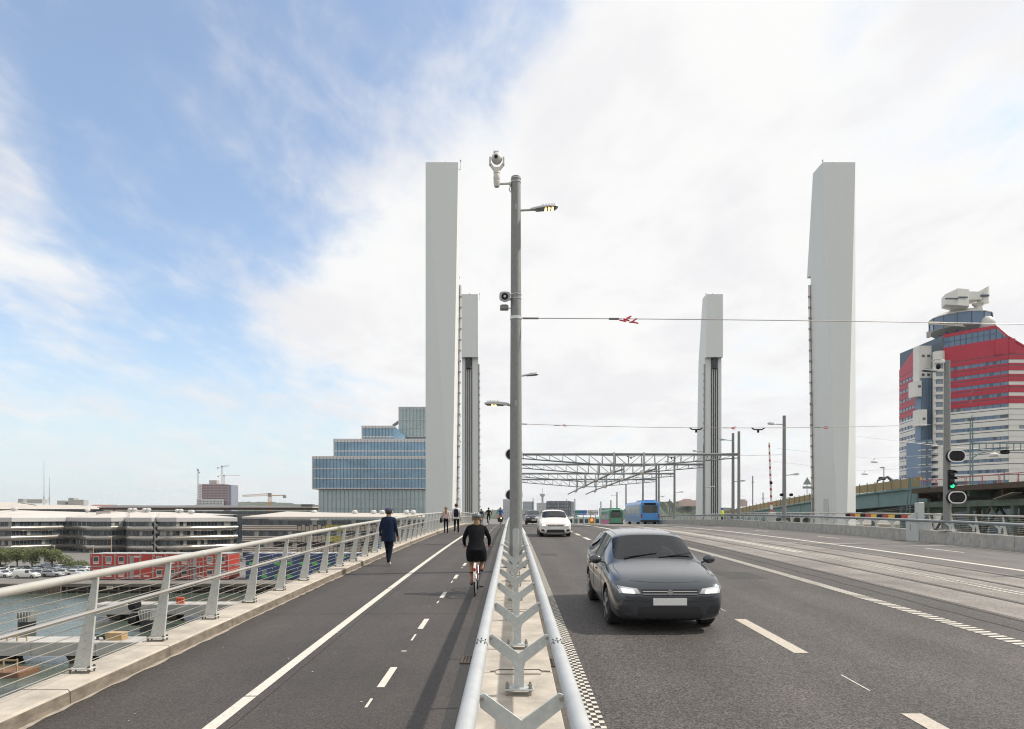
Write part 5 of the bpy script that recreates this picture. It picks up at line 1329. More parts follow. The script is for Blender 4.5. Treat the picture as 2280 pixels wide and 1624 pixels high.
pb_ = [(PX(2105,212),212),(PX(2133,209),209),(PX(2158,210),210),(PX(2158,214),216),(PX(2133,214),216),(PX(2105,214),216)]
MB().loft([[(x,y,PZ(676 if i in (0,5) else 684,211)) for i,(x,y) in enumerate(pb_)],[(x,y,PZ(653 if i in (0,5) else 647,211)) for i,(x,y) in enumerate(pb_)]]).build('plant_box', wht_t, tw)
MB().loft([[(PX(2152,211),211,PZ(668,211)),(PX(2184,211),210.5,PZ(668,211)),(PX(2184,211),215,PZ(668,211)),(PX(2152,211),215,PZ(668,211))],[(PX(2152,211),211,PZ(649,211)),(PX(2184,211),210.5,PZ(651,211)),(PX(2184,211),215,PZ(651,211)),(PX(2152,211),215,PZ(649,211))]]).build('bridge_box', wht_t, tw)
MB().loft([[(PX(2194,211)+1.6*math.cos(t_)*1.0,212+1.6*math.sin(t_),z+ (0 if j == 0 else (.9*math.cos(t_)))) for t_ in [2*math.pi*k/18 for k in range(18)]] for j, z in enumerate((PZ(674,211),PZ(641,211)))]).build('plant_cylinder', wht_t, tw, True)
MB().lathe((PX(2188,211),213,0),[(1.4,PZ(688,211)),(1.0,PZ(680,211)),(1.8,PZ(672,211))],14).build('cylinder_stem', wht_t, tw, True)
tbox('dark_slot', 2106, 2134, 663.5, 666.5, 208.7, tgl[1], .4); tbox('dark_slot', 2134, 2155, 660.5, 663.5, 208.9, tgl[1], .4); tbox('dark_slot', 2185, 2203, 656, 660, 210.1, tgl[1], .4)
MB().ell((PX(2193,213),212,zr(727)),2.4,2.4,2.6,16,8).build('dome', M('dome_white', (.62,.60,.56), .5), tw, True)
mbm = MB().beam((PX(2070,211),211,PZ(719,211)),(PX(2160,211),213,PZ(721,211)),.5,1.0).build('maintenance_beam', M('beam_cream', (.55,.53,.47), .5), tw)
for k in range(10): MB().lathe((PX(2094+k*6.5,211),210.9+.022*k,PZ(719.3+.02*k,211)),[(.2,0),(.2,.2)],8,'y').build('beam_hole', blk, mbm)
MB().box(PX(2067,211),PX(2073,211),211,212,PZ(751,211),PZ(738,211)).build('window_cleaning_cradle', M('cradle_grey', (.33,.33,.33), .6), tw)
for dx in (.1,.7): MB().tube([(PX(2068,211)+dx,211.4,PZ(739,211)),(PX(2072,211),211.2,PZ(720,211))], .03, 4).build('cradle_rope', blk, tw)
# ------------------------------------------------------------------ old bridge approach beyond the right railing
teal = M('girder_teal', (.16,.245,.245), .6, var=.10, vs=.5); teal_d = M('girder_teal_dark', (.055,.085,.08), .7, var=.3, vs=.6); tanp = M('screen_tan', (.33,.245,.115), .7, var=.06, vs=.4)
OX = 50.0
prof = [(62,6.0),(80,5.9),(100,5.35),(130,3.9),(165,1.9),(200,-.2),(260,-3.5)]
def oz(y):
    for (a,za),(b,zb) in zip(prof,prof[1:]):
        if y <= b: return za+(zb-za)*(y-a)/(b-a)
    return prof[-1][1]
ob = thing('old_road_bridge', 'older teal steel girder bridge with tan screens rising beyond the right railing', 'bridge', (OX,120,QZ))
def swp(mb, y0, y1, f, n=16):
    return mb.loft([f(y0+(y1-y0)*i/n) for i in range(n+1)])
swp(MB(), 82, 262, lambda y: [(OX-.1,y,oz(y)-2.0),(OX+.3,y,oz(y)-2.0),(OX+.3,y,oz(y)-.1),(OX-.1,y,oz(y)-.1)]).build('edge_girder', teal, ob)
swp(MB(), 82, 262, lambda y: [(OX-.45,y,oz(y)-.2),(OX+14,y,oz(y)-.2),(OX+14,y,oz(y)+.02),(OX-.45,y,oz(y)+.02)]).build('deck_slab', teal, ob)
swp(MB(), 82, 262, lambda y: [(OX-.35,y,oz(y)-2.12),(OX+.45,y,oz(y)-2.12),(OX+.45,y,oz(y)-2.0),(OX-.35,y,oz(y)-2.0)]).build('bottom_flange', teal, ob)
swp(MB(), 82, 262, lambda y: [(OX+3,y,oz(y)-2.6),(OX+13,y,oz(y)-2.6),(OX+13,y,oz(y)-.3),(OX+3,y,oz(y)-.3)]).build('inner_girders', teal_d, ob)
y = 83.0
while y < 240:
    s = 2.05 if y < 160 else 4
    MB().loft([[(OX-.40,yy,oz(yy)+.05),(OX-.34,yy,oz(yy)+.05),(OX-.34,yy,oz(yy)+1.15),(OX-.40,yy,oz(yy)+1.15)] for yy in (y+.06,y+s-.06)]).build('screen_panel', tanp, ob)
    MB().box(OX-.48,OX-.38,y-.05,y+.05,oz(y)-.25,oz(y)+1.35).build('screen_post', teal, ob); y += s
for y in (84,93,104,118,135,155,180): MB().box(OX-.16,OX-.11,y-.06,y+.06,oz(y)-1.98,oz(y)-.2).build('stiffener', teal, ob)
for y in (90,118,150,185):
    for dx in (1.5,7,12.5): MB().tube([(OX+dx,y,WZ-1),(OX+dx,y,oz(y)-2.0)], .35, 8).build('column', teal, ob, True)
e = thing('signpost', 'back of a triangular road sign on the old bridge between the right pylons', 'road sign', (OX+4,118,oz(118)))
MB().tube([(OX+1,118,oz(118)),(OX+1,118,oz(118)+4.2)], .06, 6).build('post', galv_far, e)
MB().loft([[(OX+1-.75,117.9,oz(118)+3.2),(OX+1+.75,117.9,oz(118)+3.2),(OX+1,117.9,oz(118)+4.5)],[(OX+1-.75,117.95,oz(118)+3.2),(OX+1+.75,117.95,oz(118)+3.2),(OX+1,117.95,oz(118)+4.5)]]).build('sign_back', M('sign_back_grey', (.25,.28,.26), .6), e)
MB().box(OX+.2,OX+1.8,117.9,117.95,oz(118)+2.5,oz(118)+2.9).build('plate', M('sign_back_grey', (.25,.28,.26)), e)
# rusty trestle and lift span at the right edge
tr = thing('steel_trestle', 'rusty green steel trestle of the old lift bridge under the red tower', 'trestle', (56,74,QZ))
grn = M('trestle_green', (.10,.17,.135), .7, var=.35, vs=1.2, c2=(.09,.075,.05)); rust = M('trestle_rust', (.10,.065,.04), .85, var=.5, vs=1.5, c2=(.05,.04,.03))
zt = oz(82)
swp(MB(), 52, 82, lambda y: [(OX-2,y,zt-.9),(OX+16,y,zt-.9),(OX+16,y,zt-.35),(OX-2,y,zt-.35)], 3).build('deck_edge', rust, tr)
swp(MB(), 50, 83, lambda y: [(OX-1,y,zt-2.6),(OX-.4,y,zt-2.6),(OX-.4,y,zt-1.95),(OX-1,y,zt-1.95)], 3).build('main_beam', grn, tr)
swp(MB(), 50, 83, lambda y: [(OX+1,y,zt-2.3),(OX+14,y,zt-2.3),(OX+14,y,zt-.95),(OX+1,y,zt-.95)], 3).build('floor_frame', M('trestle_dark', (.05,.052,.045), .9, var=.4, vs=.8), tr)  # floor frame in a darker steel tone than the beams
for y in (53,58,63,68,73,78,82):
    MB().beam((OX-1.2,y,zt-1.2),(OX+14,y,zt-1.2),.3,.6).build('cross_beam', grn if y % 2 else rust, tr)
for y in (54,60.5,67,73.5,80.5):
    for dx in (-.7,5,11): MB().beam((OX+dx,y,WZ-1),(OX+dx,y,zt-2.0),.42,.42).build('column', grn, tr)
ys3 = (54,60.5,67,73.5,80.5)
for a, b in zip(ys3, ys3[1:]):
    for dx in (-.7,5):
        MB().beam((OX+dx,a,zt-6.5),(OX+dx,(a+b)/2,zt-2.6),.2,.2).build('brace', grn, tr); MB().beam((OX+dx,b,zt-6.5),(OX+dx,(a+b)/2,zt-2.6),.2,.2).build('brace', rust, tr)
        MB().beam((OX+dx,a,zt-6.6),(OX+dx,b,zt-6.6),.3,.35).build('lower_beam', grn, tr)
        MB().beam((OX+dx,a,zt-4.3),(OX+dx,b,zt-4.3),.2,.2).build('mid_rail', grn, tr)
for y in (56,60,65.5): MB().beam((OX-1.5,y,zt-1.35),(OX-1.1,y+3.2,zt-1.9),.9,.08).build('cover_sheet', M('sheet_pale', (.28,.25,.20), .8, var=.3, vs=2), tr)
redf = M('fence_red', (.42,.06,.06), .6)
y = 52.5
while y < 78:
    MB().tube([(OX-1.9,y,zt-.35),(OX-1.9,y,zt+.5),(OX-1.9,y+2.3,zt+.5),(OX-1.9,y+2.3,zt-.35)], .045, 5).build('red_fence_panel', redf, tr); y += 2.5
# ladder at the joint of trestle and approach
ld = thing('access_ladder', 'pale teal access ladder where the old girder meets the trestle', 'ladder', (OX-1.2,84,0))
for s in (0,.7): MB().beam((OX-1.2,84.5+s,-3.5),(OX-1.2,83.2+s,zt+1.2),.1,.1).build('stile', teal, ld)
for k in range(16): MB().beam((OX-1.2,84.5-k*.08,-3.2+k*.62),(OX-1.2,85.2-k*.08,-3.2+k*.62),.06,.06).build('rung', teal, ld)
# portal of the old bridge's overhead line
pt = thing('overhead_line_portal', 'pale teal lattice portal for the old bridge overhead line before the red tower', 'portal', (OX+3,78,zt))
px_ = PX(2163,79); 
for s in (-.16,.16): MB().beam((px_+s,79,zt-.4),(px_+s*.8,79,PZ(938,79)),.1,.1).build('leg', teal, pt)
q = MB()
for k in range(12): z = zt+k*.95; q.beam((px_-.16,79,z),(px_+.16,79,z+.45),.06,.06)
q.build('lacing', teal, pt)
zz = PZ(990,79)
MB().beam((px_,79,zz+.15),(px_+14,79,zz+.15),.14,.14).build('top_beam', teal, pt); MB().tube([(px_,79,zz-1.6),(px_+1.0,79,zz-1.0),(px_+2.2,79,zz-.75),(px_+14,79,zz-.45)], .07, 5).build('lower_beam', teal, pt)
q = MB()
for k in range(16): q.beam((px_+.9+k*.8,79,zz+.15),(px_+.9+k*.8,79,zz-.75+.02*k),.07,.07)
q.build('verticals', teal, pt)
pill('black twin signal hanging from the old bridge portal', PX(2243,78), 78.4, PZ(1006,78), 'black signals on the old bridge', 1.0, .5, False)
pill('black twin signal above the tan screens right of the near right pylon', PX(1964,101), 101, PZ(1066,101), 'black signals on the old bridge', 1.05, .5, False)
for i, (px0, d, yt, lab) in enumerate(((1968,101,1042,'thin lamp post above the tan screens behind the near right pylon'),(2236,72,1047,'thin lamp post above the red fence at the right edge'))):
    e = thing('street_lamp', lab, 'lamp post', (PX(px0,d),d,oz(d)))
    MB().tube([(PX(px0,d),d,oz(d)-.3),(PX(px0,d),d,PZ(yt,d))], .07, 6).build('pole', galv_far, e); MB().box(PX(px0,d)-.55,PX(px0,d)+.05,d-.12,d+.12,PZ(yt,d)-.03,PZ(yt,d)+.1).build('lamp_head', galv_far, e)
e = thing('road_sign', 'round red and yellow road sign above the tan screens', 'road sign', (PX(2048,84),84,oz(84)))
MB().lathe((PX(2048,83.5),83.5,PZ(1066,83.5)),[(.34,0),(.34,.03)],18,'y').build('disc', M('sign_red', (.55,.05,.03), .5), e)
MB().lathe((PX(2048,83.48),83.47,PZ(1066,83.5)),[(.25,0),(.25,.03)],18,'y').build('face', M('sign_yellow', (.75,.50,.06), .5), e)
MB().tube([(PX(2048,83.6),83.6,oz(84)),(PX(2048,83.6),83.6,PZ(1066,83.5))], .04, 6).build('post', galv_far, e)
e = thing('excavator', 'dark excavator with folded boom standing on the old bridge', 'excavator', (PX(2002,98),98,oz(98)+.1))
x = PX(2002,98); z = oz(98)
MB().bbox(x-1.2,x+2.0,97,99.4,z,z+.8,.1).build('tracks', blk, e); MB().bbox(x-.9,x+2.2,97,99.2,z+.8,z+2.1,.2).build('cab_body', M('digger_dark', (.06,.06,.065), .6), e)
MB().tube([(x-.6,97.6,z+1.4),(x-2.0,97.4,z+2.4),(x-3.4,97.4,z+1.9),(x-3.7,97.4,z+.9)], [.25,.2,.15,.12], 6).build('boom', MATS['digger_dark'], e); MB().ell((x-3.7,97.4,z+.6),.4,.5,.35,8,6).build('bucket', MATS['digger_dark'], e)
# thin poles and street lighting wires far right
for i, (px0, d, yt) in enumerate(((1676,150,1060),(1789-90,170,1097),(1491,160,1112))):
    e = thing('wooden_pole' if i == 0 else 'thin_pole', f'thin pole standing beyond the right railing, {ordn[i]} of three from the pylon gap', 'pole', (PX(px0,d),d,QZ), 'thin poles beyond the right railing')
    MB().tube([(PX(px0,d),d,QZ),(PX(px0,d),d,PZ(yt,d))], .13, 6).build('pole', galv_far, e)
    MB().beam((PX(px0,d)-.4,d,PZ(yt+14,d)),(PX(px0,d)+.4,d,PZ(yt+14,d)),.12,.12).build('cross_arm', galv_far, e)
for i, (px0, py, d) in enumerate(((1791-0,1128*0+1083,130),(2024,1090*0+1080,95),(1945,1029,115))):
    pass
def hung_lamp(px0, py, d, lab):
    x, z = PX(px0,d), PZ(py,d)
    e = thing('hanging_lamp', lab, 'lamp', (x,d,z), 'lamps hanging on wires over the old bridge')
    MB().tube([(x-16,d,z+2.4),(x-6,d,z+1.2),(x,d,z+.75),(x+8,d,z+1.2),(x+22,d,z+2.2)], .02, 4).build('wire', wirem, e)
    MB().lathe((x,d,z),[(.1,.7),(.15,.45),(.5,.3),(.55,.1),(.45,0)],12).build('lamp_head', white, e, True); MB().tube([(x,d,z+.3),(x,d,z+.8)], .02, 4).build('hook', wirem, e)
hung_lamp(1947,1031,112,'white lamp hanging on a wire right of the near right pylon, upper of two')
hung_lamp(1926,1058,118,'white lamp hanging on a wire right of the near right pylon, lower of two')
hung_lamp(2213,1017,80,'white lamp hanging before the red and white tower')
# pale wall and windows seen low behind the railing on the right
lw_ = thing('quay_building', 'low cream quay building glimpsed through the right railing', 'building', (60,120,QZ))
MB().box(34,75,128,140,QZ,PZ(1150,128)-1.5).build('wall', M('quay_cream', (.42,.37,.30), .8), lw_)
for k in range(14): MB().box(36+k*2.7,37.8+k*2.7,127.9,128.05,-6.5,-4.2).build('window', gA[0], lw_)
# ------------------------------------------------------------------ city beyond the crest
def cityblock(label, px0, px1, yt, d, mat, wm, cols, rows, depth=14, zb=None, skew=0.0):
    x0, x1 = PX(px0,d), PX(px1,d); zb = deck(196)-.1 if zb is None else zb; zt = PZ(yt,d)
    e = thing('city_building', label, 'building', ((x0+x1)/2,d,zb))
    MB().box(x0,x1,d,d+depth,zb,zt).build('wall', mat, e)
    rnd = random.Random(int(px0)); H = zt-zb; W = x1-x0
    for r in range(rows):
        for c in range(cols):
            a = x0+W*(c+.25+rnd.uniform(-.1,.1)*skew)/cols; z = zb+H*(r+.3)/rows
            MB().box(a,a+W*.45/cols,d-.06,d+.1,z,z+H*.5/rows).build('window', wm[rnd.randrange(len(wm))], e)
    return e
cityblock('dark grey office cube with scattered windows above the white car', 1219, 1271, 1116, 560, M('cube_slate', (.085,.095,.11), .6), [M('cube_win', (.28,.33,.37), .3), M('cube_win_dark', (.16,.19,.22), .3)], 10, 6, 22, skew=1)
MB().box(PX(1271,562),PX(1278,562),562,580,deck(196),PZ(1117,562)).build('side_wall', M('cube_side', (.30,.33,.36), .6), [o for o in col.objects if o.get('label','').startswith('dark grey office cube')][0])
cityblock('pale apartment block with rooftop bumps left of the dark office cube', 1196, 1218, 1120, 640, M('apt_white', (.50,.50,.50), .7), [M('apt_win', (.28,.32,.36), .4)], 7, 6, 14)
cityblock('grey glass office block just right of the foreground post', 1164, 1189, 1117, 600, M('blk_grey', (.36,.40,.44), .5), [M('apt_win', (.28,.32,.36))], 6, 5, 14)
cityblock('pale slab building seen between the pylons and the foreground post', 1120, 1136, 1112, 620, M('slab_pale', (.46,.47,.48), .6), [M('apt_win', (.28,.32,.36))], 4, 7, 14)
cityblock('low pale building beside the foreground post', 1168, 1182, 1136, 420, M('low_beige', (.45,.40,.35), .7), [gA[1]], 4, 2, 10)
e = thing('water_tower', 'thin funnel shaped tower rising above the distant roofs', 'tower', (PX(1208,900),900,deck(196)))
MB().lathe((PX(1208,900),900,0),[(1.6,deck(196)),(1.3,PZ(1108,900)),(3.4,PZ(1103,900)),(3.6,PZ(1100,900)),(.5,PZ(1098,900))],12).build('shaft', M('tower_pale', (.42,.44,.46), .7), e, True)
MB().tube([(PX(1208,900),900,PZ(1098,900)),(PX(1208,900),900,PZ(1088,900))], .25, 5).build('antenna', galv_far, e)
for i, (px0, px1, yt, yb, d) in enumerate(((1520,1550,1111,1121,1150),(1655,1664,1112,1122,1300))):
    e = thing('hilltop_building', ('pink hilltop building on the wooded hill left of the far right pylon','small pale building on the skyline right of the far right pylon')[i], 'building', (PX(px0,d),d,PZ(yb,d)))
    MB().box(PX(px0,d),PX(px1,d),d,d+25,PZ(yb+6,d),PZ(yt+3,d)).build('wall', M('hill_pink', (.52,.38,.33), .8), e); MB().box(PX(px0+6,d),PX(px1-10,d),d+2,d+20,PZ(yt+3,d),PZ(yt,d)).build('upper_block', M('hill_pink', (.4,.26,.22)), e)
# tram crossing at the far end of the bridge
td = 205.0; tx0, tx1 = PX(1262,td), PX(1384,td); tz = deck(196)
tm = thing('tram', 'pale green and white tram crossing beyond the crest of the road', 'tram', ((tx0+tx1)/2,td,tz))
MB().bbox(tx0,tx1,td,td+2.6,tz+.35,tz+3.4,.15).build('body', M('tram_pale', (.42,.50,.45), .45), tm)
MB().box(tx0,tx1,td-.02,td,tz+.35,tz+1.1).build('red_skirt', M('tram_red', (.33,.07,.08), .5), tm)
for k in range(10): MB().box(tx0+.6+k*1.62,tx0+1.6+k*1.62,td-.03,td,tz+1.5,tz+2.7).build('window', gA[0], tm)
MB().box(tx0,tx1,td-.025,td,tz+1.2,tz+1.4).build('white_band', white, tm)
# direction signs
def dsign(label, px0, px1, y0, y1, d, mat, extra):
    x0, x1, z0, z1 = PX(px0,d), PX(px1,d), PZ(y1,d), PZ(y0,d)
    e = thing('direction_sign', label, 'road sign', ((x0+x1)/2,d,deck(d)), 'direction signs at the far end of the bridge')
    MB().box(x0,x1,d,d+.08,z0,z1).build('panel', M('sign_white', (.62,.62,.60), .5), e)
    for f in (.3,.75): MB().tube([(x0+(x1-x0)*f,d+.2,deck(d)-.2),(x0+(x1-x0)*f,d+.2,z1-.1)], .07, 6).build('post', galv_far, e)
    for n_, (a, b, c, dd), m_ in extra: MB().box(x0+(x1-x0)*a,x0+(x1-x0)*b,d-.02,d,z0+(z1-z0)*c,z0+(z1-z0)*dd).build(n_, m_, e)
    return e, x0, x1, z0, z1
sgb = M('sign_blue', (.03,.14,.42), .5); sgg = M('sign_green', (.03,.22,.16), .5); tbk = MATS['text_black']
sd_ = 150.0
arrow = [('arrow', (.04,.07,.2,.7), tbk), ('arrow_head', (.02,.09,.7,.85), tbk)]
e, x0, x1, z0, z1 = dsign('blue and green direction sign with white lettering beyond the white car', 1275, 1307, 1136, 1147.5, sd_, None, arrow+[('blue_field', (.13,.98,.08,.92), sgb)])
MB().box(x0+(x1-x0)*.15,x0+(x1-x0)*.62,sd_-.03,sd_-.02,z0+(z1-z0)*.52,z0+(z1-z0)*.88).build('green_field', sgg, e); MB().box(x0+(x1-x0)*.15,x0+(x1-x0)*.42,sd_-.03,sd_-.02,z0+(z1-z0)*.12,z0+(z1-z0)*.46).build('green_field', sgg, e)
text('lettering', 'KARLSTAD', .36, (x0+(x1-x0)*.70,sd_-.035,z0+(z1-z0)*.29), white, e); text('lettering', 'E45', .36, (x0+(x1-x0)*.285,sd_-.04,z0+(z1-z0)*.29), white, e)
def lines(e, x0, x1, z0, z1, rows, d):
    for k, (a, b) in enumerate(rows):
        zc = z1-(z1-z0)*(k+.8)/(len(rows)+.6); n = max(3, int((b-a)*18)); q = MB(); rnd = random.Random(k+int(x0*9))
        for j in range(n):
            if rnd.random() < .12: continue
            xa = x0+(x1-x0)*(a+(b-a)*j/n); q.box(xa,xa+(x1-x0)*(b-a)/n*.62,d-.03,d-.005,zc-.09,zc+.09)
        q.build('lettering', M('letter_grey', (.10,.10,.10), .6), e)
e, x0, x1, z0, z1 = dsign('white direction sign between the blue sign and the tall white sign', 1308, 1332, 1136, 1147.5, sd_, None, arrow+[('parking_symbol', (.86,.96,.35,.65), sgb)])
lines(e, x0, x1, z0, z1, ((.18,.45),(.18,.80),(.18,.62)), sd_)
e, x0, x1, z0, z1 = dsign('tall white direction sign with green and blue route panels beside the buses', 1334, 1361, 1131.5, 1150, sd_+3, None, arrow+[('green_field', (.2,.52,.68,.92), sgg), ('blue_field', (.54,.74,.68,.92), sgb), ('red_mark', (.2,.27,.08,.2), M('sign_red', (.55,.05,.03)))])
lines(e, x0, x1, z0, z0+(z1-z0)*.68, ((.2,.85),(.2,.92),(.2,.5),(.36,.88)), sd_+3)
d = 112.0; x = PX(1317.5,d)
e = thing('roadworks_sign', 'orange and red roadworks beacon sign with a lamp at the crest of the road', 'road sign', (x,d,deck(d)))
zz = PZ(1158,d)
MB().lathe((x,d,zz),[(.42,0),(.42,.04)],18,'y').build('red_disc', M('sign_red', (.55,.05,.03)), e); MB().lathe((x,d-.02,zz),[(.28,0),(.28,.03)],18,'y').build('lamp', M('lamp_amber', (.85,.40,.03), .4, emit=(1,.45,.05), es=.5), e)
MB().box(x-.42,x+.42,d-.02,d+.05,zz-.75,zz-.48).build('yellow_plate', M('sign_yellow', (.75,.5,.06)), e); MB().tube([(x,d+.05,deck(d)),(x,d+.05,zz)], .04, 6).build('post', galv_far, e)
for i, (px0, yt, d) in enumerate(((1186,1118,190),(1190-3,1110,260),(1243,1122,200),(1280,1112,180),(1338,1118,170),(1262,1113,240))):
    e = thing('thin_pole', f'thin dark pole in the distance beyond the crest, {ordn[i]} in the group', 'pole', (PX(px0,d),d,deck(min(d,196))), 'thin poles beyond the crest')
    MB().tube([(PX(px0,d),d,deck(min(d,196))-.5),(PX(px0,d),d,PZ(yt,d))], .14, 6).build('pole', galv_far, e); MB().tube([(PX(px0,d),d,PZ(yt,d)),(PX(px0,d),d,PZ(yt,d)+.2)], [.14,.05], 6).build('cap', galv_far, e)
# ------------------------------------------------------------------ vehicles
car_glass = M('car_glass', (.03,.04,.045), .06, spec=.7)
clear_glass = bpy.data.materials.new('clear_car_glass'); clear_glass.use_nodes = True; t = clear_glass.node_tree; t.nodes.clear()
o_ = t.nodes.new('ShaderNodeOutputMaterial'); mxs = t.nodes.new('ShaderNodeMixShader'); tr_ = t.nodes.new('ShaderNodeBsdfTransparent'); tr_.inputs[0].default_value = (.42,.47,.46,1)
gl_ = t.nodes.new('ShaderNodeBsdfGlossy'); gl_.inputs['Roughness'].default_value = .03; gl_.inputs[0].default_value = (.9,.93,.95,1)
fr_n = t.nodes.new('ShaderNodeFresnel'); fr_n.inputs[0].default_value = 1.55; t.links.new(fr_n.outputs[0], mxs.inputs[0]); t.links.new(tr_.outputs[0], mxs.inputs[1]); t.links.new(gl_.outputs[0], mxs.inputs[2]); t.links.new(mxs.outputs[0], o_.inputs[0])
tyre = M('tyre', (.018,.018,.018), .8); rim = M('alloy_rim', (.40,.41,.42), .35, .8)
chrome = M('chrome_trim', (.6,.6,.6), .2, 1.0); hl = M('headlamp_lit', (.8,.8,.75), .2, emit=(1.0,.95,.80), es=2.2); hl_off = M('headlamp', (.55,.57,.58), .12); tail = M('tail_lamp', (.35,.02,.02), .3)
plast = M('dark_trim', (.022,.022,.024), .55)
STYLES = {
 # y, half-width factor, bottom, belt, top, roof half-width factor
 'hatch': (4.25, 1.80, [(0,.80,.30,.56,.62,.66),(.03,.88,.22,.66,.72,.76),(.12,.95,.17,.75,.81,.80),(.36,.99,.16,.84,.90,.83),(.78,1,.16,.90,.97,.84),(1.06,1,.16,.94,1.03,.83),(1.12,1,.16,.95,1.06,.82),(1.86,1,.16,.97,1.44,.70),(2.0,1,.16,.975,1.475,.695),(2.62,1,.16,.985,1.51,.69),(3.25,1,.17,1.0,1.49,.68),(3.78,.99,.17,1.03,1.43,.66),(3.86,.985,.17,1.04,1.40,.66),(4.12,.96,.22,1.02,1.09,.72),(4.21,.88,.30,.86,.93,.66),(4.25,.74,.38,.74,.80,.55)], (.80,3.40), .315),
 'suv': (4.55, 1.88, [(0,.66,.40,.64,.70,.56),(.04,.86,.32,.76,.84,.74),(.16,.95,.27,.86,.94,.80),(.45,.99,.26,.95,1.02,.82),(.95,1,.26,1.0,1.08,.82),(1.20,1,.26,1.03,1.14,.80),(1.26,1,.26,1.04,1.16,.79),(1.90,1,.26,1.06,1.60,.70),(2.05,1,.26,1.07,1.63,.695),(2.75,1,.26,1.09,1.66,.69),(3.55,1,.26,1.11,1.64,.685),(4.10,.99,.26,1.14,1.58,.67),(4.20,.98,.26,1.15,1.54,.67),(4.42,.95,.30,1.10,1.16,.72),(4.52,.90,.38,.96,1.02,.68),(4.55,.78,.46,.84,.90,.58)], (.86,3.62), .36),
 'van': (5.1, 1.95, [(0,.66,.40,.66,.72,.56),(.04,.86,.30,.80,.88,.74),(.14,.95,.24,.92,1.0,.82),(.40,.99,.22,1.02,1.10,.84),(.75,1,.22,1.08,1.18,.84),(.80,1,.22,1.10,1.22,.84),(.86,1,.22,1.12,1.27,.84),(1.55,1,.22,1.15,1.90,.80),(1.70,1,.22,1.16,1.94,.80),(2.5,1,.22,1.17,1.97,.80),(3.6,1,.22,1.17,1.97,.80),(4.75,1,.22,1.17,1.95,.80),(4.90,1,.24,1.16,1.93,.80),(5.04,.98,.28,1.12,1.90,.80),(5.08,.96,.34,1.05,1.85,.79),(5.1,.90,.42,.98,1.80,.74)], (.92,4.05), .33)}
def smooth_mesh(name, mb, mats, lev):
    me = mb.mesh(name)
    for m in mats: me.materials.append(m)
    me.polygons.foreach_set('material_index', mb.m)
    o = bpy.data.objects.new(name, me); col.objects.link(o)
    bm = bmesh.new(); bm.from_mesh(me); bmesh.ops.recalc_face_normals(bm, faces=bm.faces); bm.to_mesh(me); bm.free()
    s = o.modifiers.new('s', 'SUBSURF'); s.levels = lev; s.render_levels = lev
    dg = bpy.context.evaluated_depsgraph_get(); me2 = bpy.data.meshes.new_from_object(o.evaluated_get(dg)); bpy.data.objects.remove(o)
    return me2
def split_by_mat(me, idx):
    bm = bmesh.new(); bm.from_mesh(me); bmesh.ops.delete(bm, geom=[f for f in bm.faces if f.material_index != idx], context='FACES')
    n = bpy.data.meshes.new('piece'); bm.to_mesh(n); bm.free()
    n.polygons.foreach_set('material_index', [0]*len(n.polygons)); n.polygons.foreach_set('use_smooth', [True]*len(n.polygons)); return n
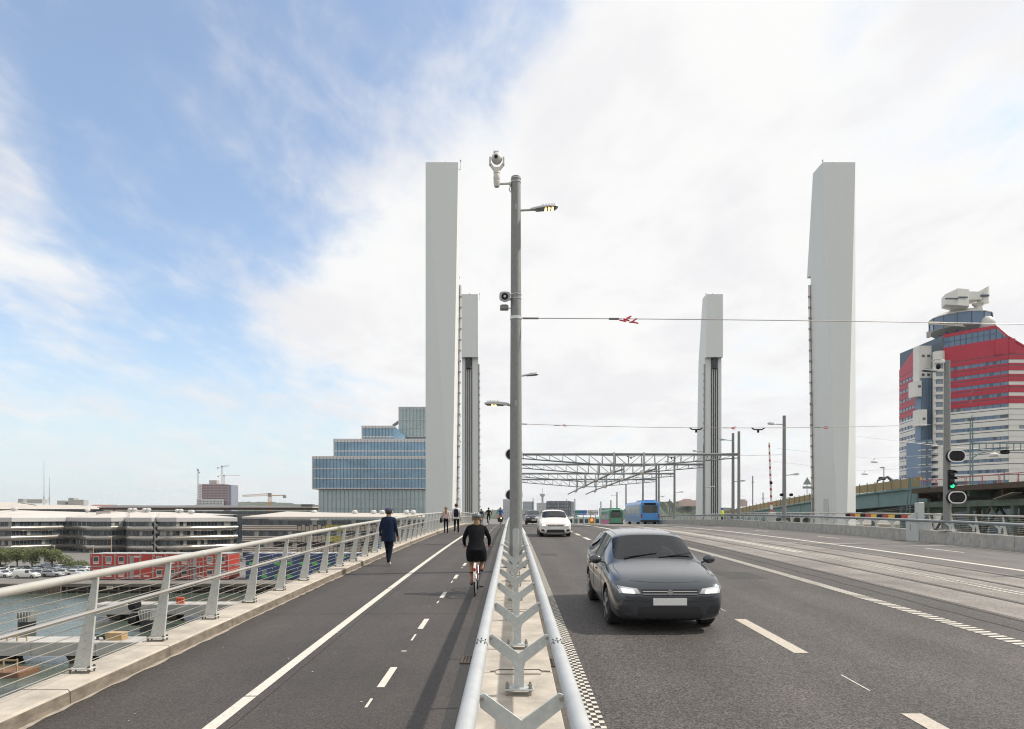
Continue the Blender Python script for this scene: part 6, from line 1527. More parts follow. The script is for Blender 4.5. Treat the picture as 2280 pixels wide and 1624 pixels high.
def make_car(label, cat, style, paint_c, lit=False, lev=2, group=None, name='car', wb=True, detail=False):
    L, Wd, st, wy, wr = STYLES[style]; w = Wd/2
    car_glass = clear_glass if detail else MATS['car_glass']
    e = thing(name, label, cat, (0,0,0), group)
    mb = MB(); rings = []
    for (y, wf, zb, belt, top, rf) in st:
        a = w*wf; r = w*rf
        half = [(0,zb),(.78*a,zb),(.965*a,zb+.07),(a,zb+(belt-zb)*.52),(.985*a,belt-.07),(.945*a,belt),(r,top-.075 if top-belt > .2 else belt+(top-belt)*.5),(.72*r,top-.015),(0,top)]
        rings.append([(x,y,z) for x,z in half]+[(-x,y,z) for x,z in half[-2:0:-1]])
    n = len(rings[0]); 
    for i in range(len(rings)-1):
        y0 = st[i]; y1 = st[i+1]; cab0 = y0[4]-y0[3] > .2; cab1 = y1[4]-y1[3] > .2
        for k in range(n):
            k2 = (k+1) % n
            lo = min(k, k2) if not (k == n-1) else 0
            seg = k if k < 8 else n-1-k          # index of the lower point on the half profile
            g = 0
            if cab0 and cab1 and seg == 5: g = 1
            if (cab0 != cab1) and seg in (6,7): g = 2
            if (cab0 != cab1) and seg == 5: g = 0
            if style == 'van' and seg == 5 and y0[0] > 2.4: g = 0
            if style == 'van' and (cab0 != cab1) and y0[0] > 2: g = 0
            mb.mi = g; mb.add([rings[i][k],rings[i][k2],rings[i+1][k2],rings[i+1][k]], [(0,1,2,3)])
    mb.mi = 0; mb.add(rings[0], [tuple(range(n))]); mb.add(rings[-1], [tuple(range(n-1,-1,-1))])
    me = mb.mesh('c'); me.polygons.foreach_set('material_index', mb.m)
    bm = bmesh.new(); bm.from_mesh(me); bmesh.ops.remove_doubles(bm, verts=bm.verts, dist=.0005); bmesh.ops.recalc_face_normals(bm, faces=bm.faces)
    cl = bm.edges.layers.float.new('crease_edge')
    for ed in bm.edges:
        fm = {f.material_index for f in ed.link_faces}
        if len(fm) > 1: ed[cl] = .55
    for i in range(4): me.materials.append(None)
    bm.to_mesh(me); bm.free()
    o = bpy.data.objects.new('tmp', me); col.objects.link(o); sdm = o.modifiers.new('s','SUBSURF'); sdm.levels = lev; sdm.render_levels = lev
    cut = MB()
    for y in wy:
        for s in (-1,1): cut.lathe((s*(w-.02),y,wr+.01),[(wr+.06,-.25),(wr+.06,.25)],24,'x')
    cm_ = cut.mesh('cut'); [cm_.materials.append(None) for _ in range(4)]; cm_.polygons.foreach_set('material_index', [3]*len(cm_.polygons))
    bm = bmesh.new(); bm.from_mesh(cm_); bmesh.ops.recalc_face_normals(bm, faces=bm.faces); bm.to_mesh(cm_); bm.free()
    co_ = bpy.data.objects.new('cut', cm_); col.objects.link(co_)
    bo_ = o.modifiers.new('b','BOOLEAN'); bo_.operation = 'DIFFERENCE'; bo_.object = co_; bo_.solver = 'EXACT'
    me2 = bpy.data.meshes.new_from_object(o.evaluated_get(bpy.context.evaluated_depsgraph_get())); bpy.data.objects.remove(o); bpy.data.objects.remove(co_)
    def piece(nm, idx, mat):
        p = split_by_mat(me2, idx); p.materials.clear(); p.materials.append(mat); return inst(p, nm, e, (0,0,0))
    body = piece('body', 0, paint_c); piece('side_windows', 1, car_glass); piece('wheel_arches', 3, plast)
    ws = split_by_mat(me2, 2); bm = bmesh.new(); bm.from_mesh(ws)
    fr_ = bm.copy(); bmesh.ops.delete(bm, geom=[f for f in bm.faces if f.calc_center_median().y > L/2], context='FACES'); bmesh.ops.delete(fr_, geom=[f for f in fr_.faces if f.calc_center_median().y <= L/2], context='FACES')
    a = bpy.data.meshes.new('windscreen'); bm.to_mesh(a); b = bpy.data.meshes.new('rear_window'); fr_.to_mesh(b); bm.free(); fr_.free()
    for mm, nm in ((a,'windscreen'),(b,'rear_window')):
        if len(mm.polygons): mm.materials.clear(); mm.materials.append(car_glass); inst(mm, nm, e, (0,0,0))
    for y in wy:
        for s in (-1,1):
            ty = MB().lathe((s*(w-.16),y,wr),[(wr-.04,-.10),(wr,-.08),(wr,.10),(wr-.03,.135),(wr-.09,.138)],26,'x') if s > 0 else MB().lathe((s*(w-.16),y,wr),[(wr-.09,-.138),(wr-.03,-.135),(wr,-.10),(wr,.08),(wr-.04,.10)],26,'x')
            wh = ty.build('wheel', tyre, e, True)
            rm = MB(); xo = s*(w-.018)
            rm.lathe((xo,y,wr),[(wr-.10,-.006),(wr-.10,.006)],18,'x') if False else None
            for k in range(5):
                t_ = 2*math.pi*k/5; rm.beam((xo,y,wr),(xo+s*.004,y+(wr-.10)*math.cos(t_),wr+(wr-.10)*math.sin(t_)),.07,.02,(1,0,0))
            rm.lathe((xo,y,wr),[(.05,-.012),(.05,.012)],10,'x'); rm.build('rim', rim, wh)
    # front end: lamps, grille and intake follow the nose
    from mathutils.bvhtree import BVHTree
    bv0 = BVHTree.FromPolygons([v.co for v in me2.vertices], [tuple(p_.vertices) for p_ in me2.polygons])
    def patch(nm, c, mat, par=None, off=.006, n=8, m_=4, back=False):
        """c: four (x,z) corners as seen from the front; laid onto the body by rays along the car"""
        G = []; 
        for a in range(m_+1):
            row = []
            for b in range(n+1):
                u, v = b/n, a/m_
                x_ = (c[0][0]*(1-u)+c[1][0]*u)*(1-v)+(c[3][0]*(1-u)+c[2][0]*u)*v; z_ = (c[0][1]*(1-u)+c[1][1]*u)*(1-v)+(c[3][1]*(1-u)+c[2][1]*u)*v
                h_ = bv0.ray_cast(Vector((x_,-2 if not back else L+2,z_)), Vector((0,1 if not back else -1,0)))[0]
                yy = (h_.y if h_ is not None else (.3 if not back else L-.3)); row.append((x_, yy+(-off if not back else off), z_))
            G.append(row)
        q = MB(); q.loft(G, cap=False, closed=False); o = q.build(nm, mat, None, True, fix=False); o.parent = par or e; return o
    zf = st[2][3]-.01
    for s in (-1,1):
        hd = patch('headlight', [(s*w*.50,zf-.13),(s*w*.86,zf-.12),(s*w*.93,zf-.0),(s*w*.56,zf-.045)], hl_off)
        patch('lamp_bulb', [(s*w*.60,zf-.115),(s*w*.80,zf-.108),(s*w*.84,zf-.045),(s*w*.64,zf-.06)], hl if lit else hl_off, hd, .014)
        patch('lamp_bezel', [(s*w*.50,zf-.135),(s*w*.86,zf-.125),(s*w*.86,zf-.115),(s*w*.50,zf-.122)], plast, hd, .012)
        patch('fog_lamp_recess', [(s*w*.64,.30),(s*w*.86,.32),(s*w*.88,.43),(s*w*.70,.42)], plast)
        yq = 1.36 if style != 'van' else 1.05
        q = MB(); q.ell((s*(w*.98+.11),yq,st[6][3]+.08),.11,.055,.075,12,8); q.beam((s*w*.92,yq,st[6][3]+.02),(s*(w+.04),yq,st[6][3]+.05),.05,.03); mi_ = q.build('mirror', paint_c, None, True); mi_.parent = e
        patch('tail_light', [(s*w*.60,zf+.08),(s*w*.90,zf+.10),(s*w*.90,zf+.26),(s*w*.62,zf+.22)], tail, None, .006, back=True)
    gr = patch('grille', [(-w*.46,zf-.155),(w*.46,zf-.155),(w*.50,zf-.055),(-w*.50,zf-.055)], plast, n=12)
    for k in range(2): patch('grille_bar', [(-w*.47,zf-.13+.04*k),(w*.47,zf-.13+.04*k),(w*.47,zf-.122+.04*k),(-w*.47,zf-.122+.04*k)], chrome, gr, .012, 12, 1)
    yb_ = bv0.ray_cast(Vector((0,-2,zf-.10)), Vector((0,1,0)))[0].y
    MB().lathe((0,yb_-.028,zf-.10),[(.045,0),(.045,.02)],14,'y').build('badge', chrome, gr)
    patch('lower_intake', [(-w*.58,.24),(w*.58,.24),(w*.52,.41),(-w*.52,.41)], plast, n=12)
    yb_ = bv0.ray_cast(Vector((0,-2,.49)), Vector((0,1,0)))[0].y
    MB().box(-.26,.26,yb_-.018,yb_+.02,.44,.55).build('number_plate', M('number_plate', (.72,.72,.70), .5), e); MB().box(-.26,.26,L-.02,L+.012,.66,.77).build('number_plate', MATS['number_plate'], e)
    MB().box(-w*.86,w*.86,.55,L-.4,.16,.30).build('underbody', plast, e)
    for s in (-1,1):
        for yy in ((1.98,3.02) if style != 'van' else (1.4,)): MB().box(s*(w*.985)-.012,s*(w*.985)+.022,yy,yy+.16,st[6][3]-.16,st[6][3]-.13).build('door_handle', plast, e)
        for yy in ((2.52,) if style != 'van' else ()):
            MB().beam((s*(w*.955),yy,st[6][3]-.01),(s*w*.70,yy+.05,st[9][4]-.10),.10,.02,(0,0,1)).build('pillar', plast, e)
    if detail:
        from mathutils.bvhtree import BVHTree
        bv = BVHTree.FromPolygons([v.co for v in me2.vertices], [tuple(p_.vertices) for p_ in me2.polygons])
        def seam(nm, pts, dirv, r=.0045):
            out = []
            for a_, b_ in zip(pts, pts[1:]):
                for k in range(8):
                    q_ = Vector(a_).lerp(Vector(b_), k/8); hit = bv.ray_cast(q_, Vector(dirv))
                    if hit[0] is not None: out.append(hit[0])
            if len(out) > 2: MB().tube(out, r, 4).build(nm, plast, e)
        zb_ = st[6][3]
        for s in (-1,1):
            D = (-s,0,0); X = s*2
            seam('door_seam', [(X,1.42,zb_-.02),(X,1.36,.55),(X,1.40,.30)], D); seam('door_seam', [(X,2.50,zb_-.01),(X,2.50,.30)], D); seam('door_seam', [(X,3.30,zb_+.0),(X,3.28,.72),(X,3.02,.36)], D)
            seam('sill_seam', [(X,1.40,.30),(X,3.02,.34)], D); seam('side_crease', [(X,.9,.66),(X,3.9,.74)], D, .006)
            seam('bonnet_seam', [(s*w*.80,.42,2),(s*w*.84,.80,2),(s*w*.80,1.16,2)], (0,0,-1))
            seam('roof_channel', [(s*w*.60,1.98,2),(s*w*.60,2.6,2),(s*w*.58,3.6,2)], (0,0,-1))
        seam('bonnet_seam', [(-w*.66,.17,2),(-w*.3,.11,2),(0,.10,2),(w*.3,.11,2),(w*.66,.17,2)], (0,0,-1)); seam('bumper_seam', [(-w*.8,-1,.52),(-w*.4,-1,.50),(w*.4,-1,.50),(w*.8,-1,.52)], (0,1,0))
        inn = M('car_interior', (.016,.016,.017), .8); fab = M('seat_fabric', (.035,.035,.038), .9)
        MB().box(-w*.80,w*.80,1.25,3.7,.22,.50).build('cabin_floor', inn, e)
        MB().loft([[(-w*.78,1.25,.80),(w*.78,1.25,.80),(w*.78,1.25,.95),(-w*.78,1.25,.95)],[(-w*.74,1.75,.70),(w*.74,1.75,.70),(w*.74,1.75,.93),(-w*.74,1.75,.93)]]).build('dashboard', inn, e)
        for s in (-.36,.36):
            MB().loft([[(s-.24,2.40,.50),(s+.24,2.40,.50),(s+.24,2.62,.50),(s-.24,2.62,.50)],[(s-.23,2.58,1.08),(s+.23,2.58,1.08),(s+.21,2.70,1.08),(s-.21,2.70,1.08)]]).build('seat', fab, e)
            MB().bbox(s-.13,s+.13,2.60,2.70,1.10,1.30,.03).build('head_rest', fab, e)
        MB().box(-w*.7,w*.7,3.25,3.5,.5,1.1).build('rear_seat', fab, e)
        # steering wheel
        MB().tube([(.36+.17*math.cos(k*.5236),1.95+.06*math.sin(k*.5236),.92+.16*math.sin(k*.5236)) for k in range(13)], .014, 6).build('steering_wheel', inn, e)
        MB().ell((0,1.75,1.33),.10,.03,.035,10,6).build('rear_view_mirror', inn, e)
    for s in (-.25,.35): MB().beam((s-.28,1.16,st[6][4]+.02),(s+.30,1.28,st[6][4]+.085),.018,.014).build('wiper', plast, e)
    return e
def place(e, x, y, z, rz=0.0): e.location = (x,y,z); e.rotation_euler = (0,0,rz); return e
grey_paint = M('paint_graphite', (.052,.061,.072), .25, .55, coat=1.0); white_car = M('paint_white', (.70,.68,.64), .3, coat=.7); dk_paint = M('paint_black', (.022,.024,.028), .25, .2, coat=.7)
def slope(y): return math.atan(deck(y+1)-deck(y))
fg_car = make_car('dark grey hatchback coming toward the camera in the lane beside the median', 'car', 'hatch', grey_paint, True, 2, detail=True)
place(fg_car, 2.45, 10.6, deck(12.5)-.001); fg_car.rotation_euler = (math.atan((deck(14)-deck(11))/3), 0, 0); fg_car.location.z = deck(11.4)-.8*math.tan(fg_car.rotation_euler[0])
wcar = make_car('white car coming toward the camera farther up the lane, headlights on', 'car', 'hatch', white_car, True, 2, detail=True)
place(wcar, 2.40, 37.6, deck(39.5)); wcar.rotation_euler[0] = slope(39); wcar.location.z = deck(38.4)-.8*math.tan(slope(39))
scar = make_car('black car following the white car at the crest of the road', 'car', 'suv', dk_paint, False, 1)
place(scar, 2.45, 76, deck(77)); scar.rotation_euler[0] = slope(78); scar.location.z = deck(76.9)-.86*math.tan(slope(78))
# blue city bus and a coloured bus ahead of it, seen from behind
def bus(label, x, y, L, bodym, lowm, rearm):
    e = thing('bus', label, 'bus', (x,y,deck(y+4)))
    z = deck(y+3); w = 1.27; H = 3.05
    MB().loft([[(x-w,y+o,z+.32),(x+w,y+o,z+.32),(x+w,y+o,z+2.7-.0),(x+w*.86,y+o,z+H-i_),(x-w*.86,y+o,z+H-i_),(x-w,y+o,z+2.7)] for o, i_ in ((0,.12),(.12,0),(L-.12,0),(L,.1))]).build('body', bodym, e)
    MB().box(x-w-.012,x-w,y+.3,y+L-.3,z+.34,z+1.15).build('skirt', lowm, e)
    wb_ = MB().box(x-w-.02,x-w-.004,y+.5,y+L-.5,z+1.35,z+2.5).build('side_windows', M('bus_glass', (.19,.22,.21), .15), e)
    for k in range(8): MB().box(x-w-.028,x-w-.006,y+1.7+k*1.35,y+1.82+k*1.35,z+1.3,z+2.55).build('window_pillar', bodym, wb_)
    MB().box(x-w*.80,x+w*.80,y-.03,y+.02,z+1.55,z+2.55).build('rear_window', M('bus_rear_glass', (.06,.07,.06), .12), e)
    MB().box(x-w*.6,x+w*.6,y-.04,y+.02,z+2.6,z+2.85).build('route_display', blk, e)
    for s in (-1,1):
        MB().box(x+s*w*.88-.08,x+s*w*.88+.08,y-.03,y+.02,z+.9,z+1.4).build('tail_light', tail, e)
        for yy in (y+2.6,y+L-2.7): MB().lathe((x+s*(w-.15),yy,deck(yy)+.48),[(.48,-.14),(.48,.155)],16,'x').build('wheel', tyre, e)
    MB().box(x-w,x+w,y-.05,y+.03,z+.32,z+.6).build('bumper', plast, e); MB().box(x-w*.7,x+w*.7,y+1,y+5,z+H-.02,z+H+.22).build('roof_unit', bodym, e)
    return e
bus('blue city bus seen from behind near the crest of the road', 18.3, 90.5, 12.0, M('bus_blue', (.06,.27,.62), .35, coat=.4), M('bus_blue_low', (.12,.24,.42), .4), None)
bus('green and pink bus ahead of the blue bus', 18.6, 122, 11.0, M('bus_green', (.10,.30,.20), .4), M('bus_pink', (.48,.08,.26), .4), None)
# parked cars on the far quay
cols_ = [('white', (.62,.62,.60)), ('silver', (.36,.37,.38)), ('black', (.025,.026,.03)), ('grey', (.14,.145,.15)), ('dark blue', (.03,.05,.11)), ('white', (.62,.62,.60)), ('pale blue', (.16,.25,.38)), ('red', (.28,.03,.03))]
pr1 = {s_: make_car('x', 'car', s_, M('parked_white', (.62,.62,.60), .35, coat=.5), False, 1, 'cars parked on the far quay', 'parked_car') for s_ in ('hatch','suv','van')}
def recolor(e, mat):
    for o in e.children:
        if o.name.startswith(('body','mirror')):
            o.material_slots[0].link = 'OBJECT'; o.material_slots[0].material = mat
rnd = random.Random(12); cnt = {}
def parked(i, row, rown, px, d, style, cname, cc, rz):
    if not cnt.get(style): e = pr1[style]; cnt[style] = 1
    else: e = copy_tree(pr1[style])
    recolor(e, M('parked_'+cname.replace(' ', '_'), cc, .35, coat=.5))
    e['label'] = f'{cname} {"van" if style == "van" else "car"} parked on the far quay, {ordn[i] if i < 11 else names[i-1]} from the left in the {rown} row'
    L = STYLES[style][0]; x = PX(px,d)
    place(e, x, d, QZ+.005, rz); return e
# nearest row, mostly side on; then rows beneath and behind the trees
row0 = [(3,152,'hatch',0),(22,155,'hatch',5),(60,150,'van',0),(94,155,'suv',1),(118,153,'suv',1),(146,156,'suv',0),(170,156,'hatch',0),(190,157,'hatch',5)]
for i, (px, d, s_, c_) in enumerate(row0):
    L = STYLES[s_][0]; parked(i, 0, 'nearest', px, d, s_, *cols_[c_], math.radians(90)) .location.x += (L/2)
row1 = [(2,5),(18,0),(34,3),(50,5),(66,4),(82,3),(96,1),(110,6),(126,2),(142,1),(158,3),(176,0)]
for i, (px, c_) in enumerate(row1): parked(i, 1, 'middle', px, 163+rnd.uniform(-.4,.4), rnd.choice(('hatch','suv')), *cols_[c_], math.radians(rnd.choice((-8,4,172,184))))
row2 = [(6,4),(24,2),(88,4),(104,2),(120,7),(134,2),(150,0),(166,5),(184,0)]
for i, (px, c_) in enumerate(row2): parked(i, 2, 'farthest', px, 173+rnd.uniform(-.4,.4), rnd.choice(('hatch','suv')), *cols_[c_], math.radians(rnd.choice((0,180,6))))

# ------------------------------------------------------------------ people
skin = M('skin', (.38,.21,.145), .6); hair_b = M('hair_blond', (.20,.12,.055), .6, var=.3, vs=30); hair_d = M('hair_dark', (.035,.025,.02), .6)
def cloth(n, c): return M('cloth_'+n, c, .9, var=.25, vs=14, spec=.12, bump=.35, bs=22, detail=6)
def person(label, x, y, rz, H, joints, mats, z=None, extras=None):
    """joints: dict of points for a 1.75 m body facing +y; mats: top, bottom, shoes, (sleeve), (leg)"""
    k = H/1.75; z = deck(y) if z is None else z
    e = thing('person', label, 'person', (x,y,z)); e.rotation_euler = (0,0,rz)
    J = {n: Vector(p)*k for n, p in joints.items()}
    chain = [('pelvis','spine',0),('spine','chest',0),('chest','neck',0),('neck','head0',2),('head0','head1',2),('head1','head2',2)]
    for s in 'LR': chain += [('chest','sh'+s,0),('sh'+s,'el'+s,3),('el'+s,'wr'+s,3),('wr'+s,'ha'+s,2),('pelvis','hip'+s,1),('hip'+s,'kn'+s,4),('kn'+s,'an'+s,5),('an'+s,'to'+s,6)]
    R = dict(pelvis=.135,spine=.122,chest=.142,neck=.056,head0=.070,head1=.098,head2=.075)
    for s in 'LR': R.update({'sh'+s:.072,'el'+s:.050,'wr'+s:.034,'ha'+s:.036,'hip'+s:.095,'kn'+s:.062,'an'+s:.046,'to'+s:.042})
    names_ = list(J); idx = {n: i for i, n in enumerate(names_)}
    me = bpy.data.meshes.new('body'); me.from_pydata([J[n] for n in names_], [(idx[a],idx[b]) for a,b,_ in chain], [])
    o = bpy.data.objects.new('tmp', me); col.objects.link(o)
    sk = o.modifiers.new('skin','SKIN'); sk.use_smooth_shade = True
    for n in names_:
        v = me.skin_vertices[0].data[idx[n]]; r = R[n]*k; v.radius = (r*(1.22 if n in ('chest','pelvis') else 1), r) if False else (r, r)
        v.use_root = (n == 'pelvis')
    sb = o.modifiers.new('sub','SUBSURF'); sb.levels = 2; sb.render_levels = 2
    m2 = bpy.data.meshes.new_from_object(o.evaluated_get(bpy.context.evaluated_depsgraph_get())); bpy.data.objects.remove(o)
    for v in m2.vertices:   # broaden the trunk, flatten front to back
        for q in ('pelvis','spine','chest'):
            pass
    segs = [(J[a], J[b], m_) for a,b,m_ in chain]
    m2.materials.clear()
    sl = [mats['top'], mats['bottom'], skin, mats.get('sleeve', mats['top']), mats['bottom'], mats.get('leg', mats['bottom']), mats['shoes'], mats.get('hair', hair_d)]
    for m in sl: m2.materials.append(m)
    for f in m2.polygons:
        c = f.center; best = 1e9; bi = 0
        for a, b, m_ in segs:
            d = b-a; t_ = max(0, min(1, (c-a).dot(d)/max(d.length_squared,1e-9))); dd = (c-(a+d*t_)).length
            if dd < best: best = dd; bi = m_
        f.material_index = bi; f.use_smooth = True
    b = inst(m2, 'body', e, (0,0,0))
    # hands with fingers
    for s in 'LR':
        w, h = J['wr'+s], J['ha'+s]; d = (h-w).normalized(); side = d.cross(Vector((0,1,0))); side = side.normalized() if side.length > .1 else Vector((1,0,0)); nn = d.cross(side).normalized(); q = MB()
        for f_ in range(4):
            o_ = h+side*(f_-1.5)*.019*k+d*.01*k; ln = (.06,.072,.068,.052)[f_]*k
            q.tube([o_, o_+d*ln*.55+nn*.008*k, o_+d*ln+nn*.025*k], [.0095*k,.009*k,.007*k], 6)
        q.tube([w+side*.03*k, w+side*.05*k+d*.05*k, w+side*.04*k+d*.09*k+nn*.02*k], [.012*k,.011*k,.008*k], 6)
        q.build('fingers', skin, None); f_o = col.objects[-1]; f_o.parent = e
    # hair cap, ears, nose
    hd = (J['head1']+J['head0'])/2; up = (J['head2']-J['head0']).normalized(); fw = Vector((0,1,0))
    c = J['head1']
    def child(mb, nm, mat, sm=True):
        o = mb.build(nm, mat, None, sm); o.parent = e; return o
    if mats.get('hairstyle') != 'none':
        q = MB(); q.ell((c.x, c.y-.020*k, c.z+.022*k), .106*k, .114*k, .108*k, 14, 9); hr = child(q, 'hair', mats.get('hair', hair_d))
        if mats.get('hairstyle') == 'long':
            hw_ = mats.get('hairw', 1.0)
            q = MB(); q.loft([[(c.x+a*hw_*math.cos(t_)*k*(1+.10*math.sin(5*t_)), c.y-.055*k+oy*k+b_*math.sin(t_)*k, c.z+dz*k) for t_ in [2*math.pi*i/12 for i in range(12)]] for a, b_, oy, dz in ((.085,.06,.01,.05),(.095,.062,-.01,-.06),(.10,.05,-.05,-.16),(.085,.04,-.07,-.27),(.045,.022,-.07,-.37))]); q.build('hair_length', mats['hair'], None, True); h2 = col.objects[-1]; h2.parent = hr
    for s in (-1,1): child(MB().ell((c.x+s*.102*k, c.y+.015*k, c.z-.03*k), .018*k, .028*k, .036*k, 8, 6), 'ear', skin)
    child(MB().ell((c.x, c.y+.108*k, c.z-.03*k), .016*k, .024*k, .028*k, 8, 6), 'nose', skin)
    for s in (-1,1): child(MB().ell((c.x+s*.036*k, c.y+.094*k, c.z), .014*k, .010*k, .008*k, 8, 5), 'eye', blk)
    child(MB().ell((c.x, c.y+.098*k, c.z-.062*k), .026*k, .010*k, .008*k, 8, 5), 'mouth', M('lips', (.35,.14,.12), .5))
    if extras: extras(e, J, k, child)
    return e, J
def walk(stride=.28, lift=.10, arm=.16, phase=1, slim=1.0):
    p = dict(pelvis=(0,0,.95),spine=(0,0,1.13),chest=(0,.01,1.35),neck=(0,.015,1.49),head0=(0,.025,1.555),head1=(0,.035,1.635),head2=(0,.03,1.70))
    for s, sg in (('L',-1),('R',1)):
        f = sg*phase
        p['sh'+s] = (sg*.185*slim,.0,1.41); p['el'+s] = (sg*.235*slim,-.03-f*arm*.5,1.12); p['wr'+s] = (sg*.235*slim,.05-f*arm,.90); p['ha'+s] = (sg*.232*slim,.075-f*arm*1.15,.82)
        p['hip'+s] = (sg*.092,0,.90)
        if f > 0: p['kn'+s] = (sg*.09,stride*.62,.50); p['an'+s] = (sg*.09,stride,.085); p['to'+s] = (sg*.10,stride+.16,.045)
        else: p['kn'+s] = (sg*.085,-stride*.18,.50); p['an'+s] = (sg*.085,-stride*1.05,.13); p['to'+s] = (sg*.09,-stride*1.05+.13,.042)
    return p
navy = cloth('navy', (.012,.020,.045)); dkp = cloth('dark_trousers', (.010,.013,.024)); blkc = cloth('black', (.009,.009,.011)); pinkc = cloth('pale_pink', (.55,.42,.40)); whitec = cloth('white', (.66,.65,.64)); shoe_w = M('shoe_white', (.62,.60,.56), .6); shoe_d = M('shoe_dark', (.02,.018,.018), .6)
def coat(e, J, k, child):
    c = J['pelvis']; q = MB()
    q.loft([[(c.x+a*math.cos(t_)*k, c.y+b*math.sin(t_)*k, z*k) for t_ in [2*math.pi*i/16 for i in range(16)]] for a, b, z in ((.225,.165,.74),(.222,.16,.85),(.205,.15,1.0),(.20,.145,1.15),(.215,.14,1.30),(.205,.12,1.40),(.12,.08,1.465))], cap=True); child(q, 'jacket', navy)
    c = J['head1']; q = MB(); q.ell((c.x, c.y-.005*k, c.z+.055*k), .116*k, .122*k, .088*k, 16, 8); h_ = child(q, 'cap', cloth('cap_blue', (.075,.085,.14)))
    q = MB(); q.loft([[(c.x+a*math.cos(t_)*k, c.y-.01*k+a*.9*math.sin(t_)*k, c.z+dz*k) for t_ in [2*math.pi*i/12 for i in range(12)]] for a, dz in ((.075,-.10),(.085,-.15),(.11,-.18))]); child(q, 'collar', M('fur_collar', (.22,.19,.15), .9, var=.3, vs=60))
person('person in a navy jacket and cap walking away beside the left railing', -3.78, 20.9, math.radians(-12), 1.76, walk(.20,.1,.10,-1), dict(top=navy, bottom=dkp, shoes=shoe_w, hair=hair_d), extras=coat)
def bag(e, J, k, child):
    q = MB(); x0 = -.30*k
    q.loft([[(x0-.03*k+w*math.cos(t_)*k, .0+dd*math.sin(t_)*k, z*k) for t_ in [2*math.pi*i/10 for i in range(10)]] for w, dd, z in ((.05,.16,.70),(.075,.19,.76),(.07,.17,.95),(.03,.12,1.04))]); b = child(q, 'shoulder_bag', blkc)
    q = MB(); q.tube([(x0,-.1*k,1.02*k),(-.20*k,-.06*k,1.44*k),(-.18*k,.06*k,1.44*k),(x0,.1*k,1.02*k)], .014*k, 5); q.build('strap', blkc, None, True); s_ = col.objects[-1]; s_.parent = b
person('person with long hair, pink top and black shoulder bag walking away along the railing', -4.12, 42.6, math.radians(4), 1.66, walk(.16,.1,.08,1,.93), dict(top=pinkc, bottom=dkp, shoes=shoe_d, hair=hair_b, hairstyle='long', hairw=.75), extras=bag)
def backpack(e, J, k, child):
    q = MB(); q.loft([[(w*math.copysign(abs(math.cos(t_))**.6,math.cos(t_))*k, -.20*k+dd*math.copysign(abs(math.sin(t_))**.6,math.sin(t_))*k, z*k) for t_ in [2*math.pi*i/14 for i in range(14)]] for w, dd, z in ((.09,.05,.98),(.14,.09,1.03),(.15,.10,1.20),(.14,.09,1.36),(.08,.05,1.44))]); child(q, 'backpack', cloth('backpack', (.016,.018,.028)))
    q = MB(); q.loft([[(a*math.cos(t_)*k, b*math.sin(t_)*k, z*k) for t_ in [2*math.pi*i/16 for i in range(16)]] for a, b, z in ((.20,.15,.86),(.215,.165,.92),(.20,.155,1.05),(.205,.15,1.3),(.19,.12,1.40),(.1,.07,1.47))]); child(q, 'hoodie', whitec)
person('person in a white hoodie with a dark backpack walking away up the path', -3.42, 42.0, 0, 1.86, walk(.20,.1,.10,1), dict(top=whitec, bottom=blkc, shoes=shoe_w, hair=hair_d), extras=backpack)
person('person in a dark jacket walking away near the crest of the path', -3.45, 76.5, 0, 1.74, walk(.15,.1,.08,-1), dict(top=navy, bottom=cloth('slate', (.03,.045,.075)), shoes=shoe_d, hair=hair_d))
def vest(e, J, k, child):
    c = J['head1']; child(MB().ell((c.x, c.y, c.z+.05*k), .125*k, .14*k, .10*k, 14, 8), 'hard_hat', M('helmet_blue', (.02,.12,.45), .35))
    q = MB(); q.loft([[(a*math.cos(t_)*k, b*math.sin(t_)*k, z*k) for t_ in [2*math.pi*i/14 for i in range(14)]] for a, b, z in ((.20,.15,.84),(.20,.15,1.05),(.205,.15,1.3),(.19,.12,1.42))]); v = child(q, 'safety_vest', M('hi_vis', (.62,.72,.04), .7))
    q = MB(); q.loft([[(a*math.cos(t_)*k, b*math.sin(t_)*k, z*k) for t_ in [2*math.pi*i/14 for i in range(14)]] for a, b, z in ((.208,.158,1.0),(.208,.158,1.06))]); q.build('reflective_band', M('reflective', (.6,.6,.58), .4), None); o = col.objects[-1]; o.parent = v
person('worker in a yellow vest and blue helmet behind the right barrier', 21.4, 69.5, math.radians(70), 1.74, walk(.10,.1,.06,1), dict(top=M('hi_vis', (.62,.72,.04), .7), bottom=dkp, shoes=shoe_d, hair=hair_d), extras=vest)
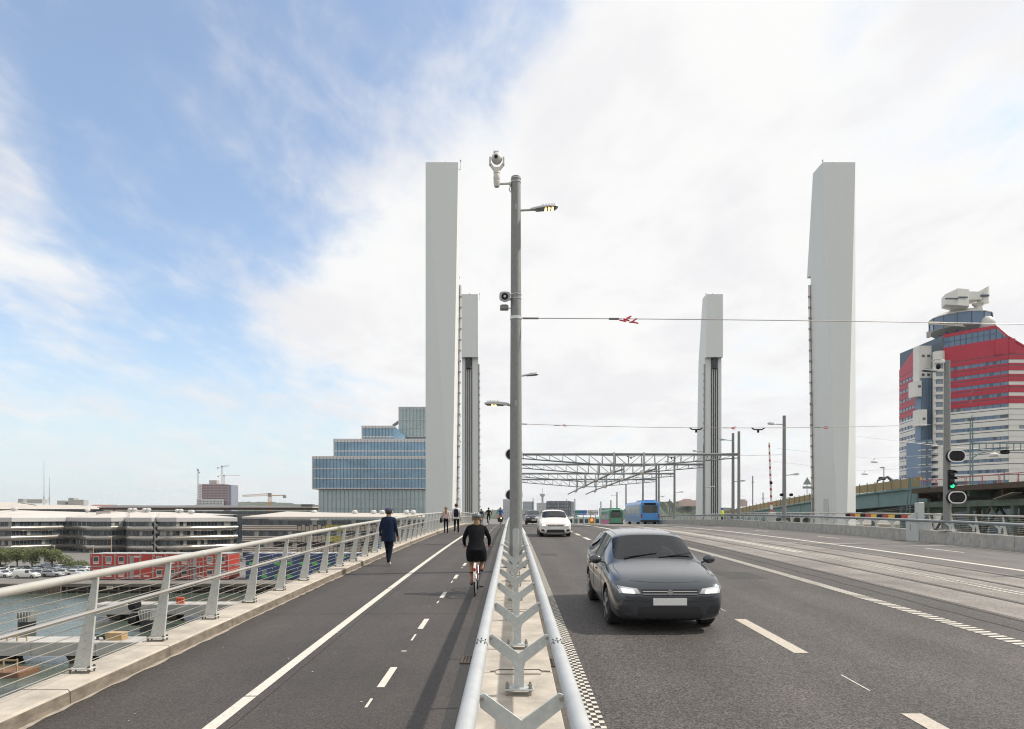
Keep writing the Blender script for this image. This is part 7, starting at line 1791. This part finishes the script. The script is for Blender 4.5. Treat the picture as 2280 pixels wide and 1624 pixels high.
# ---- bicycles and riders
def bicycle(label, x, y, rz, frame_c, cargo=False, group=None):
    z = deck(y); e = thing('bicycle', label, 'bicycle', (x,y,z), group); e.rotation_euler = (slope(y),0,rz)
    def ch(mb, nm, mat, par=None, sm=True):
        o = mb.build(nm, mat, None, sm); o.parent = par or e; return o
    r = .345
    fy = .55 if not cargo else 1.35
    for yy in (-.52, fy):
        rr2 = r if not (cargo and yy > 0) else .25
        q = MB(); q.loft([[(.019*math.cos(a), yy+(rr2-.019+.019*math.sin(a)*-1)*math.cos(t_), rr2+(rr2-.019+.019*math.sin(a)*-1)*math.sin(t_)) for a in [2*math.pi*i/6 for i in range(6)]] for t_ in [2*math.pi*k/28 for k in range(29)]], cap=False); w = ch(q, 'wheel', tyre)
        q = MB(); q.loft([[(.011*math.cos(a), yy+(rr2-.045+.012*math.sin(a))*math.cos(t_), rr2+(rr2-.045+.012*math.sin(a))*math.sin(t_)) for a in [2*math.pi*i/4 for i in range(4)]] for t_ in [2*math.pi*k/28 for k in range(29)]], cap=False); ch(q, 'rim', chrome, w)
        q = MB()
        for k in range(16): t_ = 2*math.pi*k/16; q.tube([((-1)**k*.02,yy,rr2),(0,yy+(rr2-.045)*math.cos(t_),rr2+(rr2-.045)*math.sin(t_))], .0022, 3, False)
        q.tube([(-.05,yy,rr2),(.05,yy,rr2)], .02, 8); ch(q, 'spokes', chrome, w)
    bb = (0,-.06,.29); st_ = (0,-.20,.80); hd0 = (0,.36,.62); hd1 = (0,.32,.86); rx = (0,-.52,r)
    q = MB(); q.tube([bb,st_],.017,8); q.tube([bb,hd0],.020,8); q.tube([(0,-.17,.70),hd1],.018,8); q.tube([hd0,hd1],.021,8)
    for s in (-.055,.055): q.tube([(s*.3,bb[1],bb[2]),(s,rx[1],rx[2])],.010,6); q.tube([(0,-.17,.72),(s,rx[1],rx[2])],.009,6)
    if not cargo:
        for s in (-.045,.045): q.tube([hd0,(s,.42,.55),(s,fy,r)],.012,6)
    else: q.tube([hd0,(0,.45,.35),(0,.75,.22),(0,fy,.25)],.022,8)
    ch(q, 'frame', frame_c)
    q = MB(); q.tube([st_,(0,-.215,.93)],.014,6); ch(q, 'seat_post', chrome)
    q = MB(); q.loft([[(a*math.cos(t_), yy, .955+.028*math.sin(t_)) for t_ in [2*math.pi*i/10 for i in range(10)]] for a, yy in ((.03,-.34),(.085,-.32),(.08,-.24),(.03,-.12),(.02,-.06))]); ch(q, 'saddle', blk)
    q = MB(); q.tube([hd1,(0,.31,.98)],.014,6); q.tube([(-.29,.12,1.03),(-.27,.24,1.035),(-.10,.33,1.0),(.10,.33,1.0),(.27,.24,1.035),(.29,.12,1.03)],.011,6); ch(q, 'handlebar', chrome)
    q = MB(); q.lathe((-.03,bb[1],bb[2]),[(.09,0),(.09,.006)],16,'x'); q.beam((.05,bb[1],bb[2]),(.05,bb[1]+.05,bb[2]-.16),.02,.012); q.beam((-.05,bb[1],bb[2]),(-.05,bb[1]-.05,bb[2]+.16),.02,.012); ch(q, 'crank', chrome)
    for s, dy, dz in ((1,.05,-.16),(-1,-.05,.16)): ch(MB().box(s*.06,s*.15,bb[1]+dy-.035,bb[1]+dy+.035,bb[2]+dz-.012,bb[2]+dz+.012), 'pedal', blk, None, False)
    q = MB(); q.loft([[(xx, -.52+rr3*math.cos(t_), r+rr3*math.sin(t_)) for xx, rr3 in ((-.026,r+.012),(.026,r+.012),(.026,r+.018),(-.026,r+.018))] for t_ in [math.radians(30+150*k/12) for k in range(13)]]); ch(q, 'mudguard', M('mudguard_pale', (.55,.56,.52), .4), None, False)
    ch(MB().ell((0,-.87,.60),.03,.02,.04,8,6), 'rear_lamp', tail)
    if cargo:
        q = MB(); q.loft([[(-.24,.50,.30),(.24,.50,.30),(.24,1.05,.30),(-.24,1.05,.30)],[(-.33,.42,.80),(.33,.42,.80),(.33,1.18,.75),(-.33,1.18,.75)]]); ch(q, 'cargo_box', M('cargo_dark', (.05,.045,.045), .7), None, False)
        ch(MB().ell((-.10,1.40,.70),.06,.04,.06,10,6), 'front_lamp', M('bike_lamp_lit', (.9,.8,.6), .3, emit=(1,.72,.35), es=3))
    return e
def rider(lean=.0, dress=False):
    p = dict(pelvis=(0,-.20,1.02),spine=(0,-.14+lean*.3,1.20),chest=(0,-.07+lean,1.42),neck=(0,-.03+lean,1.555),head0=(0,0+lean,1.62),head1=(0,.02+lean,1.70),head2=(0,.02+lean,1.765))
    for s, sg in (('L',-1),('R',1)):
        p['sh'+s] = (sg*.185,-.06+lean,1.47); p['el'+s] = (sg*.30,.03+lean*.5,1.22); p['wr'+s] = (sg*.285,.11,1.075); p['ha'+s] = (sg*.285,.155,1.06)
        p['hip'+s] = (sg*.10,-.18,.98)
        if sg < 0: p['kn'+s] = (sg*.125,.03,.60); p['an'+s] = (sg*.115,-.055,.21); p['to'+s] = (sg*.12,.06,.165)
        else: p['kn'+s] = (sg*.13,.21,.82); p['an'+s] = (sg*.115,-.05,.52); p['to'+s] = (sg*.12,.07,.485)
    return p
def dress_up(e, J, k, child):
    q = MB(); q.loft([[(a*math.cos(t_)*k, oy*k+b*math.sin(t_)*k, z*k) for t_ in [2*math.pi*i/18 for i in range(18)]] for a, b, oy, z in ((.225,.20,-.02,.70),(.24,.24,-.06,.80),(.238,.275,-.12,.92),(.232,.265,-.15,.98),(.212,.20,-.16,1.05),(.17,.13,-.15,1.18),(.195,.14,-.09,1.36),(.20,.12,-.06,1.45),(.09,.07,-.04,1.545))]); child(q, 'dress', blkc)
    c = J['head1']; q = MB(); q.ell((c.x, c.y-.01*k, c.z+.045*k), .118*k, .15*k, .085*k, 16, 8); h_ = child(q, 'helmet', M('helmet_grey', (.11,.12,.12), .45))
    for s in (-1,0,1):
        q = MB(); q.loft([[(c.x+s*.05*k+dx*k, c.y+.13*math.cos(t_)*k, c.z+.045*k+.094*math.sin(t_)*k) for dx in (-.010,.010)] for t_ in [math.radians(35+110*i/8) for i in range(9)]], cap=False, closed=False); q.build('helmet_vent', M('helmet_pale', (.42,.45,.43), .5), None); o = col.objects[-1]; o.parent = h_
bicycle('bicycle with a pale mudguard ridden by the cyclist in black', -.78, 15.05, 0, M('bike_red', (.16,.03,.03), .4))
person('cyclist in a black dress and grey helmet riding away up the path', -.78, 15.05, 0, 1.66, rider(.03), dict(top=blkc, bottom=skin, shoes=shoe_d, hair=hair_b, hairstyle='long', hairw=.70, leg=skin), z=deck(15.05)+.025, extras=dress_up)
bicycle('dark bicycle ridden by the distant cyclist near the crest', -2.55, 74.5, 0, M('bike_black', (.02,.02,.025), .4))
person('distant cyclist in dark clothes riding away near the crest', -2.55, 74.5, 0, 1.78, rider(.06), dict(top=blkc, bottom=blkc, shoes=shoe_d, hair=hair_d), z=deck(74.5)+.02)
bicycle('cargo bicycle with a lit lamp coming over the crest beside the median rail', -1.25, 73.5, math.pi, M('bike_red2', (.25,.05,.04), .4), True)
person('person in a blue top riding the cargo bicycle towards the camera', -1.25, 73.5, math.pi, 1.76, rider(.02), dict(top=cloth('bright_blue', (.03,.14,.36)), bottom=cloth('rust_red', (.25,.05,.04)), shoes=shoe_d, hair=hair_d), z=deck(73.5)+.02)

def seated():
    p = dict(pelvis=(0,0,.0),spine=(0,-.05,.20),chest=(0,-.09,.42),neck=(0,-.08,.55),head0=(0,-.05,.62),head1=(0,-.04,.70),head2=(0,-.04,.765))
    for s, sg in (('L',-1),('R',1)):
        p['sh'+s] = (sg*.185,-.08,.47); p['el'+s] = (sg*.25,.12,.26); p['wr'+s] = (sg*.17,.36,.36); p['ha'+s] = (sg*.16,.42,.39)
        p['hip'+s] = (sg*.10,.03,-.02); p['kn'+s] = (sg*.14,.45,.10); p['an'+s] = (sg*.14,.62,-.26); p['to'+s] = (sg*.14,.76,-.24)
    return p
for car_, lab in ((fg_car,'driver in a dark jumper seated in the dark grey hatchback'),(wcar,'driver seated in the white car')):
    c = car_.location
    person(lab, c.x+.36, c.y+2.32, math.pi, 1.68, seated(), dict(top=cloth('driver_grey', (.10,.10,.12)), bottom=dkp, shoes=shoe_d, hair=hair_d), z=c.z+.62+(.09))

# ------------------------------------------------------------------ joined small pieces and the air
for o in col.objects:
    if o.parent and o.name.split('.')[0] in ('anchor_bolts','end_bolts','mullions','fins','struts','diagonals','guide_brackets','cooling_fins','spokes','columns','base_windows','tan_panels','mustard_panels','panel_joints','profiled_line','crown','foliage','blossom','ribbon','lettering','lacing','verticals','attic_mullions','bay_mullions','recess_grid','lookout_mullions','fingers','spiral_stair','window_band','wheel_arches','side_windows','bay_transom','section_hanger','yoke','jib','mast','hair_length','rim','frame','handlebar','mirror','red_fence_panel'): 
        if o.name.split('.')[0] not in ('mast','hair_length','rim','mirror','yoke','handlebar','wheel_arches','side_windows','section_hanger','red_fence_panel','frame','window_band','jib'): o['kind'] = 'stuff'
hz_m = bpy.data.materials.new('air'); hz_m.use_nodes = True; t = hz_m.node_tree; t.nodes.clear()
ou = t.nodes.new('ShaderNodeOutputMaterial'); pv = t.nodes.new('ShaderNodeVolumePrincipled')
pv.inputs['Color'].default_value = (.95,.97,1.0,1); pv.inputs['Density'].default_value = .00008; pv.inputs['Anisotropy'].default_value = .3
t.links.new(pv.outputs[0], ou.inputs['Volume'])
hz_o = MB().box(-2600,2600,-60,3400,-16.5,120).build('haze', hz_m); hz_o['kind'] = 'stuff'
